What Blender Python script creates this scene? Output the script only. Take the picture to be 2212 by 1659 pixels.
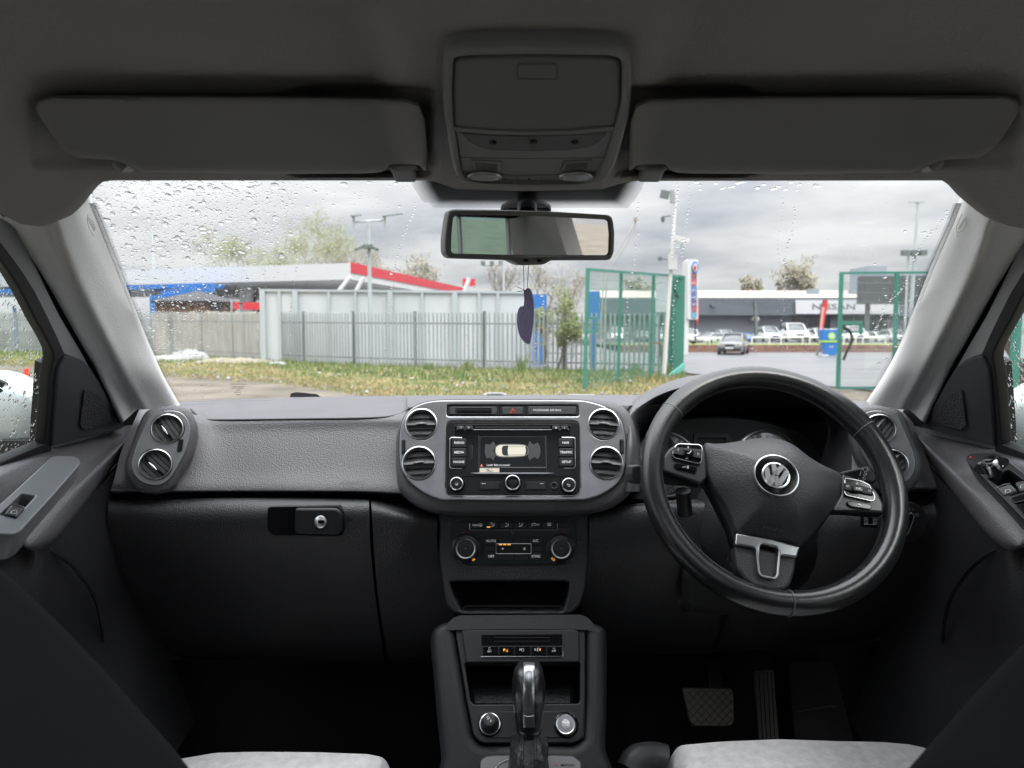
import bpy, bmesh, math, random
ROOFHOLE = 2
SKYZ = 10.0
from mathutils import Vector, Matrix
R = math.radians
random.seed(7)
for o in list(bpy.data.objects): bpy.data.objects.remove(o)
SC = bpy.context.scene
COL = SC.collection
# ---------------------------------------------------------------- camera
F = 1536.0; PIT = R(4.5); CAM = Vector((0, 0, 1.4))
RT = Vector((1, 0, 0)); UP = Vector((0, math.sin(PIT), math.cos(PIT))); FW = Vector((0, math.cos(PIT), -math.sin(PIT)))
cd = bpy.data.cameras.new('camera'); co = bpy.data.objects.new('camera', cd); COL.objects.link(co)
co.location = CAM; co.rotation_euler = (R(90) - PIT, 0, 0)
cd.sensor_width = 36; cd.lens = 36 * F / 2212; cd.clip_start = 0.02; cd.clip_end = 2000
cd.dof.use_dof = True; cd.dof.focus_distance = 1.02; cd.dof.aperture_fstop = 7.5
SC.camera = co
# ---------------------------------------------------------------- sky: overcast, brighter overhead, Nishita below the cloud
w = bpy.data.worlds.new('World'); SC.world = w; w.use_nodes = True
nt = w.node_tree; nt.nodes.clear(); L = nt.links
def N(t, **k):
    n = nt.nodes.new(t)
    for a, b in k.items(): setattr(n, a, b)
    return n
SUN_EL, SUN_AZ = R(52), R(200)
sky = N('ShaderNodeTexSky', sky_type='NISHITA', sun_disc=False, sun_elevation=SUN_EL, sun_rotation=SUN_AZ)
tc = N('ShaderNodeTexCoord'); sep = N('ShaderNodeSeparateXYZ'); L.new(tc.outputs['Generated'], sep.inputs[0])
def math_(op, a, b=None, c=None):
    n = N('ShaderNodeMath', operation=op)
    for i, v in enumerate((a, b, c)):
        if v is None: continue
        if isinstance(v, (int, float)): n.inputs[i].default_value = v
        else: L.new(v, n.inputs[i])
    return n.outputs[0]
zc = math_('MAXIMUM', sep.outputs['Z'], 0.0)
zz = math_('ADD', zc, 0.13)
cx = math_('DIVIDE', sep.outputs['X'], zz); cy = math_('DIVIDE', sep.outputs['Y'], zz)
cb = N('ShaderNodeCombineXYZ'); L.new(cx, cb.inputs[0]); L.new(cy, cb.inputs[1])
no = N('ShaderNodeTexNoise'); no.inputs['Scale'].default_value = 0.85; no.inputs['Detail'].default_value = 6; no.inputs['Roughness'].default_value = 0.52
L.new(cb.outputs[0], no.inputs['Vector'])
rp = N('ShaderNodeValToRGB'); L.new(no.outputs[0], rp.inputs[0])
e = rp.color_ramp.elements
e[0].position = 0.36; e[0].color = (3.5, 3.65, 4.0, 1); e[1].position = 0.62; e[1].color = (6.8, 6.85, 6.8, 1)
m_ = e.new(0.47); m_.color = (5.0, 5.1, 5.35, 1)
cie = math_('MULTIPLY_ADD', math_('MULTIPLY', zc, zc), SKYZ, 1.0)
sc_ = N('ShaderNodeVectorMath', operation='SCALE'); L.new(rp.outputs[0], sc_.inputs[0]); L.new(cie, sc_.inputs['Scale'])
mx = N('ShaderNodeMix', data_type='RGBA'); mx.inputs[0].default_value = 0.93
L.new(sky.outputs[0], mx.inputs[6]); L.new(sc_.outputs[0], mx.inputs[7])
bg = N('ShaderNodeBackground'); bg.inputs[1].default_value = 0.1; L.new(mx.outputs[2], bg.inputs[0])
wo = N('ShaderNodeOutputWorld'); L.new(bg.outputs[0], wo.inputs[0])
sl = bpy.data.lights.new('sun', 'SUN'); sl.energy = 1.0; sl.angle = R(20); sl.color = (1, .97, .93)
so = bpy.data.objects.new('sun', sl); COL.objects.link(so); so.rotation_euler = (R(90) - SUN_EL, 0, R(200 - 180) + R(20))
SC.view_settings.view_transform = 'Standard'; SC.view_settings.look = 'None'
SC.view_settings.exposure = 0.32; SC.view_settings.gamma = 1
SC.render.engine = 'CYCLES'
SC.cycles.max_bounces = 8; SC.cycles.diffuse_bounces = 4; SC.cycles.transparent_max_bounces = 24; SC.cycles.transmission_bounces = 6
SC.cycles.caustics_reflective = False; SC.cycles.caustics_refractive = False; SC.cycles.sample_clamp_indirect = 4
# ---------------------------------------------------------------- geometry helpers
def ray(px, py): return RT * ((px - 1106) / F) + UP * ((829.5 - py) / F) + FW
def P(px, py, Y):
    d = ray(px, py); return CAM + d * (Y / d.y)
def G(px, py, z=0.0):
    d = ray(px, py); return CAM + d * ((z - CAM.z) / d.z)
def Z(x0, y0, k):                       # points of an enlarged crop -> overview pixels
    def f(*p):
        q = [((x0 + a * k) * .54, (y0 + b * k) * .54) for a, b in p]
        return q[0] if len(q) == 1 else q
    f.k = k * .54
    return f
class Plane:
    def __init__(s, px, py, Y, tilt=0, yaw=0, n=None, o=None):
        s.o = Vector(o) if o is not None else P(px, py, Y)
        if n is None:
            n = Matrix.Rotation(R(yaw), 3, 'Z') @ Vector((0, -math.cos(R(tilt)), math.sin(R(tilt))))
        s.n = Vector(n).normalized()
        u = Vector((0, 0, 1)).cross(s.n)
        s.u = u.normalized(); s.v = s.n.cross(s.u)
    def uv(s, px, py, d=0.0):
        r = ray(px, py); o = s.o + s.n * d
        t = (o - CAM).dot(s.n) / r.dot(s.n)
        q = CAM + r * t - o
        return q.dot(s.u), q.dot(s.v)
    def pt(s, u, v, d=0.0): return s.o + s.u * u + s.v * v + s.n * d
    def at(s, px, py, d=0.0):
        u, v = s.uv(px, py, d); return s.pt(u, v, d)
    def k(s, px, py): return s.uv(px + 1, py)[0] - s.uv(px, py)[0]
    def M(s, d=0.0):
        m = Matrix.Identity(4)
        for i, c in enumerate((s.u, s.v, s.n)):
            for j in range(3): m[j][i] = c[j]
        p = s.o + s.n * d
        for j in range(3): m[j][3] = p[j]
        return m
def link(name, me, mat, parent=None, smooth=40):
    o = bpy.data.objects.new(name, me); COL.objects.link(o)
    if mat is not None and not me.materials: me.materials.append(mat)
    if smooth is not None and len(me.polygons):
        me.shade_smooth(); me.set_sharp_from_angle(angle=R(smooth))
    if parent is not None: o.parent = parent
    return o
def raw(name, v, f, mat, parent=None, smooth=40):
    me = bpy.data.meshes.new(name); me.from_pydata([tuple(a) for a in v], [], f); me.update()
    return link(name, me, mat, parent, smooth)
def tag(o, label=None, cat=None, group=None, kind=None):
    if label: o['label'] = label
    if cat: o['category'] = cat
    if group: o['group'] = group
    if kind: o['kind'] = kind
    return o
def thing(name, label, cat, group=None, loc=(0, 0, 0)):
    o = bpy.data.objects.new(name, None); o.empty_display_size = .1; COL.objects.link(o); o.location = loc
    return tag(o, label, cat, group)
def outward(o):
    bm = bmesh.new(); bm.from_mesh(o.data); bmesh.ops.recalc_face_normals(bm, faces=bm.faces); bm.to_mesh(o.data); bm.free(); return o
class MB:
    def __init__(s): s.v = []; s.f = []
    def add(s, v, f):
        b = len(s.v); s.v += [Vector(a) for a in v]; s.f += [tuple(b + i for i in q) for q in f]; return s
    def box(s, c, sz, M=None):
        c = Vector(c); h = Vector(sz) / 2
        v = [Vector((x * h.x, y * h.y, z * h.z)) for x in (-1, 1) for y in (-1, 1) for z in (-1, 1)]
        if M is not None: v = [M @ a for a in v]
        return s.add([c + a for a in v], [(0, 1, 3, 2), (4, 6, 7, 5), (0, 4, 5, 1), (2, 3, 7, 6), (0, 2, 6, 4), (1, 5, 7, 3)])
    def bar(s, a, b, w, h=None, up=(0, 0, 1)):
        a = Vector(a); b = Vector(b); h = h or w; d = (b - a).normalized()
        x = d.cross(Vector(up)); x = x.normalized() if x.length > 1e-4 else Vector((1, 0, 0)); y = x.cross(d)
        v = [p + x * (i * w / 2) + y * (j * h / 2) for p in (a, b) for i, j in ((-1, -1), (1, -1), (1, 1), (-1, 1))]
        return s.add(v, [(3, 2, 1, 0), (4, 5, 6, 7), (0, 1, 5, 4), (1, 2, 6, 5), (2, 3, 7, 6), (3, 0, 4, 7)])
    def tube(s, pts, r, n=8, cap=True, closed=False):
        pts = [Vector(p) for p in pts]; m = len(pts); rs = r if isinstance(r, (list, tuple)) else [r] * m
        px = None; V = []
        for i, p in enumerate(pts):
            d = (pts[(i + 1) % m] - pts[i - 1]) if closed else (pts[min(i + 1, m - 1)] - pts[max(i - 1, 0)])
            d.normalize()
            if px is None:
                px = d.orthogonal().normalized()
            px = (px - d * px.dot(d)).normalized(); py = d.cross(px)
            V += [p + (px * math.cos(2 * math.pi * j / n) + py * math.sin(2 * math.pi * j / n)) * rs[i] for j in range(n)]
        Fc = []
        for i in range(m if closed else m - 1):
            k = (i + 1) % m
            Fc += [(i * n + j, i * n + (j + 1) % n, k * n + (j + 1) % n, k * n + j) for j in range(n)]
        if cap and not closed: Fc += [tuple(range(n - 1, -1, -1)), tuple((m - 1) * n + j for j in range(n))]
        return s.add(V, Fc)
    def build(s, name, mat, parent=None, smooth=40): return raw(name, s.v, s.f, mat, parent, smooth)
def roundpoly(pts, r, n=5):
    out = []; m = len(pts); rr = r if isinstance(r, (list, tuple)) else [r] * m
    for i in range(m):
        p = Vector(pts[i]).to_2d(); a = Vector(pts[i - 1]).to_2d() - p; b = Vector(pts[(i + 1) % m]).to_2d() - p
        if rr[i] <= 0: out.append(tuple(p)); continue
        la, lb = a.length, b.length
        if la < 1e-6 or lb < 1e-6: continue
        t = min(rr[i], la * .48, lb * .48); a.normalize(); b.normalize()
        s0, s1 = p + a * t, p + b * t
        for j in range(n + 1):
            q = j / n; out.append(tuple(s0 * (1 - q) ** 2 + p * 2 * q * (1 - q) + s1 * q * q))
    return out
def cr(pts, sub=4, closed=False):
    pts = [Vector(p) for p in pts]; m = len(pts); out = []
    seg = m if closed else m - 1
    for i in range(seg):
        if closed: a, b, c, d = (pts[(i + k) % m] for k in (-1, 0, 1, 2))
        else: b, c = pts[i], pts[i + 1]; a = pts[i - 1] if i else b * 2 - c; d = pts[i + 2] if i + 2 < m else c * 2 - b
        for j in range(sub):
            t = j / sub
            out.append(0.5 * ((2 * b) + (c - a) * t + (2 * a - 5 * b + 4 * c - d) * t * t + (3 * b - a - 3 * c + d) * t ** 3))
    if not closed: out.append(pts[-1])
    return out
def smoothpoly(pts, sub=5): return [tuple(q) for q in cr([Vector((a, b, 0)).to_2d() for a, b in pts], sub, True)]
def curve_mesh(name, loops, h, bevel, res=2):
    cu = bpy.data.curves.new(name, 'CURVE'); cu.dimensions = '2D'; cu.fill_mode = 'BOTH'
    for lp in loops:
        sp = cu.splines.new('POLY'); sp.points.add(len(lp) - 1); sp.use_cyclic_u = True
        for p, q in zip(sp.points, lp): p.co = (q[0], q[1], 0, 1)
    bevel = min(bevel, h * .49)
    cu.extrude = max(h / 2 - bevel, 0); cu.bevel_depth = bevel; cu.bevel_resolution = res; cu.offset = -bevel
    o = bpy.data.objects.new('tmp', cu); me = bpy.data.meshes.new_from_object(o)
    bpy.data.objects.remove(o); bpy.data.curves.remove(cu); me.name = name
    return me
def plate(name, pl, outer, d0, d1, mat, parent=None, holes=(), bevel=.0008, res=2):
    lo = [[pl.uv(x, y, d1) for x, y in lp] for lp in [outer, *holes]]
    me = curve_mesh(name, lo, d1 - d0, bevel, res)
    me.transform(pl.M((d0 + d1) / 2)); return link(name, me, mat, parent)
def wplate(name, pl, outer, d0, d1, mat, parent=None, holes=(), bevel=.0008, res=2):   # outline already in plane metres
    me = curve_mesh(name, [outer, *holes], d1 - d0, bevel, res)
    me.transform(pl.M((d0 + d1) / 2)); return link(name, me, mat, parent)
def rect(x0, y0, x1, y1, r=0, n=4):
    p = [(x0, y0), (x1, y0), (x1, y1), (x0, y1)]
    return roundpoly(p, r, n) if r else p
def circ(cx, cy, r, n=40, ry=None): return [(cx + r * math.cos(2 * math.pi * i / n), cy + (ry or r) * math.sin(2 * math.pi * i / n)) for i in range(n)]
def wcirc(pl, cx, cy, r, d=0.0, n=40):     # true circle lying in the plane, as overview pixels' metres
    u, v = pl.uv(cx, cy, d); rm = r * pl.k(cx, cy)
    return [(u + rm * math.cos(2 * math.pi * i / n), v + rm * math.sin(2 * math.pi * i / n)) for i in range(n)]
def lathe(name, pl, cx, cy, prof, mat, parent=None, off=0.0, n=32, smooth=40, tilt=None):
    u, v = pl.uv(cx, cy, off); k = pl.k(cx, cy); V = []; Fc = []
    for r, d in prof:
        for j in range(n):
            a = 2 * math.pi * j / n; V.append(pl.pt(u + r * k * math.cos(a), v + r * k * math.sin(a), d))
    for i in range(len(prof) - 1):
        Fc += [(i * n + j, i * n + (j + 1) % n, (i + 1) * n + (j + 1) % n, (i + 1) * n + j) for j in range(n)]
    if prof[-1][0] > 0.01: Fc.append(tuple((len(prof) - 1) * n + j for j in range(n)))
    return raw(name, V, Fc, mat, parent, smooth)
def patch(name, rows, mat, parent=None, sub=4, thick=.004, off=0, smooth=60, px=True):
    rows = [[P(*p) if px else Vector(p) for p in r] for r in rows]
    rows = [cr(r, sub) for r in rows]
    cols = [cr([r[i] for r in rows], sub) for i in range(len(rows[0]))]
    n, m = len(cols), len(cols[0]); V = [c for col in cols for c in col]
    Fc = [(i * m + j, (i + 1) * m + j, (i + 1) * m + j + 1, i * m + j + 1) for i in range(n - 1) for j in range(m - 1)]
    o = raw(name, V, Fc, mat, parent, smooth)
    if thick:
        s = o.modifiers.new('s', 'SOLIDIFY'); s.thickness = thick; s.offset = off
    return o
def dome(name, pl, outline, c, d_edge, d_top, mat, parent=None, rings=7, p=2.2, back=.01, d=0.0):
    lo = [Vector(pl.uv(x, y, d_edge)) for x, y in outline]; cc = Vector(pl.uv(c[0], c[1], d_edge)); n = len(lo)
    V = [pl.pt(q.x, q.y, d_edge - back) for q in lo]; Fc = []
    ra = sum((q - cc).length for q in lo) / n * .9
    for i in range(rings + 1):
        s = math.cos(i / rings * math.pi / 2) if i < rings else 0.0
        s = 1 - (1 - s) * 1.0
        off = d_edge + (d_top - d_edge) * (1 - s ** p)
        V += [pl.pt(*(cc + ((q - cc) * (s * s) + (q - cc).normalized() * ra * (1 - s * s)) * max(s, .002)), off) for q in lo]
    for i in range(rings + 1):
        Fc += [(i * n + j, i * n + (j + 1) % n, (i + 1) * n + (j + 1) % n, (i + 1) * n + j) for j in range(n)]
    return raw(name, V, Fc, mat, parent, 60)
def text(name, body, pl, px, py, h, d, mat, parent=None, rot=0, ext=.0002, align='CENTER', sx=1, flip=False, bold=0):
    cu = bpy.data.curves.new(name, 'FONT'); cu.body = body; cu.align_x = align; cu.align_y = 'CENTER'
    cu.size = h * pl.k(px, py) / .7; cu.extrude = ext; cu.resolution_u = 2; cu.offset = bold * cu.size
    o = bpy.data.objects.new('tmp', cu); me = bpy.data.meshes.new_from_object(o)
    bpy.data.objects.remove(o); bpy.data.curves.remove(cu)
    u, v = pl.uv(px, py, d)
    me.transform(pl.M(d) @ Matrix.Translation((u, v, 0)) @ Matrix.Rotation(R(rot), 4, 'Z') @ Matrix.Diagonal((-sx if flip else sx, 1, 1, 1)))
    me.name = name
    return link(name, me, mat, parent, None)
def strokes(name, pl, segs, w, d, mat, parent=None, n=6):      # polylines of overview pixels drawn as thin raised lines
    mb = MB()
    for s in segs:
        k = pl.k(*s[0]); mb.tube([pl.at(x, y, d) for x, y in s], w * k / 2, n)
    return mb.build(name, mat, parent)
# ---------------------------------------------------------------- materials
MATS = {}
def mat(name, col, rough=.5, metal=0., bump=None, spec=.5, vary=None, emit=0, coat=0, coord='Object', sheen=0):
    if name in MATS: return MATS[name]
    m = bpy.data.materials.new(name); m.use_nodes = True; MATS[name] = m
    t = m.node_tree; b = t.nodes['Principled BSDF']; b.inputs['Base Color'].default_value = (*col, 1)
    b.inputs['Roughness'].default_value = rough; b.inputs['Metallic'].default_value = metal; b.inputs['Specular IOR Level'].default_value = spec
    if coat: b.inputs['Coat Weight'].default_value = coat; b.inputs['Coat Roughness'].default_value = .08
    if sheen: b.inputs['Sheen Weight'].default_value = sheen
    if emit: b.inputs['Emission Color'].default_value = (*col, 1); b.inputs['Emission Strength'].default_value = emit
    if bump or vary:
        tx = t.nodes.new('ShaderNodeTexCoord')
    if bump:                                   # (kind, scale, strength, distance)
        kind, s, st, di = bump
        n = t.nodes.new('ShaderNodeTexVoronoi' if kind == 'v' else 'ShaderNodeTexNoise'); n.inputs['Scale'].default_value = s
        if kind == 'n': n.inputs['Detail'].default_value = 3
        t.links.new(tx.outputs[coord], n.inputs['Vector'])
        bp = t.nodes.new('ShaderNodeBump'); bp.inputs['Strength'].default_value = st; bp.inputs['Distance'].default_value = di
        t.links.new(n.outputs[0], bp.inputs['Height']); t.links.new(bp.outputs[0], b.inputs['Normal'])
    if vary:                                   # (scale, colour2, lo, hi, detail)
        s, c2, lo, hi = vary[:4]
        n = t.nodes.new('ShaderNodeTexNoise'); n.inputs['Scale'].default_value = s; n.inputs['Detail'].default_value = vary[4] if len(vary) > 4 else 5
        if len(vary) > 5:
            mp = t.nodes.new('ShaderNodeMapping'); mp.inputs['Scale'].default_value = vary[5]
            t.links.new(tx.outputs[coord], mp.inputs[0]); t.links.new(mp.outputs[0], n.inputs['Vector'])
        else: t.links.new(tx.outputs[coord], n.inputs['Vector'])
        r = t.nodes.new('ShaderNodeValToRGB'); r.color_ramp.elements[0].position = lo; r.color_ramp.elements[1].position = hi
        r.color_ramp.elements[0].color = (*col, 1); r.color_ramp.elements[1].color = (*c2, 1)
        t.links.new(n.outputs[0], r.inputs[0]); t.links.new(r.outputs[0], b.inputs['Base Color'])
    return m
def glassmat(name, tint=(.95, .97, .96), refl=.06, spec_r=0.0):
    m = bpy.data.materials.new(name); m.use_nodes = True; t = m.node_tree; t.nodes.clear()
    tr = t.nodes.new('ShaderNodeBsdfTransparent'); tr.inputs[0].default_value = (*tint, 1)
    gl = t.nodes.new('ShaderNodeBsdfGlossy'); gl.inputs['Roughness'].default_value = spec_r
    lw = t.nodes.new('ShaderNodeLayerWeight'); lw.inputs[0].default_value = .5
    pw = t.nodes.new('ShaderNodeMath'); pw.operation = 'POWER'; pw.inputs[1].default_value = 5; t.links.new(lw.outputs['Facing'], pw.inputs[0])
    mu = t.nodes.new('ShaderNodeMath'); mu.operation = 'MULTIPLY_ADD'; mu.inputs[1].default_value = .6; mu.inputs[2].default_value = refl * .5
    mi = t.nodes.new('ShaderNodeMixShader'); t.links.new(pw.outputs[0], mu.inputs[0]); t.links.new(mu.outputs[0], mi.inputs[0])
    t.links.new(tr.outputs[0], mi.inputs[1]); t.links.new(gl.outputs[0], mi.inputs[2])
    o = t.nodes.new('ShaderNodeOutputMaterial'); t.links.new(mi.outputs[0], o.inputs[0]); return m
def watermat():
    m = bpy.data.materials.new('rain water'); m.use_nodes = True; b = m.node_tree.nodes['Principled BSDF']
    b.inputs['Transmission Weight'].default_value = 1; b.inputs['IOR'].default_value = 1.33; b.inputs['Roughness'].default_value = 0
    b.inputs['Base Color'].default_value = (1, 1, 1, 1); return m
# ================================================================ OUTSIDE
gm = mat('ground dirt', (.095, .083, .062), .9, bump=('n', 2.2, .5, .05), vary=(.9, (.185, .162, .13), .32, .66, 12), spec=.2)
asph = mat('wet asphalt', (.115, .117, .122), .38, bump=('n', 6, .2, .01), vary=(.4, (.16, .162, .168), .3, .7, 6), spec=.4)
grassm = mat('grass', (.11, .125, .045), .9, vary=(1.1, (.24, .19, .095), .42, .6, 6), spec=.1)
grass2 = mat('mown grass', (.20, .28, .05), .9, vary=(1.5, (.26, .30, .08), .4, .6), spec=.1)
galv = mat('galvanised steel', (.25, .275, .28), .5, .2, vary=(.8, (.36, .39, .395), .3, .7))
galvd = mat('weathered steel rail', (.15, .17, .17), .6, .3)
white = mat('white panel', (.58, .60, .62), .5, vary=(1.2, (.50, .53, .55), .35, .7, 8, (1, 1, .25)))
whitep = mat('white paint', (.62, .62, .62), .4)
postg = mat('grey steel post', (.42, .46, .48), .5)
redm = mat('red fascia', (.55, .035, .05), .4)
bluem = mat('blue paint', (.03, .16, .46), .45)
green = mat('green powder coat', (.045, .20, .155), .45)
darkg = mat('dark grey cladding', (.115, .13, .15), .5, vary=(.15, (.14, .155, .175), .3, .7, 2))
midg = mat('mid grey wall', (.22, .24, .26), .6)
blackm = mat('black paint', (.012, .012, .014), .5)
brickm = mat('brown brick', (.17, .085, .06), .8, vary=(3, (.24, .13, .09), .4, .6))
creamr = mat('cream roof sheet', (.36, .33, .28), .6)
board = mat('brown timber board', (.46, .36, .27), .8, vary=(2, (.60, .52, .43), .4, .6, 3, (6, 1, .4)))
carglass = mat('car window', (.03, .04, .045), .08, spec=.8)
tyre = mat('tyre rubber', (.015, .015, .015), .8)
lampl = mat('headlamp lens', (.62, .60, .50), .15, spec=.8)
plastw = mat('polythene sheet', (.30, .30, .295), .4)

# ground in one sheet with gentle unevenness
def gz(x, y): return .03 * math.sin(x * .35 + 1) * math.sin(y * .28) if 6 < y < 30 else 0
mb = MB(); xs = [-400, -120, -60] + [-40 + i * 1.0 for i in range(81)] + [60, 120, 400]; ys = [-60, -20, -5] + [i * 1.0 for i in range(0, 45)] + [60, 100, 200, 700]
mb.v = [Vector((x, y, gz(x, y))) for y in ys for x in xs]; nx = len(xs)
mb.f = [(j * nx + i, j * nx + i + 1, (j + 1) * nx + i + 1, (j + 1) * nx + i) for j in range(len(ys) - 1) for i in range(nx - 1)]
tag(mb.build('ground', gm), kind='structure')
pts = [(5.2, 21.6), (9.4, 12), (14, 4), (60, 4), (120, 40), (120, 140), (-60, 140), (-60, 33), (-7, 27.5)]
tag(raw('forecourt', [(x, y, .045) for x, y in pts], [tuple(range(len(pts)))], asph), kind='structure')

# grass strip along the fence: mat of blades over a soft bank
def strip_pts():
    return [(-12, 787), (0, 787), (250, 782), (500, 781), (620, 786), (750, 790), (1000, 799), (1210, 804), (1447, 812)]
def lerp(tab, x):
    for (a, b), (c, d) in zip(tab, tab[1:]):
        if x <= c: return b + (d - b) * (x - a) / (c - a)
    return tab[-1][1]
BASE = [(-700, 752), (0, 760), (300, 768), (458, 775), (620, 785), (750, 791), (1000, 799), (1210, 804), (1447, 809), (1600, 812)]
FRONT = [(-700, 772), (0, 785), (300, 808), (420, 816), (560, 824), (700, 842), (820, 862), (900, 876), (1100, 892), (1500, 880)]
mb = MB()
gx = list(range(-700, 1500, 22)); rows = 8
for i, px in enumerate(gx):
    a = G(px, lerp(BASE, px) - 3); b = G(px, lerp(FRONT, px) + 5 * math.sin(px * .05) + 4 * math.sin(px * .13))
    for j in range(rows + 1):
        q = j / rows; p = a.lerp(b, q); p.z = .05 + .03 * math.sin(q * math.pi) * (1 + .5 * math.sin(px * .1)) - (.14 if j == rows else 0); mb.v.append(p)
mb.f = [(i * (rows + 1) + j, (i + 1) * (rows + 1) + j, (i + 1) * (rows + 1) + j + 1, i * (rows + 1) + j + 1) for i in range(len(gx) - 1) for j in range(rows)]
tag(mb.build('grass_bank', grassm), kind='structure')
def blades(name, spots, matl, label):
    mb = MB()
    for p, h, wd in spots:
        a = random.random() * 6.28; d = Vector((math.cos(a), math.sin(a), 0)); l = Vector((random.gauss(0, .35), random.gauss(0, .35), 1)) * h
        mb.add([p - d * wd, p + d * wd, p + l], [(0, 1, 2)])
    return tag(mb.build(name, matl, None, None), label, 'grass', kind='stuff')
tall = mat('green tuft', (.09, .15, .035), .8, vary=(.9, (.16, .20, .06), .4, .6)); dry = mat('straw tuft', (.30, .24, .11), .9, vary=(.9, (.19, .20, .07), .4, .6))
s1, s2 = [], []
for i in range(22000):
    px = random.uniform(-200, 1480); q = random.random(); py = lerp(BASE, px) * (1 - q) + (lerp(FRONT, px) + 9) * q
    p = G(px, py); p.z = .08
    c = math.sin(px * .021) + math.sin(px * .007 + 2) + random.gauss(0, .6)
    h = random.uniform(.04, .12) * (1.6 if q < .35 else .6)
    (s1 if (q < .4 + .12 * c) else s2).append((p, h, .02))
for px, n, hh in ((1128, 60, .75), (1010, 60, .5), (930, 60, .35), (1370, 80, .45), (1440, 80, .5), (760, 60, .3), (620, 50, .35)):
    for i in range(n):
        p = G(px + random.gauss(0, 5), lerp(BASE, px) + random.uniform(0, 8)); s1.append((p, random.uniform(.3, 1) * hh, .03))
blades('grass', s1, tall, 'green grass and weeds growing along the foot of the steel palisade fence')
blades('grass', s2, dry, 'dry straw coloured grass on the verge in front of the fence')
# rubble and litter on the verge
mb = MB()
for i in range(110):
    px = random.uniform(340, 1470); q = random.random(); p = G(px, lerp(BASE, px) * (1 - q) + (lerp(FRONT, px) + 12) * q)
    s = random.uniform(.02, .07); mb.box((p.x, p.y, .13), (s, s, s * .6), Matrix.Rotation(random.random() * 3, 3, 'Z') @ Matrix.Rotation(random.random(), 3, 'X'))
tag(mb.build('rubble', plastw), 'pale stones and scraps of litter scattered over the grass verge', 'rubble', kind='stuff')

def palisade(name, xs, label, top=674, base=BASE, w=.068, gap=.155, hz=None, posts=7, m=galv, dY=0, kpost=2.75):
    t = thing(name, label, 'fence', 'steel palisade fences')
    A = [G(px, lerp(base, px)) + Vector((0, dY, 0)) for px in xs]
    # resample
    P_ = []; d = 0; seglen = [(b - a).length for a, b in zip(A, A[1:])]; tot = sum(seglen); n = int(tot / gap)
    def at(s):
        for a, b, l in zip(A, A[1:], seglen):
            if s <= l: return a.lerp(b, s / l), (b - a).normalized()
            s -= l
        return A[-1].copy(), (A[-1] - A[-2]).normalized()
    def topz(p):
        if hz: return hz
        px = 1106 + p.x / p.y * F
        tt = top if isinstance(top, (int, float)) else lerp(top, px)
        return P(px, tt, p.y).z
    mb = MB()
    for i in range(n + 1):
        p, dr = at(i * gap); h = topz(p) + random.gauss(0, .006); nn = Vector((-dr.y, dr.x, 0)); jx = random.gauss(0, .006)
        prof = [(-w / 2, .0), (-w / 5, .032), (w / 5, .032), (w / 2, .0)]
        V = []
        for z, s in ((.05, 1), (h - .10, 1), (h - .03, .8), (h, .12)):
            V += [p + dr * (a * s + jx * z) - nn * b + Vector((0, 0, z)) for a, b in prof]
        mb.add(V, [(r * 4 + c, r * 4 + c + 1, r * 4 + c + 5, r * 4 + c + 4) for r in range(3) for c in range(3)])
    mb.build('pale_panel', m, t, None)
    for fr in (.16, .80):
        mr = MB(); k = int(tot / 1.5) + 1
        q = [at(tot * i / k)[0] for i in range(k + 1)]
        for a, b in zip(q, q[1:]):
            za, zb = topz(a), topz(b)
            mr.bar(a + Vector((0, .03, za * fr)), b + Vector((0, .03, zb * fr)), .04, .045)
        mr.build('rail', galvd, t, None)
    k = int(tot / kpost)
    for i in range(k + 1):
        p, dr = at(i * kpost + .6); mr = MB(); mr.bar(p + Vector((0, .07, 0)), p + Vector((0, .07, topz(p) + .03)), .05, .11, up=dr); mr.build('post', galvd, t, None)
    return t
palisade('palisade_fence', [-520, -200, 0, 300, 458, 620, 750, 1000, 1210, 1262], 'long grey steel palisade fence running across the grass in front of the white hoarding')
palisade('palisade_fence', [1266, 1330, 1400, 1447], 'short run of pale steel palisade fence seen through the open green mesh gate', top=[(1266, 676), (1447, 677)], gap=.15)
BF = [(1175, 772), (1500, 776)]
palisade('palisade_fence', [1180, 1240, 1285], 'distant thin palisade fence behind the straggly bush', top=690, base=[(1170, 776), (1300, 780)], w=.05, gap=.2, m=galv)

# white hoarding behind the fence
t = thing('hoarding', 'tall white panelled hoarding with grey steel posts behind the palisade fence', 'hoarding')
hp = [(573, 789), (640, 790), (770, 791), (910, 791), (1060, 791), (1152, 791)]
def hpt(px): 
    Y = 28.6 - (px - 573) / 580 * 1.2; return Vector(((px - 1106) / F * Y, Y, 0))
def htop(px): return 626 + (px - 573) / 580 * 5
edges = [573, 610, 650, 713, 770, 836, 910, 963, 1040, 1078, 1152]
for a, b in zip(edges, edges[1:]):
    p, q = hpt(a), hpt(b); za = P(a, htop(a) + 3, p.y).z; zb = P(b, htop(b) + 3, q.y).z
    mb = MB(); o_ = .0
    mb.bar(p + Vector((0, 0, za / 2)), q + Vector((0, 0, zb / 2)), .05, za); mb.build('panel', white, t, None)
for px in (573, 643, 846, 984, 1152): 
    p = hpt(px); mb = MB(); zt = P(px, htop(px) - 1, p.y).z; mb.bar(p + Vector((0, -.12, 0)), p + Vector((0, -.12, zt)), .20 if px != 1152 else .12, .16, up=(0, 1, 0)); mb.build('post', postg, t, None)
for px in (608, 714, 771, 914, 1036, 1076):
    p = hpt(px); mb = MB(); mb.bar(p + Vector((0, -.07, 0)), p + Vector((0, -.07, P(px, htop(px), p.y).z)), .10, .09, up=(0, 1, 0)); mb.build('batten', postg, t, None)
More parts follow.
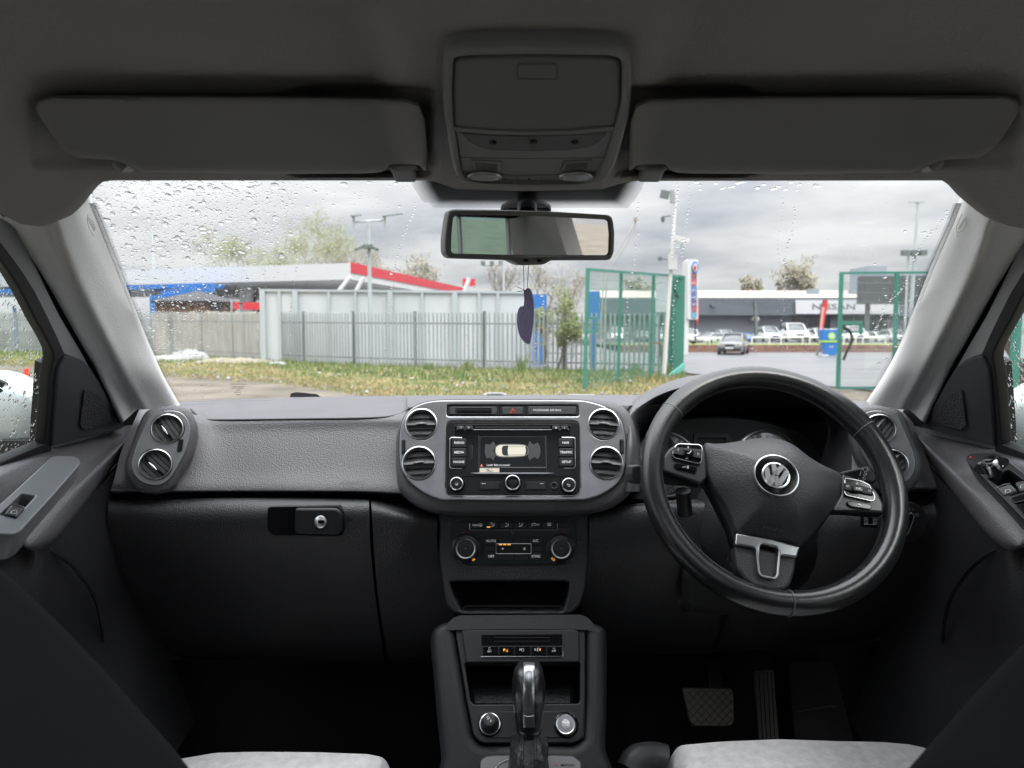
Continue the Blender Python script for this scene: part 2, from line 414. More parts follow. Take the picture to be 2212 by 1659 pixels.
p, q = hpt(573), hpt(1152); mb = MB(); mb.bar(p + Vector((0, -.02, P(573, 627, p.y).z)), q + Vector((0, -.02, P(1152, 632, q.y).z)), .18, .09); mb.build('top_rail', postg, t, None)
# brown board fence and clutter left of it
t = thing('board_fence', 'brown timber board fence behind the palisade at the left', 'fence')
mb = MB(); mb2 = MB(); px = 330
k = 0
while px < 572:
    Y = 37.5 - (px - 330) / 240 * 2; wd = random.uniform(7, 11); x0, x1 = (px - 1106) / F * Y, (px + wd - 1106) / F * Y; z = P(px, 673 + random.uniform(-2, 3) + max(0, (460 - px)) * .04, Y).z
    mb.box(((x0 + x1) / 2, Y, z / 2), (x1 - x0, .04, z)); px += wd + random.uniform(.3, 2.5)
mb.build('boards', board, t, None); mb2.build('blue_boards', mat('faded blue board', (.12, .24, .36), .7), t, None) if False else None

# petrol station canopy
t = thing('station_canopy', 'large white petrol station canopy with a red fascia on its right face', 'canopy')
A0, A1 = P(150, 590, 52), P(757, 568, 45); B1 = P(1003, 600, 74)
zt = A1.z; zm = P(757, 589, 45).z; zb = P(757, 604, 45).z
bk = Vector((A0.x + (B1.x - A1.x), A0.y + (B1.y - A1.y), 0))
def quadbox(mb, a, b, c, d, z0, z1):
    V = [Vector((p.x, p.y, z)) for z in (z0, z1) for p in (a, b, c, d)]
    mb.add(V, [(3, 2, 1, 0), (4, 5, 6, 7), (0, 1, 5, 4), (1, 2, 6, 5), (2, 3, 7, 6), (3, 0, 4, 7)])
mb = MB(); quadbox(mb, A0, A1, B1, bk, zb, zt); mb.build('roof', mat('canopy white', (.58, .59, .59), .5), t, None)
mb = MB(); quadbox(mb, A0 + Vector((.3, .3, 0)), A1 + Vector((-.3, .4, 0)), B1 + Vector((-.3, -.3, 0)), bk + Vector((.3, -.3, 0)), zb - .12, zb + .02); mb.build('soffit', mat('canopy soffit', (.78, .78, .76), .7), t, None)
n_ = Vector((B1.y - A1.y, -(B1.x - A1.x), 0)).normalized() * .06
mb = MB(); a, b = A1 + n_, B1 + n_; mb.add([(a.x, a.y, zm), (b.x, b.y, zm), (b.x, b.y, zt + .05), (a.x, a.y, zt + .05), (A1.x, A1.y, zm), (B1.x, B1.y, zm), (B1.x, B1.y, zt + .05), (A1.x, A1.y, zt + .05)], [(0, 1, 2, 3), (7, 6, 5, 4), (0, 4, 5, 1), (3, 2, 6, 7), (0, 3, 7, 4), (1, 5, 6, 2)])
mb.build('fascia', redm, t, None)
for px, Y, wd in ((536, 50, .75), (690, 56, .6), (880, 60, .5)):
    x = (px - 1106) / F * Y; mb = MB(); mb.box((x, Y, zb / 2), (wd, .6, zb)); mb.build('column', whitep, t, None)
mb = MB(); mb.box(((1014 - 1106) / F * 78, 78, P(1014, 610, 78).z), (1.4, .3, .8)); tag(mb.build('shop_sign', redm), 'small red sign board standing just past the end of the red canopy fascia', 'sign')
# red banner under the canopy
t = thing('banner', 'red banner on posts beneath the white canopy', 'banner'); mb = MB(); mb.box(P(549, 661, 36), (1.15, .05, .36)); mb.build('cloth', redm, t, None)
mb = MB(); mb.box(P(510, 660, 36), (.3, .05, .36)); mb.build('cloth', redm, t, None)
for px in (500, 563, 576): 
    p = P(px, 655, 36.1); mb = MB(); mb.bar((p.x, p.y, 0), (p.x, p.y, p.z + .2), .05); mb.build('post', postg, t, None)
# sloping white poles behind the hoarding
for (a, b, Y, lab) in (((736, 624), (757, 598), 30, 'left one of the two leaning white poles sticking up behind the hoarding under the canopy'), ((772, 624), (786, 599), 30, 'right one of the two leaning white poles sticking up behind the hoarding under the canopy'), ((1004, 628), (1014, 600), 31, 'leaning white pole at the far end of the red fascia')):
    mb = MB(); p, q = P(*a, Y), P(*b, Y); p = p + (p - q).normalized() * 1.0 ; mb.tube([p, q], .09); 
    tag(mb.build('leaning_pole', whitep), lab, 'pole', 'leaning white poles')
# blue framed wash bay at the left
t = thing('wash_bay', 'blue steel framed wash bay with a white side wall at the far left', 'building')
Y = 46
mb = MB(); a, b = P(-120, 636, Y), P(468, 618, Y); mb.bar(a, b, 2.4, .27); mb.build('roof_beam', bluem, t, None)
mb = MB(); p = P(346, 650, 44); mb.box((p.x, p.y, 1.7), (1.0, .6, 3.4)); mb.build('column', bluem, t, None)
mb = MB(); mb.bar(P(352, 638, 44.4), P(462, 622, 44.4), .3, .5); mb.build('beam', bluem, t, None)
mb = MB(); mb.bar(P(368, 640, 44.3), P(440, 630, 44.3), .2, .65); mb.build('beam', bluem, t, None)
for px in (30, 130, 240): p = P(px, 650, Y); mb = MB(); mb.box((p.x, p.y, 1.4), (.14, .14, 2.8)); mb.build('post', bluem, t, None)
a = P(-200, 640, 49); b = P(330, 640, 49); mb = MB(); mb.box(((a.x + b.x) / 2, 49, 1.75), (b.x - a.x, .2, 3.5)); mb.build('wall', whitep, t, None)
mb = MB(); mb.box(((a.x + b.x) / 2, 48.8, .6), (b.x - a.x, .2, 1.2)); mb.build('plinth', mat('grey brown render', (.35, .30, .26), .8), t, None)
# grey shed roof beyond
t = thing('shed', 'long low grey shed roof beyond the blue wash bay', 'building'); mb = MB(); Y = 62
V = [P(-250, 606, Y), P(160, 578, Y), P(195, 583, Y), P(330, 597, Y), P(330, 612, Y), P(-250, 625, Y)]
mb.add(V + [v + Vector((0, 6, 0)) for v in V], [(0, 5, 4, 3, 2, 1), (6, 7, 8, 9, 10, 11)] + [(i, (i + 1) % 6, 6 + (i + 1) % 6, 6 + i) for i in range(6)]); mb.build('roof', mat('grey sheet roof', (.42, .44, .46), .6), t, None)
mb = MB(); a, b = P(-250, 625, Y + 1), P(330, 612, Y + 1); mb.box(((a.x + b.x) / 2, Y + 3, b.z / 2), (b.x - a.x, 4, b.z)); mb.build('wall', midg, t, None)
# gazebo with black pyramid roof
t = thing('gazebo', 'timber kiosk with a black pyramid roof behind the fence at left', 'kiosk'); Y = 41
ap = P(428, 630, Y); L0, R0 = P(360, 656, Y), P(500, 652, Y); hw = (R0.x - L0.x) / 2; cxg = (L0.x + R0.x) / 2; ze = R0.z
mb = MB(); V = [(cxg - hw, Y - hw, ze), (cxg + hw, Y - hw, ze), (cxg + hw, Y + hw, ze), (cxg - hw, Y + hw, ze), (cxg, Y, ap.z + .05)]
V += [(a, b, c - .09) for a, b, c in V[:4]]
mb.add(V, [(0, 1, 4), (1, 2, 4), (2, 3, 4), (3, 0, 4), (5, 6, 1, 0), (6, 7, 2, 1), (7, 8, 3, 2), (8, 5, 0, 3), (8, 7, 6, 5)]); mb.build('roof', mat('black felt', (.035, .035, .04), .7), t, None)
mb = MB(); mb.box((cxg - .1, Y, ze / 2), (hw * 1.75, hw * 1.7, ze)); mb.build('wall', mat('kiosk timber', (.12, .065, .045), .7, vary=(2, (.2, .13, .08), .4, .6)), t, None)
mb = MB(); p = P(462, 664, Y - hw); mb.box((p.x, Y - hw * .86 , p.z), (.62, .04, .5)); mb.build('window', carglass, t, None)

# lamp posts
def post(name, label, px, ytop, ybase, Y, r, m=postg, group=None, lean=0):
    t = thing(name, label, 'lamp post' if 'lamp' in name else 'pole', group); x = (px - 1106) / F * Y; zt = P(px, ytop, Y).z
    mb = MB(); mb.tube([(x, Y, 0), (x + lean, Y, zt)], [r * 1.25, r * .8], 10); mb.build('shaft', m, t); return t, x, zt
t, x, zt = post('lamp_post', 'grey double arm lamp post rising in front of the hoarding', 801, 478, 790, 27, .075)
k = 27 / F
mb = MB(); mb.tube([(x - 32 * k, 27, zt - .03), (x + 36 * k, 27, zt + .04)], .04); mb.build('cross_arm', postg, t)
for dx, s in ((-32, -1), (34, 1)):
    mb = MB(); mb.tube([(x + dx * k, 27, zt - .22), (x + dx * k, 27, zt + .16)], .05); mb.build('bracket', postg, t)
mb = MB(); mb.bar((x - 38 * k, 26.9, zt + .19), (x - 14 * k, 26.9, zt + .25), .26, .07); mb.build('lamp_head', postg, t)
mb = MB(); mb.bar((x + 29 * k, 26.9, zt + .19), (x + 74 * k, 26.9, zt + .30), .26, .07); mb.build('lamp_head', postg, t)
zc_ = P(801, 537, 27).z
mb = MB(); mb.box((x, 26.85, zc_ + .05), (.34, .3, .14)); mb.build('camera_bracket', galvd, t)
for dx, dz in ((-.28, -.02), (.26, 0)): mb = MB(); mb.bar((x + dx * .6, 26.8, zc_ + .05), (x + dx * 1.5, 26.6, zc_ - .08), .1, .1); mb.build('camera', galvd, t)
t, x, zt = post('lamp_post', 'thin grey lamp post far left beyond the canopy roof', 339, 487, 660, 60, .09)
mb = MB(); mb.bar((x - .1, 60, zt), (x + 1.0, 60, zt + .1), .3, .08); mb.build('lamp_head', postg, t)
t, x, zt = post('floodlight_mast', 'distant mast with three floodlights seen below the mirror', 1063, 574, 700, 90, .12)
mb = MB(); mb.bar((x - 1.2, 90, zt), (x + 1.2, 90, zt), .12); mb.build('cross_arm', postg, t)
for d in (-1.1, 0, 1.1): mb = MB(); mb.box((x + d, 89.8, zt + .3), (.55, .4, .5)); mb.build('floodlight', galvd, t)
t, x, zt = post('pole', 'plain thin grey pole right of the small floodlight mast', 1088, 440, 700, 60, .10)
# CCTV pole
Y = 19.6; kk = Y / F
t, x, zt = post('camera_pole', 'tall white pole with floodlight and security cameras behind the green gate', 1434, 412, 800, Y, .05, mat('off white pole', (.66, .65, .63), .5), lean=.26)
def cp(px, py, d=0): return P(px, py, Y - d)
mb = MB(); p = cp(1436, 420, .15); mb.box(p, (.23, .12, .2), Matrix.Rotation(R(12), 3, 'Y')); mb.build('floodlight', galvd, t)
mb = MB(); mb.tube([cp(1436, 418), cp(1456, 418)], .015); mb.build('bracket', postg, t)
mb = MB(); mb.box(cp(1452, 425, .06), (.1, .1, .34)); mb.build('junction_box', galv, t)
mb = MB(); mb.tube([cp(1430, 468), cp(1449, 466)], .018); mb.tube([cp(1432, 470, .1), cp(1432, 480, .1)], [.06, .04]); mb.build('dome_camera', galvd, t)
mb = MB(); mb.bar(cp(1454, 512, .2), cp(1492, 521, .45), .17, .13); mb.build('security_camera', whitep, t)
mb = MB(); mb.tube([cp(1443, 538), cp(1470, 536), cp(1474, 524, .2)], .02); mb.build('bracket', postg, t)
mb = MB(); mb.box(cp(1453, 566, .08), (.24, .14, .42)); mb.build('cabinet', mat('light grey cabinet', (.55, .56, .57), .5), t)
mb = MB(); mb.tube([cp(1424, 559), cp(1442, 560)], .015); mb.box(cp(1426, 559, .1), (.09, .16, .09)); mb.build('camera', galvd, t)
# bent pipes
t = thing('bent_pole', 'pair of thin pipes bent to the right with a small lamp behind the mesh gate', 'pole'); Y = 20.5
for dx, dy in ((0, 0), (7, 3)):
    mb = MB(); mb.tube(cr([P(1296 + dx, 796, Y), P(1300 + dx, 680, Y), P(1305 + dx, 600, Y), P(1312 + dx, 578, Y), P(1345 + dx, 525 + dy, Y), P(1368 + dx * .4, 488 + dy, Y), P(1373, 474, Y)], 4), .017, 6); mb.build('pipe', mat('weathered pipe', (.40, .39, .37), .6), t)
mb = MB(); mb.tube([P(1372, 478, Y), P(1373, 470, Y)], .05); mb.build('lamp', mat('weathered cap', (.34, .28, .24), .8), t)
for px in (1277, 1284): 
    pass
t, x, zt = post('lamp_post', 'tall slim grey lamp post with three floodlights at the far right', 1962, 437, 700, 58, .13, lean=.25)
mb = MB(); mb.bar((x - .5, 58, zt + .02), (x + .8, 58, zt + .02), .25, .1); mb.build('lamp_head', postg, t)
zf = P(1960, 551, 58).z; mb = MB(); mb.bar((x - .9, 58, zf), (x + .7, 58, zf), .1); mb.build('cross_arm', postg, t)
for d in (-.8, -.05, .65): mb = MB(); mb.box((x + d, 57.7, zf + .15), (.5, .4, .4)); mb.build('floodlight', galvd, t)
mb = MB(); mb.tube([(x - .35, 58, 0), (x - .35, 58, zf)], .09); mb.build('shaft', postg, t)

# blue totem + bush
t = thing('totem_sign', 'blue and white forecourt totem beside the straggly bush', 'sign'); Y = 26.5
c1 = P(1163, 700, Y); mb = MB(); mb.box((c1.x, Y, P(1163, 636, Y).z / 2 + .75), (.62, .12, P(1163, 636, Y).z - 1.5)); mb.build('board', bluem, t)
for px in (1156, 1171): p = P(px, 700, Y); mb = MB(); mb.box((p.x, Y, .8), (.18, .12, 1.6)); mb.build('leg', bluem, t)
mb = MB(); p = P(1168, 700, Y - .08); mb.box(p, (.3, .02, .2)); mb.build('emblem', mat('lime', (.35, .6, .05), .5), t)
t = thing('bunting_sign', 'blue service sign seen through the left edge of the mesh gate', 'sign'); mb = MB(); p = P(1282, 660, 24); mb.box((p.x, 24, p.z), (.42, .08, .95)); mb.build('board', bluem, t); mb = MB(); mb.box((p.x, 24, p.z / 2), (.1, .06, p.z)); mb.build('post', bluem, t)
leafg = mat('bush leaf', (.09, .13, .035), .7, vary=(2, (.18, .20, .07), .35, .65)); barkm = mat('bark', (.14, .11, .085), .9); twig = mat('twig', (.30, .27, .235), .9)
budg = mat('willow leaf', (.20, .23, .10), .8, vary=(.5, (.26, .27, .15), .35, .65)); budb = mat('budding twig', (.26, .24, .18), .9, vary=(.5, (.31, .29, .22), .35, .65))
def tree(label, px, ybase, ytop, wpx, Y, lm, tm, nleaf, lsz, levels=5, name='tree', group='trees beyond the fences', zb=0, cat='tree', seed=1, rs=1.0):
    rnd = random.Random(seed * 31 + int(px)); t = thing(name, label, cat, group)
    x = (px - 1106) / F * Y; zt = P(px, ytop, Y).z; H = zt - zb; Wd = wpx / 2 * Y / F; tr = MB(); tips = []
    def grow(p, d, ln, r, lv):
        n = 3; pts = [p]; q = p.copy(); dd = d.copy()
        for i in range(n):
            dd = (dd + Vector((rnd.gauss(0, .14), rnd.gauss(0, .14), rnd.gauss(.05, .08)))).normalized(); q = q + dd * ln / n; pts.append(q.copy())
        tr.tube(pts, [r * (1 - .35 * i / n) for i in range(n + 1)], 5 if lv < 2 else 3, cap=False); tips.extend(pts[1:] if lv >= levels - 2 else [])
        if lv >= levels: return
        for c in range(rnd.choice((2, 3, 3)) if lv else 4):
            a = rnd.random() * 6.28; s = rnd.uniform(.35, .85)
            side = dd.orthogonal().normalized(); side = Matrix.Rotation(a, 3, dd) @ side
            nd = (dd * (1 - s * .45) + side * s * .9); nd.x *= Wd / (H * .45); nd = nd.normalized()
            grow(pts[rnd.choice((2, 3, 3))], nd, ln * rnd.uniform(.62, .85), r * .6, lv + 1)
    grow(Vector((x, Y, zb)), Vector((rnd.gauss(0, .08), 0, 1)), H * .30, (H * .018 + .03) * rs, 0)
    # fit the grown tree to its height
    zs = sorted(v.z for v in tips); mz = zs[int(len(zs) * .96)]; dxs = sorted(abs(v.x - x) for v in tips if v.z > zb + (mz - zb) * .4); mx_ = dxs[int(len(dxs) * .88)]; fz = H / (mz - zb); fx = max(.5, min(4, Wd / mx_))
    def fit(v): return Vector((x + (v.x - x) * fx, Y + (v.y - Y) * fx, zb + (v.z - zb) * fz))
    tr.v = [fit(v) for v in tr.v]; tips = [fit(v) for v in tips]
    tr.build('trunk', tm, t, None)
    if nleaf:
        cr_ = MB()
        for i in range(nleaf):
            c = rnd.choice(tips) + Vector((rnd.gauss(0, 1), rnd.gauss(0, 1), rnd.gauss(0, 1))) * H * .03
            a = Vector((rnd.gauss(0, 1), rnd.gauss(0, 1), rnd.gauss(0, 1))).normalized(); b = a.orthogonal().normalized(); s = lsz * rnd.uniform(.5, 1.2)
            cr_.add([c - a * s, c + b * s * .5, c + a * s, c - b * s * .5], [(0, 1, 2, 3)])
        cr_.build('crown', lm, t, None)
    return t
tree('large spreading willow with fresh pale green leaves above the canopy', 640, 640, 493, 200, 62, budg, twig, 11000, .08, 7, seed=3)
tree('lower yellow green willow at the left end of the tree group', 540, 640, 522, 170, 66, budg, twig, 7000, .08, 6, seed=5)
tree('bare leafless tree between the willow and the double arm lamp post', 735, 640, 533, 80, 64, budb, twig, 500, .12, 6, seed=4)
tree('second bare tree right behind the double arm lamp post', 785, 640, 540, 70, 66, budb, twig, 400, .12, 6, seed=9)
tree('golden budding tree peeping over the middle of the red fascia', 890, 640, 562, 90, 95, budb, twig, 1800, .2, 5, seed=2)
tree('sparse tree under the left half of the mirror', 1080, 660, 575, 60, 85, budb, twig, 200, .15, 6, seed=8)
tree('brownish budding tree behind the hanging heart', 1172, 680, 572, 100, 80, budb, twig, 500, .16, 6, seed=6)
tree('thin pale tree just left of the mesh gate', 1232, 690, 592, 60, 70, budb, twig, 250, .12, 6, seed=7)
tree('hazy tree behind the middle panel of the mesh gate', 1375, 650, 606, 110, 120, budb, twig, 1500, .35, 5, seed=12)
tree('small tree over the left part of the dealership roof', 1604, 640, 600, 50, 130, budb, twig, 900, .4, 5, seed=13)
tree('bushy bare crowned tree above the dealership roof left of the sign', 1675, 650, 577, 110, 125, budb, twig, 2000, .36, 6, seed=14)
tree('low rounded tree between the bare crowned tree and the grey roof box', 1722, 650, 602, 60, 128, budb, twig, 1500, .38, 5, seed=15)
tree('straggly green bush against the fence beside the blue totem', 1206, 800, 645, 62, 22.6, leafg, barkm, 4200, .05, 6, name='bush', group=None, cat='bush', seed=10, rs=.4)
tree('thin leafy shoots growing up against the blue totem', 1176, 800, 668, 36, 23.5, leafg, barkm, 900, .06, 4, name='bush', group=None, cat='bush', seed=11, rs=.4)

# green mesh gates
def mesh_wires(mb, a, b, z0a, z1a, z0b, z1b, sp=.06, spz=.2, r=.003):
    L_ = (b - a).length; n = int(L_ / sp)
    for i in range(1, n):
        q = i / n; p = a.lerp(b, q); mb.bar(p + Vector((0, 0, z0a * (1 - q) + z0b * q)), p + Vector((0, 0, z1a * (1 - q) + z1b * q)), r * 2)
    H = z1a - z0a; n = int(H / spz)
    for i in range(1, n):
        q = i / n; mb.bar(a + Vector((0, 0, z0a + (z1a - z0a) * q)), b + Vector((0, 0, z0b + (z1b - z0b) * q)), r * 2.6)
def gpost(mb, top, bot, Y, w, d=.06):
    a, b = P(*bot, Y), P(*top, Y); mb.bar(a, b, w, d, up=(0, 1, 0))
t = thing('mesh_gate', 'open green steel mesh gate leaf beside the road left of the steering wheel', 'gate')
GY = [15.4, 17.3, 19.3, 20.9]
gt = [((1270, 581), (1262, 848)), ((1342, 587), (1334, 840)), ((1412, 592), (1404, 831))]
for (a, b), Y, wd in zip(gt, GY, (.085, .075, .075)): mb = MB(); gpost(mb, a, b, Y, wd); mb.build('upright', green, t, None)
mb = MB(); mb.bar(P(1268, 582, GY[0]), P(1474, 597, GY[3]), .06, .06); mb.build('top_rail', green, t, None)
mb = MB(); mb.bar(P(1262, 845, GY[0]), P(1450, 822, GY[3]), .06, .07); mb.build('bottom_rail', green, t, None)
a, b = G(1264, 848), G(1452, 818); a = P(1266, 845, GY[0]); b = P(1455, 820, GY[3]); ta, tb = P(1266, 583, GY[0]), P(1455, 596, GY[3])
mb = MB(); mesh_wires(mb, Vector((a.x, a.y, 0)), Vector((b.x, b.y, 0)), a.z, ta.z, b.z, tb.z); mb.build('mesh', green, t, None)
mb = MB(); q = [P(1270, 687, 15.35), P(1289, 687, 15.35), P(1289, 717, 15.35), P(1270, 717, 15.35)]
for i in range(3): mb.bar(q[i], q[i + 1], .05)
mb.build('lock_frame', green, t, None)
mb = MB(); mb.bar(P(1446, 598, 20.8), P(1468, 640, 20.8), .07); mb.build('brace', green, t, None)
t = thing('gate_post', 'wide green steel gate post where the mesh gate hinges', 'post')
mb = MB(); p = P(1464, 700, 21); mb.box((p.x, 21, P(1464, 597, 21).z / 2), (.32, .3, P(1464, 597, 21).z)); mb.build('upright', green, t, None)
mb = MB(); mb.bar(P(1448, 812, 20.7), P(1448, 618, 20.7), .09); mb.build('hinge_post', mat('dark green', (.012, .09, .07), .5), t, None)
mb = MB(); mb.bar(P(1478, 790, 20.5), P(1432, 826, 19.0), .05, .16); mb.build('drop_plate', mat('pale green', (.10, .40, .33), .4), t, None)
t = thing('mesh_gate', 'green steel mesh gate leaf right of the steering wheel in front of the sign', 'gate')
Y = 15.5
mb = MB(); gpost(mb, (1818, 588), (1810, 836), Y, .075); mb.build('upright', green, t, None)
mb = MB(); gpost(mb, (1938, 588), (1930, 836), Y, .075); mb.build('upright', green, t, None)
mb = MB(); gpost(mb, (2058, 588), (2050, 836), Y, .075); mb.build('upright', green, t, None)
mb = MB(); mb.bar(P(1814, 590, Y), P(2070, 588, Y), .05, .05); mb.build('top_rail', green, t, None)
mb = MB(); mb.bar(P(1808, 838, Y), P(2064, 838, Y), .05, .06); mb.build('bottom_rail', green, t, None)
a, b = P(1812, 838, Y), P(2056, 838, Y); c = P(1812, 590, Y)
mb = MB(); mesh_wires(mb, Vector((a.x, Y, 0)), Vector((b.x, Y, 0)), a.z, c.z, a.z, c.z, .05, .2, .0025); mb.build('mesh', mat('grey mesh wire', (.25, .30, .29), .5), t, None)
mb = MB(); q = [P(1815, 698, Y), P(1860, 698, Y), P(1860, 718, Y), P(1815, 718, Y)]; mb.bar(q[0], q[1], .07); mb.bar(q[1], q[2] + Vector((0, 0, -.05)), .06); mb.bar(q[2], q[3], .035); mb.build('lock_frame', green, t, None)
mb = MB(); mb.tube(cr([P(1820, 705, 15.3), P(1836, 716, 15.3), P(1840, 735, 15.3), P(1828, 762, 15.3), P(1822, 778, 15.3)], 5), .03, 8); mb.build('chain', blackm, t)
mb = MB(); mb.bar(G(1434, 812) , P(1426, 740, 20.4), .07); mb.bar(P(1426, 741, 20.4), P(1408, 741, 20.4), .06)
tag(mb.build('bollard', mat('rust', (.30, .16, .10), .8)), 'rusty angle post in the grass behind the mesh gate', 'post')
# notice board behind gate
t = thing('notice_board', 'large pale notice board on a frame behind the mesh gate', 'sign'); Y = 24
mb = MB(); p0, p1 = P(1417, 608, Y), P(1452, 674, Y); mb.box(((p0.x + p1.x) / 2, Y, (p0.z + p1.z) / 2), (p1.x - p0.x, .06, p0.z - p1.z)); mb.build('board', mat('pale sign', (.52, .54, .56), .5), t)
for px in (1420, 1450): p = P(px, 676, Y + .1); mb = MB(); mb.bar((p.x, p.y, 0), (p.x, p.y, p.z + .3), .06); mb.build('post', postg, t)
# price totem
t = thing('price_totem', 'tall white fuel price totem with coloured price panels', 'sign'); Y = 27
a, b = P(1481, 563, Y), P(1492, 563, Y); mb = MB(); mb.box(((a.x + b.x) / 2, Y + .3, a.z / 2 + .2), (b.x - a.x, .4, a.z - .4)); mb.build('pylon', whitep, t)
face = Plane(0, 0, 0, n=(.25, -1, 0), o=P(1500, 650, Y + .05))
cols = [((.10, .45, .12), 590, 12), ((.25, .03, .05), 604, 12), ((.65, .03, .06), 618, 13), ((.05, .18, .55), 633, 13), ((.05, .12, .5), 648, 13), ((.03, .04, .25), 663, 13), ((.4, .03, .08), 677, 12), ((.05, .45, .65), 690, 11)]
for i, (c, y, h) in enumerate(cols):
    pn = plate('price_panel', face, rect(1494.5, y - 15, 1505.5, y - 15 + h), .0, .04, mat('price colour %d' % i, tuple(x * .55 + .10 for x in c), .4), t)
plate('fascia', face, rect(1486, 560, 1508, 690, 3), -.25, -.005, whitep, t)
em = plate('emblem', face, circ(1502, 578, 6.5, 24, 13), .0, .05, bluem, t); plate('emblem_disc', face, circ(1502, 578, 4.4, 20, 9.5), .05, .07, whitep, em); plate('emblem_centre', face, circ(1502, 579, 2.6, 16, 6), .07, .09, redm, em)
for y in (624, 640, 655, 670): text('price', '149.9', face, 1500, y - 12, 5, .045, whitep, t)
# dealership
t = thing('dealership', 'long low dark grey car showroom with a cream edged roof and lit white sign', 'building'); Y = 80
def wx(px, Y=80): return (px - 1106) / F * Y
def wzz(py, Y=80): return P(1106, py, Y).z
x0, x1 = wx(1300), wx(2120)
mb = MB(); mb.box(((x0 + x1) / 2, Y + 9, (wzz(643) + wzz(681)) / 2), (x1 - x0, 18, wzz(643) - wzz(681))); mb.build('fascia', darkg, t, None)
mb = MB(); mb.add([(x0, Y + .5, wzz(642.6)), (x1, Y + .5, wzz(642.6)), (x1, Y + 16, wzz(642.6) + 1.6), (x0, Y + 16, wzz(642.6) + 1.6), (x0, Y + 16, wzz(642.6)), (x1, Y + 16, wzz(642.6))], [(0, 1, 2, 3), (3, 2, 5, 4), (0, 3, 4), (1, 5, 2)]); mb.build('roof', creamr, t, None)
mb = MB(); mb.box(((x0 + x1) / 2, Y + 9.9, wzz(681.3) / 2), (x1 - x0, 17.6, wzz(681.3))); mb.build('wall', midg, t, None)
for a, b in ((1718, 1748), (1752, 1800), (1820, 1850), (1856, 1900), (1905, 1925)):
    mb = MB(); mb.box(((wx(a) + wx(b)) / 2, Y + 1.05, 1.6), (wx(b) - wx(a), .06, 3.0)); mb.build('window', carglass, t, None)
sp = Plane(0, 0, 0, o=(0, Y - .1, 3))
sg = plate('sign_board', sp, rect(1719, 648, 1942, 678, 3), 0, .15, mat('sign face', (.62, .62, .64), .5), t)
text('lettering', 'NISSAN', sp, 1801, 663, 12.2, .17, mat('sign letter', (.16, .17, .18), .4), sg, sx=1.62, ext=.02)
for a, b, y0, y1 in ((1742, 1760, 624.5, 641), (1833, 1856, 627, 641)):
    mb = MB(); mb.box(((wx(a, 88) + wx(b, 88)) / 2, 88, (P(0, y0, 88).z + wzz(642) + 0) / 2), (wx(b, 88) - wx(a, 88), 1.5, P(0, y0, 88).z - wzz(642))); mb.build('roof_vent', mat('roof box', (.25, .29, .33), .6), t, None)
mb = MB(); mb.tube([(wx(1537), Y - .3, wzz(658)), (wx(1537), Y, wzz(658))], .25); mb.build('wall_lamp', galvd, t)
mb = MB(); mb.tube([(wx(1629), Y - .5, wzz(689)), (wx(1629), Y + 1, wzz(689))], .3); mb.build('wall_lamp', mat('headlamp lens', (.62, .60, .50), .15), t)
t = thing('billboard', 'large dark grey billboard block above the showroom at the right', 'billboard'); Y = 66
mb = MB(); a, b = P(1856, 597, Y), P(2120, 657, Y); mb.box(((a.x + b.x) / 2, Y, (a.z + b.z) / 2), (b.x - a.x, .6, a.z - b.z)); mb.build('panel', mat('billboard grey', (.06, .062, .07), .6, vary=(.2, (.08, .082, .09), .4, .6)), t)
mb = MB(); mb.bar(P(1856, 596, Y), P(2120, 594, Y), .5, .14); mb.build('frame', mat('roof box', (.25, .29, .33), .6), t)
for px in (1875, 2090): mb = MB(); p = P(px, 650, Y + .5); mb.box((p.x, p.y, p.z / 2), (.35, .3, p.z)); mb.build('post', galvd, t)
mb = MB(); a, b = P(1856, 578, 92), P(1893, 600, 92); mb.box(((a.x + b.x) / 2, 92, a.z / 2), (b.x - a.x, 5, a.z)); tag(mb.build('office_block', mat('roof box', (.25, .29, .33), .6)), 'pale grey block poking up behind the dark billboard', 'building')
# brick retaining wall, grass and raised forecourt
WX0, WX1 = (1340 - 1106) / F * 40, (2160 - 1106) / F * 40
t = thing('retaining_wall', 'low brown brick retaining wall along the far side of the road', 'wall'); mb = MB(); mb.box(((WX0 + WX1) / 2, 40.3, .22), (WX1 - WX0, .4, .46)); mb.build('brickwork', brickm, t, None)
tag(raw('verge', [(WX0, 40.45, .458), (WX1, 40.45, .458), (WX1 + 8, 50, .30), (WX0, 50, .30)], [(0, 1, 2, 3)], grass2), kind='structure')
tag(raw('car_park', [(WX0, 49.9, .30), (WX1 + 8, 49.9, .30), (WX1 + 30, 96, .05), (WX0, 96, .05)], [(0, 1, 2, 3)], mat('dark paving', (.08, .08, .085), .6)), kind='structure')
for i, (a, b, lab) in enumerate(((1533, 1571, 'leftmost white hoop barrier beside the price totem'), (1624, 1662, 'white hoop barrier in front of the silver car left of the white car'), (1687, 1734, 'white hoop barrier in front of the bright white car'), (1749, 1790, 'white hoop barrier half behind the blue air pump'), (1822, 1848, 'white hoop barrier just right of the green gate upright'), (1864, 1912, 'rightmost white hoop barrier near the windscreen pillar'))):
    Y = 41.2; pa, pb = P(a, 744, Y), P(b, 744, Y); zt = P(a, 729, Y).z; mb = MB()
    mb.tube([(pa.x, Y, .4), (pa.x, Y, zt - .12)] + [(pa.x + .12 - .12 * math.cos(q), Y, zt - .12 + .12 * math.sin(q)) for q in (.5, 1.0, 1.57)] + [(pb.x - .12 + .12 * math.sin(q), Y, zt - .12 + .12 * math.cos(q)) for q in (0, .5, 1.0)] + [(pb.x, Y, zt - .12), (pb.x, Y, .4)], .045, 8)
    tag(mb.build('hoop_barrier', whitep), lab, 'barrier', 'white hoop barriers on the grass')
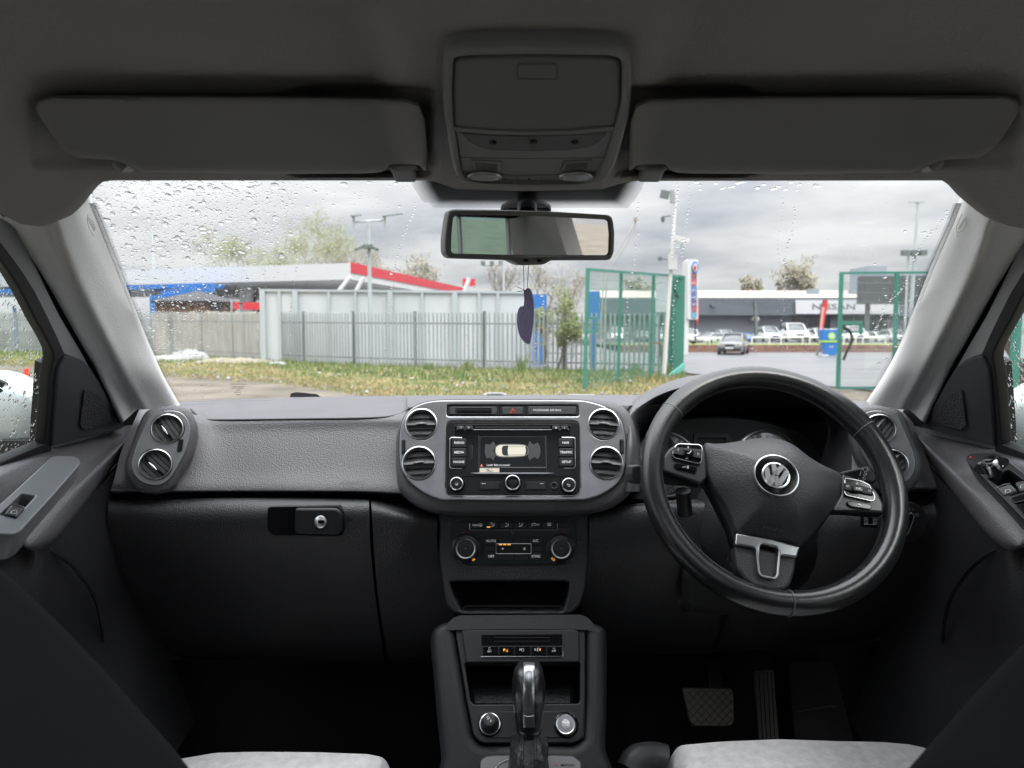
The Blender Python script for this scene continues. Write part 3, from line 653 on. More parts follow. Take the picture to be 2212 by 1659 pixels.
# cars
def car(label, px, w_px, Y, z, col, yaw=0, H=1.5, W=1.8, Ln=4.3, name='parked_car', van=False, cat='car'):
    t = thing(name, label, cat, 'cars parked in front of the showroom' if Y > 45 else None)
    x = (px - 1106) / F * Y; S = (w_px * Y / F) / W
    m = mat('car paint ' + '%.2f %.2f %.2f' % col, col, .25, .2, coat=.6)
    RZ = Matrix.Rotation(R(yaw), 4, 'Z'); M = Matrix.Translation((x, Y, z)) @ RZ @ Matrix.Diagonal((S, S, S, 1))
    def fin(mb, nm, mt, sm=50):
        mb.v = [M @ v for v in mb.v]; return mb.build(nm, mt, t, sm)
    def loft(secs, n=None):
        mb = MB(); V = []
        for y, hw, z0, z1, tw in secs:
            top = hw * tw
            V += [(-hw * .93, y, z0), (-hw, y, z0 + (z1 - z0) * .35), (-hw * (tw * .5 + .5), y, z0 + (z1 - z0) * .8), (-top * .9, y, z1), (0, y, z1 + .02), (top * .9, y, z1), (hw * (tw * .5 + .5), y, z0 + (z1 - z0) * .8), (hw, y, z0 + (z1 - z0) * .35), (hw * .93, y, z0)]
        k = 9; Fc = [(i * k + j, i * k + j + 1, (i + 1) * k + j + 1, (i + 1) * k + j) for i in range(len(secs) - 1) for j in range(k - 1)]
        Fc += [tuple(range(k - 1, -1, -1)), tuple((len(secs) - 1) * k + j for j in range(k))]
        return mb.add(V, Fc)
    h = W / 2; b = H * .58; l = Ln / 2
    hood = .62 * H if not van else .66 * H
    fin(loft([(-l, h * .80, .24, .5 * H, .9), (-l + .12, h * .93, .18, .54 * H, .9), (-l + .5, h, .17, hood - .04, .88), (-l + 1.15, h, .17, hood, .9), (l - .6, h, .17, hood + .03, .9), (l - .1, h * .95, .2, hood, .9), (l, h * .86, .28, .56 * H, .9)]), 'body', m)
    c0, c1 = -l + 1.0, -l + 1.75
    fin(loft([(c0, h * .86, hood - .08, hood - .02, .97), (c1, h * .88, hood - .08, H - .07, .80), (l - .9, h * .88, hood - .08, H - .07, .80), (l - .25, h * .84, hood - .08, hood + .02, .95)]), 'glasshouse', carglass)
    fin(loft([(c1 - .02, h * .66, H - .10, H - .045, .95), (0, h * .70, H - .09, H, .95), (l - .85, h * .66, H - .10, H - .045, .95)]), 'roof', m)
    for s in (-1, 1):
        mb = MB(); mb.bar((s * h * .80, c0 - .02, hood - .03), (s * h * .67, c1, H - .07), .06); fin(mb, 'pillar', m)
        mb = MB(); mb.box((s * (h + .09), c0 + .45, hood + .06), (.17, .1, .13)); fin(mb, 'wing_mirror', m)
        mb = MB(); mb.box((s * h * .70, -l + .06, .47 * H), (.34, .12, .13)); fin(mb, 'headlight', lampl)
        for y in (-l + .85, l - .8):
            mb = MB(); mb.tube([(s * (h - .2), y, .31), (s * (h + .005), y, .31)], .31, 16); fin(mb, 'wheel', tyre)
    mb = MB(); mb.box((0, -l - .005, .44 * H), (.62, .05, .13)); fin(mb, 'grille', blackm)
    mb = MB(); mb.box((0, -l - .02, .24 * H), (W * .8, .06, .16)); fin(mb, 'bumper', blackm)
    mb = MB(); mb.box((0, -l - .06, .32 * H), (.5, .03, .11)); fin(mb, 'number_plate', whitep)
    return t
silver, whitec, dgrey = (.50, .52, .53), (.76, .78, .78), (.10, .105, .11)
car('dark grey hatchback waiting at the junction in front of the brick wall', 1584, 54, 37.5, .05, (.15, .155, .16), yaw=-24, H=1.42, W=1.7)
car('low silver saloon seen side on behind the dark grey hatchback', 1532, 52, 46, .36, (.42, .44, .45), yaw=-60, H=1.4, W=2.9, Ln=4.4)
RC = [('white van with a roof light bar nearest to the price totem', 1537, 26, whitec, 1), ('silver hatchback behind the dark grey hatchback', 1563, 32, silver, 0), ('small pale car partly hidden behind the junction car', 1590, 24, (.6, .62, .6), 0),
      ('blue fronted car next to the dark feather flag', 1614, 26, (.02, .10, .45), 0), ('silver grey car right of the dark feather flag', 1657, 40, silver, 0), ('bright white sports utility car in the middle of the row', 1712, 48, whitec, 0), ('dark blue car tucked behind the bright white one', 1741, 24, (.08, .10, .14), 0),
      ('silver car behind the red feather flag', 1766, 36, (.56, .57, .58), 0), ('pale car behind the blue air pump', 1800, 34, (.6, .62, .62), 0), ('white car just right of the green gate upright', 1841, 42, whitec, 0), ('black car with a red tail light between two pale cars', 1876, 24, dgrey, 0), ('white car close to the right windscreen pillar', 1893, 30, whitec, 0), ('grey car at the far right end of the row', 1925, 34, silver, 0),
      ('maroon car left of the white van', 1521, 16, (.25, .03, .03), 0), ('white car seen through the mesh gate by its hinge post', 1490, 34, whitec, 0), ('silver car seen through the right panel of the mesh gate', 1432, 36, silver, 0), ('dark car seen through the middle panel of the mesh gate', 1388, 34, dgrey, 0), ('white car seen through the left panel of the mesh gate', 1330, 38, whitec, 0), ('pale silver car behind the bush and totem', 1262, 36, silver, 0)]
for i, (lab, px, wp, c, v) in enumerate(RC):
    car(lab, px, wp, 58 + (3 if wp < 28 else 0) + (i % 3) * .7, .16, c, yaw=random.uniform(-8, 8), H=1.66 if wp > 30 else 1.5, W=1.85, van=v)
# feather flags
def flag(label, pts, Y, m, band=None):
    t = thing('feather_flag', label, 'flag', 'feather flags in front of the showroom'); mb = MB(); V = []
    for xl, xr, y in pts: V += [P(xl, y, Y), P(xr, y, Y + .03)]
    V += [v + Vector((0, .02, 0)) for v in V]; n = len(pts); k = 2 * n
    mb.add(V, [(2 * i, 2 * i + 1, 2 * i + 3, 2 * i + 2) for i in range(n - 1)] + [(k + 2 * i + 2, k + 2 * i + 3, k + 2 * i + 1, k + 2 * i) for i in range(n - 1)]); mb.build('cloth', m, t, None)
    mb = MB(); mb.tube([P(pts[-1][0], 742, Y)] + [P(p[0], p[2], Y) for p in pts[::-1]], .03, 6); mb.build('pole', blackm, t)
    return t
t = flag('red feather flag standing in front of the white showroom sign', [(1779, 1788, 648), (1775, 1788, 660), (1772, 1784, 680), (1770, 1780, 700), (1768, 1775, 718), (1766, 1771, 731)], 45, redm)
fp = Plane(1778, 690, 44.95, 0)
text('lettering', 'CUPRA', fp, 1778, 682, 5.5, .02, whitep, t, rot=-98, ext=.005) if False else None
for y in range(664, 716, 5): 
    q = (y - 660) / 60; plate('lettering', fp, roundpoly([(1775.5 - q * 6, y), (1782 - q * 7.5, y), (1781.5 - q * 7.5, y + 3), (1775 - q * 6, y + 3)], 1, 2), .02, .03, mat('flag print', (.72, .45, .48), .6), t) 
flag('slim dark feather flag with a pale stripe left of the silver grey car', [(1628, 1634, 650), (1629, 1635, 665), (1630, 1637, 690), (1630, 1638, 724)], 45, darkg)
t = flag('red feather flag curving out behind the price totem', [(1503, 1508, 640), (1503, 1510, 660), (1503, 1510, 680), (1503, 1508, 695), (1502, 1504, 704)], 33, redm)
# blue air pump
t = thing('air_pump', 'blue air pump cabinet with a yellow green round emblem beside the right gate', 'pump'); Y = 34
pp = Plane(1794, 740, Y, 0)
plate('head', pp, rect(1778, 712, 1811, 736, 1), -.5, 0, bluem, t, bevel=.01); plate('body', pp, [(1780, 739), (1810, 739), (1806, 768), (1785, 768)], -.45, -.02, bluem, t, bevel=.01)
plate('band', pp, rect(1778, 735.5, 1811, 739.5), -.48, .01, mat('lime', (.35, .6, .05), .5), t)
em = plate('emblem', pp, circ(1797, 726, 8), 0, .02, mat('lime', (.35, .6, .05), .5), t); plate('emblem_centre', pp, circ(1797, 726, 4), .02, .03, whitep, em)
plate('base', pp, rect(1776, 766, 1790, 771), -.4, .1, mat('pale sign', (.52, .54, .56), .5), t)
mb = MB(); mb.bar(P(1772, 742, Y), P(1764, 768, Y), .08); mb.build('stand', galvd, t)
text('lettering', 'AIR', pp, 1796, 749, 4.5, -.015, whitep, t)
# plastic sheets on the verge
def crumple(label, px, py, w, d, h, seed, m=plastw):
    rnd = random.Random(seed); c = G(px, py); n = 14; mb = MB()
    for i in range(n + 1):
        for j in range(n + 1):
            u, v = i / n - .5, j / n - .5; r = max(abs(u), abs(v)) * 2; q = max(0, 1 - r ** 2)
            mb.v.append(Vector((c.x + u * w * (1 + .2 * rnd.random()), c.y + v * d, .06 + h * q ** .6 * rnd.uniform(.45, 1) + .03)))
    mb.f = [(i * (n + 1) + j, (i + 1) * (n + 1) + j, (i + 1) * (n + 1) + j + 1, i * (n + 1) + j + 1) for i in range(n) for j in range(n)]
    tag(mb.build('plastic_sheet', m, None, 30), label, 'plastic sheet', 'dumped plastic sheets')
crumple('crumpled white plastic sheet heaped against the fence at left', 410, 781, 1.3, 1.0, .50, 3)
crumple('grey white plastic sheet spread flat left of the heaped one', 350, 782, 2.0, 1.0, .22, 4)
crumple('long low cream coloured sheet lying in the grass by the fence', 505, 789, 2.6, .8, .22, 6, mat('cream sheet', (.26, .235, .17), .7))
crumple('small scrap of white plastic near the foot of the hoarding', 600, 792, .6, .3, .12, 8)
# traffic cone outside the passenger window
t = thing('traffic_cone', 'orange red traffic cone on the gravel outside the passenger window', 'cone')
Y = 11; c = P(57, 796, Y); zt = c.z; mb = MB(); mb.tube([(c.x, Y, .03), (c.x, Y, zt * .6), (c.x, Y, zt)], [.17, .085, .03], 20); mb.build('cone', mat('cone orange', (.75, .045, .02), .4), t)
mb = MB(); mb.box((c.x + .05, Y, .02), (.46, .42, .05)); mb.build('base', mat('cone orange', (.75, .045, .02), .4), t)
# hedge and post seen through the driver window
tree('dark leafy hedge tree outside the driver window', 2215, 790, 560, 240, 13, mat('dark leaf', (.05, .075, .03), .8, vary=(2, (.11, .12, .06), .35, .65)), barkm, 5000, .12, 5, group=None, seed=21)
tree('second dark hedge tree further right outside the driver window', 2420, 790, 560, 300, 12, mat('dark leaf', (.05, .075, .03), .8), barkm, 5000, .12, 5, group=None, seed=22)
mb = MB(); p = P(2196, 700, 10); mb.box((p.x, 10, 1.5), (.09, .09, 3)); tag(mb.build('fence_post', green), 'green steel post outside the driver window', 'post')
t = thing('brown_wall', 'brown brick wall behind the hedge outside the driver window', 'wall'); mb = MB(); mb.box((24, 17, .9), (12, .3, 1.8), Matrix.Rotation(R(-25), 3, 'Z')); mb.build('brickwork', brickm, t)
# ================================================================ CAR SHELL
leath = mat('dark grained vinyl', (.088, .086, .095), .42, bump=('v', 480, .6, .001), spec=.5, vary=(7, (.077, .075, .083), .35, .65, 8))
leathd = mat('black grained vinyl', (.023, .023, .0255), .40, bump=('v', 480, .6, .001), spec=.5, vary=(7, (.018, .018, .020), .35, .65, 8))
blackp = mat('matt black plastic', (.010, .010, .0115), .42, spec=.35)
gloss = mat('gloss black', (.004, .004, .005), .14, spec=.35)
darkp = mat('dark grey plastic', (.034, .035, .038), .45, spec=.4)
chrome = mat('satin chrome', (.80, .81, .83), .30, 1.0)
silv = mat('silver grey trim', (.27, .275, .29), .24, .6, vary=(40, (.31, .315, .33), .4, .6))
headm = mat('grey headliner cloth', (.35, .345, .335), .95, bump=('v', 420, .5, .001), spec=.1, vary=(3, (.31, .305, .295), .35, .65, 8))
headp = mat('grey overhead plastic', (.22, .223, .222), .5)
visorm = mat('grey visor vinyl', (.21, .21, .207), .7, bump=('n', 500, .4, .0008), spec=.25, vary=(4, (.185, .185, .181), .35, .65, 8))
pilm = mat('pale grey pillar trim', (.70, .70, .685), .8, bump=('n', 420, .5, .001), spec=.2, vary=(6, (.64, .64, .625), .35, .65, 8))
carpet = mat('black carpet', (.012, .012, .013), .95, bump=('n', 300, .6, .002), spec=.1)
rubber = mat('black rubber seal', (.008, .008, .009), .6)
iconm = mat('white legend', (.62, .64, .66), .5)
icond = mat('dim legend', (.25, .26, .27), .5)
iconl = mat('lit legend', (.8, .8, .8), .5, emit=.15)
amber = mat('amber lamp', (1.0, .42, .06), .5, emit=.9)
glass = glassmat('clear glass', (.965, .975, .97)); glass_side = glassmat('side glass', (.93, .96, .95)); glass_dark = glassmat('privacy glass', (.34, .52, .47))
water = watermat()
CX = 1130
def mir(pts): return [(2 * CX - p[0],) + tuple(p[1:]) for p in pts]
def xmid(Y): return 24 / F * Y
# windscreen surface
def gY(x, z): return 1.50 - (z - 1.257) * 1.95 - .12 * ((x - .02) / .7) ** 2
SEATFIX = 0
def gl(px, py, off=0):
    r = ray(px, py); t = 1.2
    for _ in range(14):
        p = CAM + r * t; e = gY(p.x, p.z) + off - p.y; t += e * .45
    return CAM + r * t
shell = thing('car_cabin', 'grey trimmed cabin shell of a right hand drive car seen from the rear seats', 'car')
ws = []
nxg, nzg = 24, 14
V = []; 
for j in range(nzg + 1):
    z = 1.215 + j / nzg * .40; hw = .80 - j / nzg * .16
    for i in range(nxg + 1):
        x = .02 + (i / nxg * 2 - 1) * hw; V.append((x, gY(x, z), z))
wind = raw('windscreen', V, [(j * (nxg + 1) + i, j * (nxg + 1) + i + 1, (j + 1) * (nxg + 1) + i + 1, (j + 1) * (nxg + 1) + i) for j in range(nzg) for i in range(nxg)], glass, shell)
# black dot band printed on the glass (around the mirror and along the pillars)
mb = MB()
def dot(px, py, r, off=-.004, n=6, th=0):
    c = gl(px, py, off); a = gl(px + 1, py, off) - c; b = gl(px, py + 1, off) - c; a.normalize(); b = (b - a * b.dot(a)).normalized()
    i0 = len(mb.v); mb.v += [c + (a * math.cos(q * 6.2832 / n) + b * 1.9 * math.sin(q * 6.2832 / n)) * r for q in range(n)]; mb.f.append(tuple(range(i0, i0 + n)))
sx = 3.0; row = 0; y = 386
def inside(px, py):        # 0 outside .. 1 core of the mirror patch
    h = (450 - py) / 62.0
    if h < 0: return 0
    xl = 888 + 40 * (1 - min(1, h)) ** 1.6 + (10 if h < .2 else 0); xr = 1392 - 36 * (1 - min(1, h)) ** 1.6
    return max(0, min(1, min((px - xl) / 46, (xr - px) / 46, h * 3.2)))
while y < 451:
    x = 880 + (row % 2) * sx / 2
    while x < 1402:
        q = inside(x, y)
        if q > 0: dot(x, y, (.42 + .56 * q) * sx / 2 * 1.0 / F)
        x += sx
    y += 2.4; row += 1
PIN = [(186, 405), (195, 432), (215, 480), (254, 578), (312, 725), (351, 813), (386, 876)]
PINR = [(2084, 405), (2077, 427), (2056, 480), (2012, 580), (1957, 720), (1918, 800), (1874, 868)]
def inter(tab, y):
    for (a, b), (c, d) in zip(tab, tab[1:]):
        if y <= d: return a + (c - a) * (y - b) / (d - b)
    return tab[-1][0]
y = 440; row = 0
while y < 870:
    for tab, s in ((PIN, 1), (PINR, -1)):
        xe = inter(tab, y)
        for k in range(-2, 5):
            dot(xe + s * (k * 2.6 + (row % 2) * 1.3), y, (.62 if k < 3 else .40) * 2.6 / 2 / F * 1.2)
    y += 2.2; row += 1
x = 388
while x < 1880:
    for k in range(4): dot(x + (k % 2) * 1.3, 862 + max(0, (640 - x) * .012) + k * 2.4 - 5, (.22 + k * .09) * 2.6 / 2 / F * 1.3)
    x += 2.6
fr = mb.build('dotted_border', mat('frit black', (.006, .006, .007), .5), wind, None)
# etched mark on the glass
mb = MB()
rnd = random.Random(4)
for yy, xa, xb in ((823, 512, 520), (829, 497, 533), (835, 500, 528), (838, 499, 524), (842, 510, 519), (847, 505, 520), (852, 510, 518)):
    x = xa
    while x < xb:
        w_ = rnd.uniform(1, 2.4); mb.add([gl(x, yy, -.003), gl(x + w_, yy, -.003), gl(x + w_, yy + 1.3, -.003), gl(x, yy + 1.3, -.003)], [(0, 1, 2, 3)]); x += w_ + .7
mb.build('etched_mark', mat('frit black', (.006, .006, .007), .5), wind, None)

# headliner: grid of rays met by the roof surface
def roofz(x, Y, low=0):
    xx = abs(x - xmid(Y)); z = 1.66 - .282 * max(0, Y - .35) ** 1.6 - 1.9 * max(0, xx - .27) ** 2
    h = max(0, min(1, (.135 - xx) / .05)); h = h * h * (3 - 2 * h); g = max(0, min(1, (Y - .42) / .14)); g = g * g * (3 - 2 * g)
    return z - .026 * h * g - low
def rhit(px, py, low=0, lo=.25, hi=1.6):
    r = ray(px, py)
    for i in range(36):
        m = (lo + hi) / 2; p = CAM + r * (m / r.y)
        if p.z > roofz(p.x, m, low): hi = m
        else: lo = m
    return CAM + r * (lo / r.y)
ED = [(-420, 250), (-200, 366), (0, 461), (44, 484), (88, 490), (117, 481), (140, 460), (161, 432), (180, 410), (205, 396), (240, 390), (930, 390), (952, 397), (985, 409), (1140, 413), (1300, 409), (1335, 398), (1372, 391), (2035, 390), (2062, 396), (2086, 412), (2108, 437), (2147, 469), (2173, 487), (2212, 494), (2260, 470), (2420, 380), (2660, 250)]
def edge(px):
    for (a, b), (c, d) in zip(ED, ED[1:]):
        if px <= c: return b + (d - b) * (px - a) / (c - a)
    return ED[-1][1]
def ss(a, b, x):
    t = max(0, min(1, (x - a) / (b - a))); return t * t * (3 - 2 * t)
def recess(px, py):       # pockets the visors fold into
    q = px if px < CX else 2 * CX - px
    a = ss(600, 690, q) * (1 - ss(905, 945, q)); top = 205 - 17 * ss(600, 680, q)
    b = ss(top - 3, top + 3, py) * (1 - ss(372, 382, py))
    c = ss(60, 75, q) * (1 - ss(600, 690, q)) * ss(204, 212, py) * (1 - ss(330, 372, py)) * .5
    g = ss(985, 1000, q if px < CX else 2 * 1150 - px) * ss(130, 140, py) * (1 - ss(372, 384, py))
    return max(.022 * max(a * b, c), .035 * g)
NX, NY = 300, 110; V = []
xs_ = [-420 + 3080 * i / NX for i in range(NX + 1)]
for px in xs_:
    e0 = edge(px); lip = rhit(px, e0)
    V.append(lip + Vector((0, .03, .012)))
    for j in range(NY):
        q = j / (NY - 1); py = e0 * (1 - q) + (-260) * q
        V.append(rhit(px, py, -recess(px, py)))
k = NY + 1
hl = raw('headliner', V, [(i * k + j, (i + 1) * k + j, (i + 1) * k + j + 1, i * k + j + 1) for i in range(NX) for j in range(NY)], headm, shell, 80)
# rear headliner with an unseen glass opening, added to let sky light in
mb = MB(); ys = [.52, .40, .2, 0, -.3, -.7, -1.1, -1.5]; xsn = [-.66, -.56, -.45, -.36, 0, .36, .47, .58, .68]
for Y in ys:
    for x in xsn:
        q = ss(.50, .16, Y) if False else max(0, min(1, (.50 - Y) / .32)); mb.v.append(Vector((x, Y, (roofz(x, Y) + .004) * (1 - q) + (1.664 - .7 * max(0, abs(x) - .4) ** 2) * q)))
n = len(xsn)
for j in range(len(ys) - 1):
    for i in range(n - 1):
        if ROOFHOLE and 1 <= j <= 5 and 3 <= i <= 4: continue
        mb.f.append((j * n + i, j * n + i + 1, (j + 1) * n + i + 1, (j + 1) * n + i))
mb.build('rear_headliner', headm, shell)
if ROOFHOLE: mb = MB(); mb.add([(-.36, .40, 1.69), (.36, .40, 1.69), (.36, -1.1, 1.69), (-.36, -1.1, 1.69)], [(0, 1, 2, 3)]); mb.build('added_roof_glass', glassmat('added roof glass', (.44, .44, .45)), shell)
# outer roof skin, side rails, floor, bulkhead, bonnet
body = mat('silver body paint', (.50, .53, .54), .3, .5, coat=.5)
mb = MB(); ys2 = [.855, .78, .6, .40]; 
for Y in ys2:
    for x in (-.75, -.5, -.25, 0, .25, .5, .75): mb.v.append(Vector((x, Y, 1.70 - .32 * max(0, Y - .38) ** 1.6 - .06 * x * x)))
mb.f = [(j * 7 + i, j * 7 + i + 1, j * 7 + i + 8, j * 7 + i + 7) for j in range(3) for i in range(6)]
for s in (-1, 1):
    b = len(mb.v); mb.v += [Vector(p) for p in ((s * .36, .40, 1.695), (s * .75, .40, 1.62), (s * .36, -1.5, 1.695), (s * .75, -1.5, 1.62))]; mb.f.append((b, b + 1, b + 3, b + 2))
mb.v += [Vector(p) for p in ((-.36, -1.1, 1.695), (.36, -1.1, 1.695), (.36, -1.5, 1.695), (-.36, -1.5, 1.695))]; b = len(mb.v) - 4; mb.f.append((b, b + 1, b + 2, b + 3))
mb.build('roof_skin', body, shell)
mb = MB(); mb.box((0.02, .2, .42), (1.5, 3.4, .04)); mb.box((.02, 1.62, .80), (1.56, .04, .80)); mb.box((-.76, 1.35, .8), (.03, .55, .80)); mb.box((.80, 1.35, .8), (.03, .55, .80))
mb.build('floor', carpet, shell)
mb = MB(); mb.box((.02, 1.47, 1.225), (1.5, .14, .02)); mb.build('scuttle', blackp, shell)
mb = MB(); mb.add([(-.78, 1.66, 1.17), (.82, 1.66, 1.17), (.80, 2.55, 1.02), (-.76, 2.55, 1.02), (-.7, 2.6, .7), (.74, 2.6, .7), (-.8, 1.5, 1.15), (.84, 1.5, 1.15), (-.8, 1.5, .6), (.84, 1.5, .6)], [(0, 1, 2, 3), (3, 2, 5, 4), (6, 7, 1, 0), (8, 9, 7, 6)]); mb.build('bonnet', body, shell)
# rear of the cabin
mb = MB(); mb.box((.02, -1.55, .82), (1.5, .04, .8)); mb.build('tailgate', headp, shell)
mb = MB(); mb.add([(-.55, -1.5, 1.22), (.59, -1.5, 1.22), (.5, -1.35, 1.62), (-.46, -1.35, 1.62)], [(0, 1, 2, 3)]); mb.build('rear_window', glass_dark, shell)
for s in (-1, 1):
    o = .02
    def S(Y, z): 
        q = (z - 1.15) / .35; return (o + s * (.735 - .14 * q), Y, z)
    mb = MB()                                   # B and C pillars, lower sides
    for y0, y1, yb0, yb1 in ((-.10, .13, -.16, .17), (-1.02, -.90, -1.22, -1.0), (-1.5, -1.38, -1.5, -1.3)):
        mb.add([S(yb0, 1.18), S(yb1, 1.18), S(y1, 1.60), S(y0, 1.60)], [(0, 1, 2, 3)])
        a = [Vector(S(yb0, 1.18)), Vector(S(yb1, 1.18)), Vector(S(y1, 1.60)), Vector(S(y0, 1.60))]; mb.add([p + Vector((-s * .05, 0, 0)) for p in a], [(3, 2, 1, 0)])
        mb.add([a[1], a[2], a[2] + Vector((-s * .05, 0, 0)), a[1] + Vector((-s * .05, 0, 0))], [(0, 1, 2, 3)])
    mb.build('rear_pillar', pilm, shell)
    mb = MB(); mb.add([S(-.16, 1.19), S(-1.5, 1.22), (o + s * .74, -1.5, .42), (o + s * .74, -.16, .42)], [(0, 1, 2, 3)]); mb.build('side_trim', leathd, shell)
    mb = MB(); mb.add([S(-.14, 1.18), S(-1.35, 1.2), S(-1.35, 1.6), S(-.08, 1.6)], [(0, 1, 2, 3)]); mb.build('rear_side_glass', glass_dark, shell)
    mb = MB(); mb.bar(S(-.12, 1.19), S(-1.4, 1.21), .05, .04); mb.bar(S(-.05, 1.575), S(-1.4, 1.575), .06, .06); mb.build('window_surround', rubber, shell)
    mb = MB(); mb.bar((o + s * .62, -.05, 1.45), (o + s * .66, -.03, .7), .045, .004); mb.build('seat_belt', mat('belt webbing', (.03, .03, .032), .7), shell)
    mb = MB(); mb.box((o + s * .60, -.04, 1.46), (.03, .06, .10)); mb.build('belt_guide', blackp, shell)
# A pillar trims
def pillar(f, mirrored):
    inn = PINR if mirrored else PIN
    out = [(0, 470), (29, 490), (52, 530), (109, 624), (177, 746), (208, 801), (262, 915)]
    cre = [(90, 455), (112, 487), (130, 545), (168, 640), (229, 758), (254, 810), (296, 885)]
    bev = [(160, 412), (176, 440), (198, 485), (238, 585), (296, 730), (336, 815), (374, 882)]
    if mirrored: out, cre, bev = mir(out), mir(cre), mir(bev)
    YY = [.78, .81, .85, .94, 1.05, 1.11, 1.19]; rows_ = []
    for i, Y in enumerate(YY):
        def mixp(a, b, t): return (a[0] + (b[0] - a[0]) * t, a[1] + (b[1] - a[1]) * t)
        I, O, C, B = inn[i], out[i], cre[i], bev[i]; s = -1 if mirrored else 1
        rows_.append([(I[0] + s * 3, I[1], Y + .13), (*I, Y + .085), (*B, Y + .060), (*mixp(B, C, .5), Y + .024), (*mixp(B, C, .82), Y + .004), (*C, Y + .016), (*mixp(C, O, .45), Y - .004), (*mixp(C, O, .85), Y - .016), (*O, Y - .004), (O[0] - s * 1, O[1], Y + .05)])
    return patch('a_pillar_trim', rows_, pilm, shell, sub=5, thick=0, smooth=50)
pillar(None, False); pillar(None, True)
for mirrored in (False, True):
    pts = [(196, 462), (208, 470), (216, 512), (212, 520)] if False else None
    pl = Plane(206 if not mirrored else 2056, 486, .885, 0, 14 if not mirrored else -14)
    a = P(203, 455, .895) if not mirrored else P(2075, 462, .9)
    seg = [(189, 462), (189, 478), (194, 492), (201, 500)] if not mirrored else [(2088, 470), (2074, 498), (2070, 502)]
# embossed AIRBAG tabs on the pillar tops
for mirrored in (False, True):
    c = (196, 485) if not mirrored else (2076, 484)
    pl = Plane(c[0], c[1], .872 if not mirrored else .872, 10, 30 if not mirrored else -30)
    em = mat('embossed grey', (.30, .30, .285), .7)
    if not mirrored: seg = [[(190, 463), (188, 476), (192, 492), (203, 511)], [(190, 470), (200, 478), (205, 490), (203, 500)]]
    else: seg = [[(2078, 462), (2066, 490), (2068, 512)], [(2086, 470), (2088, 482), (2080, 498), (2070, 503)]]
    strokes('airbag_tab', pl, seg, 1.3, .0, em, shell)
    text('airbag_mark', 'AIRBAG', pl, c[0] + (1 if not mirrored else 2), c[1], 6.0, .0, em, shell, rot=-68 if not mirrored else 64, flip=not mirrored)
# exterior scuttle things: wiper tips
mb = MB(); mb.add([P(626, 858, 1.56), P(628, 850, 1.56), P(640, 847, 1.56), P(684, 851, 1.56), P(694, 858, 1.56)] + [P(626, 858, 1.60), P(628, 850, 1.60), P(640, 848, 1.60), P(684, 852, 1.60), P(694, 858, 1.60)], [(0, 1, 2, 3, 4), (9, 8, 7, 6, 5), (0, 5, 6, 1), (1, 6, 7, 2), (2, 7, 8, 3), (3, 8, 9, 4)]); mb.build('wiper_arm', blackp, shell)

# ================================================================ RAIN
def rain(name, label, spots, surf, eps, flat=1.0):
    mb = MB(); nseg, rings = 12, 4
    for px, py, r, asp, rot in spots:
        c = surf(px, py); a = (surf(px + 4, py) - c); b = (surf(px, py - 4) - c); a.normalize(); b = (b - a * b.dot(a)).normalized(); n = a.cross(b)
        if n.y < 0: n = -n
        c = c + n * eps; V = []; h = r * .27
        ph1, ph2 = random.random() * 6, random.random() * 6; rj = [1 + .13 * math.sin(2 * math.pi * j / nseg * 2 + ph1) + .07 * math.sin(2 * math.pi * j / nseg * 3 + ph2) for j in range(nseg)]
        for i in range(rings + 1):
            t = i / rings * math.pi / 2
            if i == rings: V.append(c + n * h); break
            for j in range(nseg):
                q = 2 * math.pi * j / nseg + rot
                V.append(c + (a * math.cos(q) + b * asp * math.sin(q)) * r * rj[j] * math.cos(t) + n * h * math.sin(t))
        Fc = [(i * nseg + j, i * nseg + (j + 1) % nseg, (i + 1) * nseg + (j + 1) % nseg, (i + 1) * nseg + j) for i in range(rings - 1) for j in range(nseg)]
        Fc += [((rings - 1) * nseg + j, (rings - 1) * nseg + (j + 1) % nseg, rings * nseg) for j in range(nseg)] + [tuple(range(nseg - 1, -1, -1))]
        mb.add(V, Fc)
    o = outward(mb.build(name, water, None, 70)); return tag(o, label, 'raindrops', kind='stuff')
rd = random.Random(11); sp_ = []
def inpane(px, py): return 392 < py < 866 and inter(PIN, max(py, 406)) + 3 < px < inter(PINR, max(py, 406)) - 3
def big(): return min(.0042, rd.paretovariate(2.7) * .00066)
for i in range(11000):                                    # dense left part, thinning to the right
    px = rd.uniform(185, 760); py = rd.uniform(392, 850)
    lim = 640 - (py - 390) * .10 if py < 560 else 620 - (py - 560) * 1.0
    if px > lim + rd.uniform(-30, 30) or not inpane(px, py): continue
    sp_.append((px, py, big() * (1.0 if py < 560 else .62), rd.uniform(.8, 1.5), rd.random() * 6))
for i in range(1500):
    py = rd.uniform(560, 860); xe = inter(PIN, py); px = xe + abs(rd.gauss(0, 70))
    if inpane(px, py): sp_.append((px, py, big() * .62, rd.uniform(.9, 1.5), 0))
for i in range(110): 
    px = rd.uniform(620, 960); py = rd.uniform(393, 450)
    if px < 890: sp_.append((px, py, big() * 1.1, rd.uniform(.8, 1.3), 0))
for i in range(420): 
    px = rd.uniform(420, 1980); py = rd.uniform(395, 850)
    if inpane(px, py): sp_.append((px, py, rd.uniform(.0004, .0010), 1, 0))
for i in range(330):                                       # right lower cluster by the pillar
    py = rd.uniform(600, 850); px = inter(PINR, py) - abs(rd.gauss(0, 42)) - 4
    if inpane(px, py): sp_.append((px, py, big() * .7, rd.uniform(.7, 1.4), rd.random() * 6))
for i in range(150):
    px = rd.uniform(1620, 1780) ; py = rd.uniform(735, 775); sp_.append((px, py, rd.uniform(.0005, .0011), 1, 0))
for i in range(28): sp_.append((rd.uniform(1500, 1780), rd.uniform(394, 412), rd.uniform(.0012, .004), .7, 0))
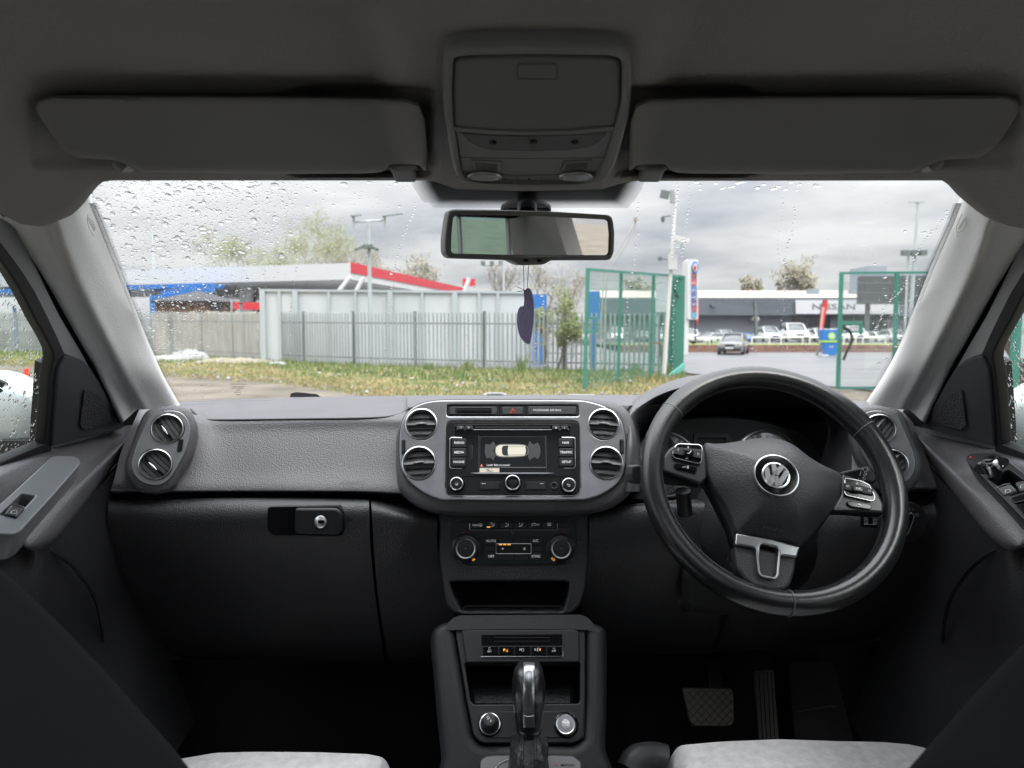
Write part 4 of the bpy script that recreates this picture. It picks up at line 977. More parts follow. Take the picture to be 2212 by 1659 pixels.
def trail(p, q, n, wob, r0, r1):
    for i in range(n):
        t = i / n; px = p[0] + (q[0] - p[0]) * t + wob * math.sin(t * 9) + rd.gauss(0, 1.3); py = p[1] + (q[1] - p[1]) * t + rd.gauss(0, 1)
        if inpane(px, py): sp_.append((px, py, rd.uniform(r0, r1), rd.uniform(.9, 1.7), 0))
for a in (((897, 440), (845, 590), 26, 3, .0008, .0019), ((845, 600), (828, 850), 30, 3, .0006, .0018), ((1023, 585), (1005, 850), 34, 3, .0006, .0015), ((1176, 600), (1150, 850), 30, 4, .0006, .002), ((640, 500), (622, 850), 36, 5, .0006, .0017), ((1378, 440), (1345, 850), 44, 5, .0006, .002),
          ((1488, 400), (1440, 850), 50, 5, .0006, .002), ((1462, 400), (1452, 560), 22, 4, .0006, .0018), ((1690, 410), (1678, 650), 24, 4, .0006, .0014), ((1716, 450), (1690, 640), 22, 4, .0007, .0018), ((1692, 650), (1688, 780), 18, 2, .0005, .0012), ((2048, 455), (1950, 590), 24, 4, .0008, .0022),
          ((1960, 600), (1880, 720), 30, 6, .0008, .0024), ((1240, 600), (1222, 850), 24, 3, .0005, .0014), ((1300, 700), (1290, 850), 18, 2, .0005, .0012)): trail(*a)
for px, py, r in ((1168, 806, .0026), (1176, 790, .0022), (1432, 700, .0028), (1433, 655, .0022), (1475, 520, .0030), (845, 592, .003), (1170, 640, .0024), (1352, 792, .0022), (1912, 600, .003), (1890, 571, .0025), (1996, 503, .0035), (1955, 500, .0025)): sp_.append((px, py, r, .8, 0))
print('drops', len(sp_))
rain('raindrops', 'raindrops and trickles on the outside of the windscreen', sp_, lambda a, b: gl(a, b), .0006)
# ================================================================ DOORS
def SP(mirrored):
    s = 1 if mirrored else -1
    return Plane(0, 0, 0, n=(-s * .35, 0, -.14), o=(s * .72 + (.03 if mirrored else 0), 1, 1.15))
def door(mirrored):
    f = mir if mirrored else (lambda a: list(a)); s = 1 if mirrored else -1
    t = thing('driver_door' if mirrored else 'passenger_door', 'right hand driver door with mirror adjuster knob and window switches' if mirrored else 'left hand passenger door with a single window switch', 'car door')
    pl = SP(mirrored)
    Wp = [(-1400, 75), (-600, 340), (-300, 430), (-100, 512), (0, 561), (26, 598), (52, 642), (78, 694), (104, 740), (115, 762), (116, 775), (108, 811), (99, 925), (96, 960), (0, 1000), (-600, 1262), (-1400, 1620)]
    Sp = [(-1500, -10), (-600, 282), (-300, 380), (-100, 465), (0, 520), (26, 554), (52, 590), (78, 632), (104, 684), (125, 728), (141, 765), (142, 783), (126, 792), (115, 918), (112, 975), (0, 1020), (-600, 1290), (-1500, 1700)]
    Gp = [(-1600, -90), (-600, 225), (-300, 325), (-100, 418), (0, 462), (26, 486), (52, 525), (78, 577), (104, 632), (130, 684), (156, 728), (182, 772), (215, 835), (265, 925), (200, 1000), (0, 1080), (-600, 1340), (-1600, 1800)]
    plate('window_seal', pl, f(Sp), -.004, .012, rubber, t, holes=[f(Wp)], bevel=.002)
    plate('frame_strip', pl, f(Gp), -.012, .002, mat('grey door frame', (.48, .49, .49), .5), t, holes=[f([(x + (3 if x > -1000 else 0) - 5, y + 3) for x, y in Sp])], bevel=.001)
    OB = [(-1600, -120), (-600, 110), (-300, 230), (-100, 330), (0, 380), (60, 430), (130, 520), (190, 630), (245, 760), (300, 870), (350, 960), (200, 1010), (0, 1060), (-600, 1330), (-1600, 1780)]
    plate('frame_outer', pl, f(OB), -.045, -.013, rubber, t, holes=[f([(x - 6, y + 4) for x, y in Sp])], bevel=.001)
    plate('window_glass', pl, f([(x + (2), y) for x, y in Wp]), -.003, -.001, glass_side, t, bevel=0)
    tri = f([(140, 770), (156, 770), (177, 778), (198, 796), (216, 826), (270, 925), (112, 965), (122, 830), (126, 795)])
    sail = plate('sail_panel', pl, tri, .0, .016, darkp, t, bevel=.003)
    gr = f([(183, 843), (196, 843), (220, 858), (246, 905), (232, 918), (183, 930), (173, 921)])
    sg = plate('speaker_grille', pl, roundpoly(gr, 8), .016, .019, mat('speaker mesh', (.02, .02, .022), .6, bump=('v', 380, 1.0, .003)), sail, bevel=.001)
    # upper pad and armrest
    A = [(-260, 1110, .68), (0, 1000, .95), (80, 968, 1.05), (160, 940, 1.16), (240, 917, 1.28), (290, 917, 1.33)]
    A0 = [(x, y - 6, Y + .02) for x, y, Y in A]
    B = [(-260, 1170, .64), (0, 1032, .88), (90, 992, .99), (175, 960, 1.11), (250, 928, 1.24), (291, 918, 1.30)]
    C = [(-260, 1270, .62), (0, 1092, .85), (100, 1040, .95), (185, 1000, 1.06), (258, 945, 1.20), (292, 920, 1.26)]
    D = [(-260, 1330, .60), (0, 1170, .80), (70, 1155, .84), (165, 1060, .97), (262, 962, 1.15), (292, 922, 1.22)]
    E = [(-260, 1345, .62), (0, 1182, .82), (92, 1180, .86), (182, 1082, 1.0), (264, 975, 1.18), (292, 926, 1.24)]
    F2 = [(-260, 1350, .70), (0, 1188, .88), (94, 1184, .92), (184, 1090, 1.05), (265, 985, 1.2), (292, 930, 1.26)]
    rows_ = [f(r) for r in (A0, A, B, C, D, E, F2)]
    patch('armrest_pad', rows_, leath, t, sub=6, thick=0)
    G0 = [(-300, 1340, .66), (0, 1180, .86), (93, 1178, .885), (184, 1084, 1.02), (258, 1000, 1.14), (293, 930, 1.22)]
    G1 = [(-300, 1500, .66), (0, 1330, .84), (110, 1290, .92), (205, 1210, 1.04), (262, 1120, 1.12), (300, 1060, 1.2)]
    G2 = [(-300, 1800, .60), (0, 1560, .84), (150, 1480, .96), (230, 1400, 1.06), (285, 1330, 1.13), (330, 1280, 1.22)]
    G3 = [(-300, 2300, .5), (0, 2000, .7), (200, 1850, .85), (300, 1720, .98), (370, 1640, 1.1), (420, 1560, 1.22)]
    patch('lower_panel', [f(r) for r in (G0, G1, G2, G3)], leathd, t, sub=6, thick=0)
    strokes('seam', pl, [], 1, 0, leath, t) if False else None
    def zz(*p): return Z(0, 800, .904)(*p)
    mb = MB(); seam = [(0 + z[0] * .488, 432 + z[1] * .488) for z in ((520, 1165), (430, 1262), (340, 1360), (260, 1450), (192, 1524))]
    ys = [1.17, 1.105, 1.03, .955, .88]
    mb.tube([P(x, y, Y - .012) for (x, y), Y in zip(f(seam), ys)], .0009, 5); mb.build('stitched_seam', mat('seam thread', (.16, .16, .17), .6), t)
    mb = MB(); mb.tube(cr([P(x, y, Y - .012) for x, y, Y in f([(60, 1180, .89), (110, 1190, .92), (160, 1225, .97), (205, 1290, 1.03), (222, 1360, 1.06), (222, 1420, 1.08)])], 5), .003, 6); mb.build('pocket_edge', blackp, t)
    # exterior mirror
    wm = thing('wing_mirror', None, None); wm.parent = t
    cx_, cy_, Yc = (-6, 897, 1.28)
    if mirrored: cx_ = 2 * CX - cx_ + 12; cy_ = 912
    mbm = MB(); c = P(cx_, cy_, Yc); nu, nv = 24, 14; V = []
    for i in range(nv + 1):
        th = math.pi * i / nv
        for j in range(nu):
            ph = 2 * math.pi * j / nu; q = Vector((math.sin(th) * math.cos(ph), math.sin(th) * math.sin(ph), math.cos(th)))
            q = Vector([math.copysign(abs(a) ** .95, a) for a in q]); V.append(c + Vector((q.x * .095, q.y * .07 if q.y > 0 else q.y * .04, q.z * .083)))
    mbm.add(V, [(i * nu + j, i * nu + (j + 1) % nu, (i + 1) * nu + (j + 1) % nu, (i + 1) * nu + j) for i in range(nv) for j in range(nu)])
    mbm.build('housing', body, wm, 60)
    mp = Plane(0, 0, 0, n=(-s * .45, -1, 0), o=c + Vector((s * .035, -.055, 0))); ol = [(a * .085, b * .062) for a, b in [(math.copysign(abs(math.cos(q)) ** .5, math.cos(q)), math.copysign(abs(math.sin(q)) ** .5, math.sin(q))) for q in [i * math.pi / 16 for i in range(32)]]]
    wplate('surround', mp, [(a * 1.12, b * 1.18) for a, b in ol], -.02, .004, blackp, wm, bevel=.004); wplate('mirror_glass', mp, ol, .004, .006, mat('mirror', (.9, .9, .9), .02, 1.0), wm)
    mb = MB(); mb.box(P(cx_ + (52 if not mirrored else -52), cy_ + 74, Yc - .03), (.16, .06, .04)); mb.box(c + Vector((0, .01, -.082)), (.15, .08, .03)); mb.build('mount', blackp, wm)
    # raindrops on the glass
    rr = random.Random(31 + s); spots = []
    for i in range(1100):
        px = rr.uniform(-60, 118); py = rr.uniform(560, 990)
        if py < 1 and 0: continue
        lim = inter([(0, 561), (26, 598), (52, 642), (78, 694), (104, 740), (115, 762), (116, 775), (108, 811), (99, 925), (98, 1000)], py)
        if px > lim - 2 or py > 995 - px * .38: continue
        spots.append((f([(px, py)])[0][0], py, min(.0026, rr.paretovariate(2.3) * .0007), rr.uniform(.9, 1.6), rr.random() * 6))
    def surf(a, b): return pl.at(a, b, -.004)
    mb = MB(); nseg = 8
    for px, py, r, asp, rot in spots:
        c = surf(px, py); V = []; rj = [rr.uniform(.8, 1.15) for _ in range(nseg)]
        for i, (cs, sn) in enumerate(((1, 0), (.8, .6))):
            V += [c + (pl.u * math.cos(2 * math.pi * j / nseg) + pl.v * asp * math.sin(2 * math.pi * j / nseg)) * r * rj[j] * cs - pl.n * r * .32 * sn for j in range(nseg)]
        V.append(c - pl.n * r * .32)
        mb.add(V, [(j, (j + 1) % nseg, nseg + (j + 1) % nseg, nseg + j) for j in range(nseg)] + [(nseg + j, nseg + (j + 1) % nseg, 2 * nseg) for j in range(nseg)] + [tuple(range(nseg - 1, -1, -1))])
    tag(outward(mb.build('raindrops', water, None, 70)), 'raindrops on the outside of the driver window' if mirrored else 'raindrops on the outside of the passenger window', 'raindrops', kind='stuff')
    return t
dl = door(False); dr = door(True)
# passenger switch panel
k_ = .488
def q1(*p): return [(a * k_, 432 + b * k_) for a, b in p]
a, b, c = P(170, 995, 1.015), P(20, 1150, .80), P(0, 1090, .845)
n = (b - a).cross(c - a).normalized(); n = n if n.dot(CAM - a) > 0 else -n
sw = Plane(0, 0, 0, n=n, o=a + n * .006)
o_ = q1((235, 1130), (330, 1133), (356, 1148), (356, 1168), (250, 1290), (95, 1460), (60, 1478), (-120, 1475), (-120, 1450), (60, 1290))
pn = plate('switch_panel', sw, roundpoly(o_, [10, 8, 8, 8, 0, 12, 12, 0, 0, 0]), -.03, .004, mat('satin grey plastic', (.12, .125, .135), .35), dl, holes=[roundpoly(q1((95, 1298), (158, 1307), (72, 1400), (-2, 1392)), 4)], bevel=.002)
plate('switch_well', sw, q1((90, 1290), (170, 1300), (80, 1410), (-12, 1400)), -.028, -.018, gloss, pn)
s_ = plate('window_switch', sw, roundpoly(q1((50, 1347), (112, 1360), (75, 1402), (18, 1388)), 3), -.016, .007, blackp, pn, bevel=.002)
strokes('switch_chrome', sw, [q1((50, 1346), (80, 1350), (112, 1362))], 1.8, .008, chrome, pn)
strokes('switch_icon', sw, [q1((48, 1386), (52, 1378), (64, 1373), (76, 1376), (74, 1388), (48, 1386))], .8, .008, iconl, pn)
# driver switch panel (crop 3500,1450, k .5423 -> P = 1890 + z*.2928, 783 + z*.2928)
def q2(*p): return [(1890 + a * .2928, 783 + b * .2928) for a, b in p]
a, b, c = P(2088, 985, 1.03), P(2240, 1140, .80), P(2260, 1080, .84)
n = (b - a).cross(c - a).normalized(); n = n if n.dot(CAM - a) > 0 else -n
sw = Plane(0, 0, 0, n=n, o=a + n * .008)
pn = plate('switch_panel', sw, roundpoly(q2((664, 700), (700, 670), (890, 665), (940, 690), (1400, 1040), (1400, 1420), (1099, 1160), (690, 740)), [4, 8, 8, 8, 0, 0, 3, 6]), -.03, .003, blackp, dr, holes=[roundpoly(q2((830, 850), (985, 785), (1180, 930), (1000, 985)), 4)], bevel=.0015)
plate('switch_well', sw, q2((820, 840), (985, 770), (1200, 930), (1000, 1010)), -.029, -.015, gloss, pn)
plate('window_switch', sw, roundpoly(q2((895, 925), (1000, 895), (1045, 940), (945, 980)), 3), -.014, .005, darkp, pn, bevel=.002)
plate('window_switch', sw, roundpoly(q2((1030, 885), (1110, 868), (1180, 930), (1065, 945)), 3), -.014, .005, darkp, pn, bevel=.002)
strokes('switch_chrome', sw, [q2((895, 924), (950, 900), (1000, 893))], 1.6, .006, chrome, pn)
plate('window_switch', sw, roundpoly(q2((995, 1000), (1120, 960), (1180, 1000), (1030, 1035)), 4), .002, .006, gloss, pn, bevel=.001)
plate('window_switch', sw, roundpoly(q2((1030, 1055), (1180, 1020), (1250, 1100), (1120, 1160)), 4), .002, .006, gloss, pn, bevel=.001)
strokes('switch_icon', sw, [q2((960, 962), (962, 942), (985, 935), (998, 942), (1000, 955), (960, 962)), q2((1072, 925), (1075, 908), (1092, 900), (1110, 905), (1108, 920), (1072, 925))], .7, .0065, iconl, pn)
kn = lathe('adjuster_base', sw, *q2((860, 762))[0], [(36, .003), (36, .004), (22, .0045)], gloss, pn, off=.003, n=28)
lathe('adjuster_knob', sw, *q2((847, 745))[0], [(15, .003), (15.5, .016), (16.5, .018), (16.5, .022), (14, .0245), (12, .0245)], mat('ribbed chrome', (.55, .56, .58), .18, 1.0), pn, off=.02, n=24)
lathe('knob_top', sw, *q2((847, 705))[0], [(12.5, .024), (12, .0262), (10, .0267)], gloss, pn, off=.026, n=24)
lathe('warning_lamp', sw, *q2((712, 708))[0], [(3, .003), (2.5, .0055), (1, .006)], mat('red lamp', (.35, .01, .015), .2), pn, off=.003, n=12)
for tx, x, y in (('L', 827, 800), ('0', 897, 793), ('R', 945, 765)): text('legend', tx, sw, *q2((x, y))[0], 3.6, .0048, iconl, pn, rot=20)
strokes('legend', sw, [q2((762, 740), (778, 735), (784, 745), (768, 750), (762, 740))], .7, .0048, iconl, pn)
# ================================================================ DASHBOARD
dash = thing('dashboard', 'dark grey vinyl dashboard spanning the car with silver trimmed centre panel', 'dashboard')
rowsd = [
 [(300, 878, 1.42), (386, 868, 1.45), (520, 862, 1.5), (650, 858, 1.5), (780, 856, 1.5), (930, 854, 1.5)],
 [(300, 886, 1.30), (400, 876, 1.36), (520, 872, 1.38), (650, 870, 1.38), (780, 868, 1.38), (930, 866, 1.38)],
 [(292, 905, 1.22), (423, 892, 1.26), (460, 893, 1.26), (650, 888, 1.26), (790, 883, 1.26), (920, 880, 1.26)],
 [(283, 925, 1.17), (425, 902, 1.19), (468, 905, 1.195), (650, 902, 1.195), (790, 900, 1.195), (900, 900, 1.195)],
 [(262, 975, 1.13), (425, 940, 1.16), (480, 938, 1.175), (650, 935, 1.18), (790, 933, 1.18), (890, 935, 1.18)],
 [(247, 1035, 1.09), (400, 1020, 1.12), (500, 1015, 1.14), (650, 1010, 1.145), (790, 1010, 1.145), (890, 1010, 1.145)],
 [(240, 1056, 1.085), (400, 1054, 1.105), (500, 1054, 1.12), (650, 1054, 1.12), (790, 1055, 1.12), (890, 1058, 1.12)],
 [(239, 1064, 1.09), (400, 1063, 1.11), (500, 1063, 1.125), (650, 1063, 1.125), (790, 1064, 1.125), (890, 1070, 1.125)],
 [(240, 1070, 1.14), (400, 1069, 1.16), (500, 1069, 1.17), (650, 1069, 1.17), (790, 1070, 1.17), (890, 1076, 1.17)]]
patch('passenger_pad', rowsd, leath, dash, sub=6, thick=0)
mb = MB(); mb.tube(cr([P(x, y, Y) for x, y, Y in ((412, 884, 1.28), (428, 898, 1.215), (445, 905, 1.195), (470, 907, 1.19), (650, 905, 1.189), (790, 903, 1.189), (850, 898, 1.20), (885, 884, 1.24))], 6), .0016, 5); mb.build('pad_seam', blackp, dash)
apl = Plane(762, 1043, 1.115, 30)
text('airbag_mark', 'AIRBAG', apl, 762, 1043, 8.5, .004, mat('faint legend', (.10, .10, .105), .6), dash, sx=1.25)
# top behind the centre panel and out to the driver side
patch('dash_top', [[(880, 854, 1.5), (1130, 853, 1.5), (1380, 853, 1.5), (1600, 856, 1.5), (1760, 860, 1.48), (1890, 868, 1.42)],
                   [(880, 861, 1.32), (1130, 858, 1.32), (1380, 858, 1.32), (1600, 862, 1.44), (1760, 868, 1.43), (1895, 880, 1.34)],
                   [(880, 880, 1.2), (1130, 872, 1.17), (1380, 876, 1.2), (1600, 870, 1.41), (1760, 876, 1.40), (1960, 900, 1.22)]], leath, dash, sub=5, thick=0)
mb = MB(); mb.tube(cr([P(1045, 857, 1.44), P(1052, 852, 1.46), P(1085, 852, 1.46), P(1095, 857, 1.44)], 3), .004); mb.build('sensor_cover', headp, dash)
mb = MB(); mb.tube([P(1228, 855, 1.44), P(1285, 856, 1.44)], .004); mb.build('grille_tab', headp, dash)
# driver side end and lower dash
mb = MB(); mb.box((.02, 1.42, 1.01), (1.46, .20, .27)); mb.box((.02, 1.485, 1.16), (1.40, .03, .13)); mb.box((.02, 1.47, .66), (1.52, .04, .42)); mb.build('core', carpet, dash)  # dark filler boxes, added to stop light leaking in from outside
patch('driver_pad', [[(1840, 880, 1.36), (1890, 872, 1.38), (1945, 885, 1.34), (1972, 912, 1.28)], [(1840, 920, 1.22), (1895, 888, 1.24), (1955, 905, 1.20), (1986, 945, 1.19)],
                     [(1840, 985, 1.16), (1905, 960, 1.14), (1970, 975, 1.12), (2006, 1000, 1.13)], [(1840, 1040, 1.12), (1930, 1038, 1.10), (1990, 1040, 1.09), (2022, 1046, 1.10)],
                     [(1840, 1056, 1.12), (1930, 1056, 1.10), (1990, 1057, 1.09), (2024, 1058, 1.10)], [(1840, 1062, 1.16), (1930, 1063, 1.15), (1990, 1064, 1.14), (2024, 1065, 1.15)]], leath, dash, sub=6, thick=0)
# glovebox
gb = patch('glovebox', [
 [(238, 1074, 1.14), (400, 1074, 1.15), (650, 1074, 1.15), (797, 1077, 1.15)], [(236, 1080, 1.095), (400, 1080, 1.105), (650, 1081, 1.11), (797, 1084, 1.11)], [(232, 1120, 1.075), (400, 1120, 1.085), (650, 1120, 1.09), (798, 1122, 1.095)],
 [(234, 1190, 1.095), (400, 1190, 1.10), (650, 1190, 1.105), (801, 1190, 1.11)], [(248, 1300, 1.16), (400, 1300, 1.16), (650, 1300, 1.16), (812, 1300, 1.16)],
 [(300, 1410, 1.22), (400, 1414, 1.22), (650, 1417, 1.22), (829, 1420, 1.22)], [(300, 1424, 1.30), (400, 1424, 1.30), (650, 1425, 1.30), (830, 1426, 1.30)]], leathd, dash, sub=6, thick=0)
patch('knee_panel', [
 [(802, 1077, 1.15), (870, 1090, 1.15), (943, 1106, 1.19)], [(802, 1086, 1.11), (870, 1102, 1.115), (944, 1112, 1.15)], [(804, 1122, 1.095), (880, 1128, 1.10), (945, 1130, 1.135)],
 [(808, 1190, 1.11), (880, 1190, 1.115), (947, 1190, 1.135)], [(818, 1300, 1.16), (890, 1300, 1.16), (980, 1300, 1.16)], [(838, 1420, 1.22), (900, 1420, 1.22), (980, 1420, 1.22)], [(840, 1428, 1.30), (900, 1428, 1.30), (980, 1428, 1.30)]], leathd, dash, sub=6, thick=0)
patch('knee_panel', [
 [(1274, 1105, 1.19), (1400, 1085, 1.17), (1600, 1075, 1.18), (1800, 1075, 1.18), (2020, 1075, 1.15)], [(1273, 1113, 1.15), (1400, 1100, 1.14), (1600, 1095, 1.15), (1800, 1085, 1.14), (2024, 1080, 1.105)],
 [(1271, 1190, 1.135), (1400, 1190, 1.13), (1600, 1190, 1.14), (1800, 1180, 1.12), (2026, 1140, 1.09)], [(1256, 1300, 1.16), (1400, 1300, 1.16), (1600, 1300, 1.17), (1800, 1300, 1.16), (2010, 1260, 1.15)],
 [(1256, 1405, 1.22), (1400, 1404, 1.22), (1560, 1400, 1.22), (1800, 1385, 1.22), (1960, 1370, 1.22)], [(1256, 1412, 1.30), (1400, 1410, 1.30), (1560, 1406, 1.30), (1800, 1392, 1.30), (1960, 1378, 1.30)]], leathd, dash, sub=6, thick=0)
mb = MB(); mb.tube(cr([P(1568, 1330, 1.17), P(1560, 1365, 1.19), P(1545, 1402, 1.215)], 4), .0035, 6); mb.build('panel_seam', blackp, dash)
hp_ = Plane(658, 1127, 1.082, 8)
hd = plate('glovebox_handle', hp_, roundpoly([(636, 1098), (727, 1098), (737, 1108), (737, 1150), (728, 1156), (634, 1154)], 8), .0, .014, blackp, gb, bevel=.004)
plate('recess_shade', hp_, roundpoly([(577, 1094), (732, 1092), (740, 1102), (740, 1156), (730, 1160), (590, 1158), (577, 1145)], 10), -.01, .003, gloss, gb, bevel=.0015)  # flat plate; dark of the handle recess put into its black colour
lk = lathe('lock', hp_, 693, 1127, [(13, .014), (13, .0165), (11, .0175), (1, .0175)], mat('satin chrome', (.75, .76, .78), .22, 1.0), gb, off=.014, n=24)
plate('keyhole', hp_, rect(687, 1124, 700, 1130, 1), .0175, .0182, gloss, gb, bevel=0)
# ---- centre panel
FP = Plane(1112, 970, 1.12, 20)
V_ = Z(1550, 1550, 1050 / 2212)
ring = [(852, 985), (853, 945), (860, 915), (876, 889), (905, 869), (950, 858), (1030, 854), (1200, 854), (1290, 857), (1335, 867), (1360, 886), (1373, 915), (1378, 950), (1378, 1000), (1374, 1045), (1350, 1078), (1310, 1097), (1240, 1106), (1112, 1108), (985, 1106), (925, 1101), (885, 1084), (860, 1056), (853, 1020)]
plate('centre_surround', FP, smoothpoly(ring, 4), -.22, -.004, leath, dash, bevel=.016, res=5)
fo = V_((380, 111), (560, 104), (1050, 103), (1560, 104), (1700, 116), (1850, 165), (1955, 245), (2004, 400), (2010, 560), (2005, 660), (1960, 785), (1850, 878), (1700, 938), (1560, 952), (1050, 956), (560, 952), (430, 940), (290, 880), (170, 780), (108, 665), (97, 500), (108, 340), (155, 225), (245, 150))
vents = [('TL', V_((285, 309)), 130), ('BL', V_((265, 636)), 137), ('TR', V_((1822, 308)), 128), ('BR', V_((1845, 636)), 136)]
vk = V_.k
def ellpx(c, r): return circ(c[0], c[1], r * vk, 48)
top_slot = roundpoly(V_((500, 145), (1610, 145), (1614, 240), (500, 240)), 5)
rad = roundpoly(V_((496, 282), (1616, 282), (1626, 912), (488, 912)), [14, 14, 20, 20])
fas = plate('silver_fascia', FP, smoothpoly(fo, 4), -.008, .004, silv, dash, holes=[ellpx(c, r) for _, c, r in vents] + [top_slot, rad], bevel=.0025, res=3)
strokes('fascia_edge', FP, [smoothpoly(fo, 4) + [smoothpoly(fo, 4)[0]]], 1.4, .0015, gloss, dash)
def vent(pl, c, r, parent, k=vk, ang=0, nsl=5, tab=2, sq=1.0, lit=True):
    av = thing('air_vent', None, None); av.parent = parent
    R_ = r * k
    lathe('vent_ring', pl, *c, [(R_ + 1.6, .003), (R_ + 1.2, .0055), (R_ - .5, .006), (R_ - 2.2, .004), (R_ - 3, -.01)], chrome, av, off=.004, n=56)
    lathe('vent_cup', pl, *c, [(R_ - 2.4, .0035), (R_ - 3.5, -.03), (R_ * .7, -.045), (.5, -.045)], blackp, av, off=.0, n=40)
    u, v = pl.uv(*c, 0); rm = R_ * pl.k(*c) * .95; a = R(ang)
    for i in range(nsl):
        q = (i + .5) / nsl * 2 - 1; hw = math.sqrt(max(.03, 1 - q * q)) * rm; mb = MB(); n = 8; h = rm * (.05 if i != tab else .085); V = []
        for j in range(n + 1):
            t = j / n * 2 - 1; x = hw * t; y = q * rm * .92 + rm * .05 * (1 - t * t) * (1 if q > 0 else .4)
            for dy, dd in ((-h, -.002), (h, -.004), (h, -.022), (-h, -.020)):
                xx, yy = x, y + dy; V.append(pl.pt(u + xx * math.cos(a) - yy * math.sin(a), v + xx * math.sin(a) + yy * math.cos(a), dd + (.004 if i == tab else 0)))
        mb.add(V, [(j * 4 + m, j * 4 + (m + 1) % 4, j * 4 + 4 + (m + 1) % 4, j * 4 + 4 + m) for j in range(n) for m in range(4)] + [(3, 2, 1, 0), (n * 4, n * 4 + 1, n * 4 + 2, n * 4 + 3)])
        mb.build('slat', mat('slat black', (.010, .010, .011), .25, spec=.45), av, 60)
        if i == tab:
            x0, x1 = -.38 * rm, .38 * rm; V = []
            mb = MB(); mb.tube([pl.pt(u + x * math.cos(a) - (q * rm * .92 + rm * .05) * math.sin(a), v + x * math.sin(a) + (q * rm * .92 + rm * .05) * math.cos(a), .003) for x in (x0, 0, x1)], [.0006, .0017, .0006], 8); mb.build('vent_tab', chrome, av)
    for q in (-.42, .12):
        mb = MB(); x = q * rm; y0 = -math.sqrt(1 - q * q) * rm; mb.bar(pl.pt(u + x * math.cos(a) - y0 * math.sin(a), v + x * math.sin(a) + y0 * math.cos(a), -.026), pl.pt(u + x * math.cos(a) + y0 * math.sin(a), v + x * math.sin(a) - y0 * math.cos(a), -.026), .002, .012); mb.build('vane', blackp, av)
    return av
for nm, c, r in vents: vent(FP, c, r, dash, ang=-4 if 'T' in nm and 'R' in nm else (4 if nm == 'BL' else (-5 if nm == 'BR' else 1)))
for x0, x1, y0, y1 in ((118, 150, 435, 562), (1958, 1994, 430, 560)):
    o_ = V_((x0, y0), (x1, y0), (x1, y1), (x0, y1)); w_ = plate('thumbwheel', FP, roundpoly(o_, 4), .002, .0065, gloss, dash, bevel=.0015)
    strokes('wheel_ridges', FP, [V_((x0 + 8, y), (x1 - 8, y)) for y in range(y0 + 16, y1 - 10, 13)], .9, .0066, darkp, w_)
# top slot row
ts = plate('switch_row', FP, roundpoly(V_((505, 149), (1606, 149), (1610, 236), (505, 236)), 4), -.008, .0005, blackp, dash)
cs = plate('card_slot', FP, roundpoly(V_((526, 160), (922, 160), (922, 226), (526, 226)), 3), .0, .003, darkp, ts, bevel=.001)
for y in (180, 197, 210): plate('slot', FP, V_((565, y - 5), (882, y - 5), (870, y + 5), (590, y + 5)), .003, .0034, gloss, ts, bevel=0)
hz = plate('hazard_switch', FP, roundpoly(V_((962, 162), (1146, 162), (1140, 226), (968, 226)), 3), .0, .0032, darkp, ts, bevel=.001)
tri = lambda s: V_((1057, 200 - 24 * s), (1057 + 28 * s, 200 + 16 * s), (1057 - 28 * s, 200 + 16 * s))
redl = mat('red legend', (.62, .08, .06), .5, emit=.12)
for s in (1.0, .55): t3 = tri(s); strokes('hazard_triangle', FP, [t3 + [t3[0]]], 1.0, .0034, redl, ts)
ap = plate('airbag_lamp', FP, roundpoly(V_((1185, 158), (1590, 158), (1590, 226), (1185, 226)), 3), .0, .0032, darkp, ts, bevel=.001)
text('legend', 'PASSENGER AIR BAG', FP, *V_((1346, 192)), 4.6, .0036, iconm, ts, sx=1.0)
strokes('dividers', FP, [V_((945, 150), (945, 236)), V_((1167, 150), (1167, 236))], 1, .001, gloss, ts)
# ---- radio
rp_ = plate('radio', FP, roundpoly(V_((502, 290), (1612, 290), (1620, 906), (494, 906)), [12, 12, 18, 18]), -.02, .0035, mat('radio black', (.007, .0072, .008), .35, spec=.35), dash, bevel=.001)
rb = roundpoly(V_((500, 287), (1614, 287), (1622, 909), (492, 909)), [12, 12, 18, 18]); strokes('radio_edge', FP, [rb + [rb[0]]], 1.0, .0035, mat('dark chrome', (.22, .225, .235), .25, 1.0), rp_)
cu_ = roundpoly(V_((494, 780), (488, 912), (1628, 912), (1624, 780)), [0, 20, 20, 0])
strokes('radio_chrome', FP, [cu_[1:-1]], 1.3, .0045, chrome, rp_)
gp = roundpoly(V_((566, 312), (1544, 312), (1550, 742), (560, 742)), 6); plate('gloss_face', FP, gp, .0035, .0048, gloss, rp_, bevel=.0005); strokes('face_edge', FP, [gp + [gp[0]]], .7, .0046, darkp, rp_)
plate('cd_slot', FP, V_((738, 326), (1370, 326), (1370, 346), (738, 346)), .0048, .0056, mat('slot black', (.003, .003, .003), .8), rp_, bevel=.0003)
strokes('slot_trim', FP, [V_((580, 356), (1528, 356))], 1.0, .0052, mat('dark chrome', (.22, .225, .235), .25, 1.0), rp_)
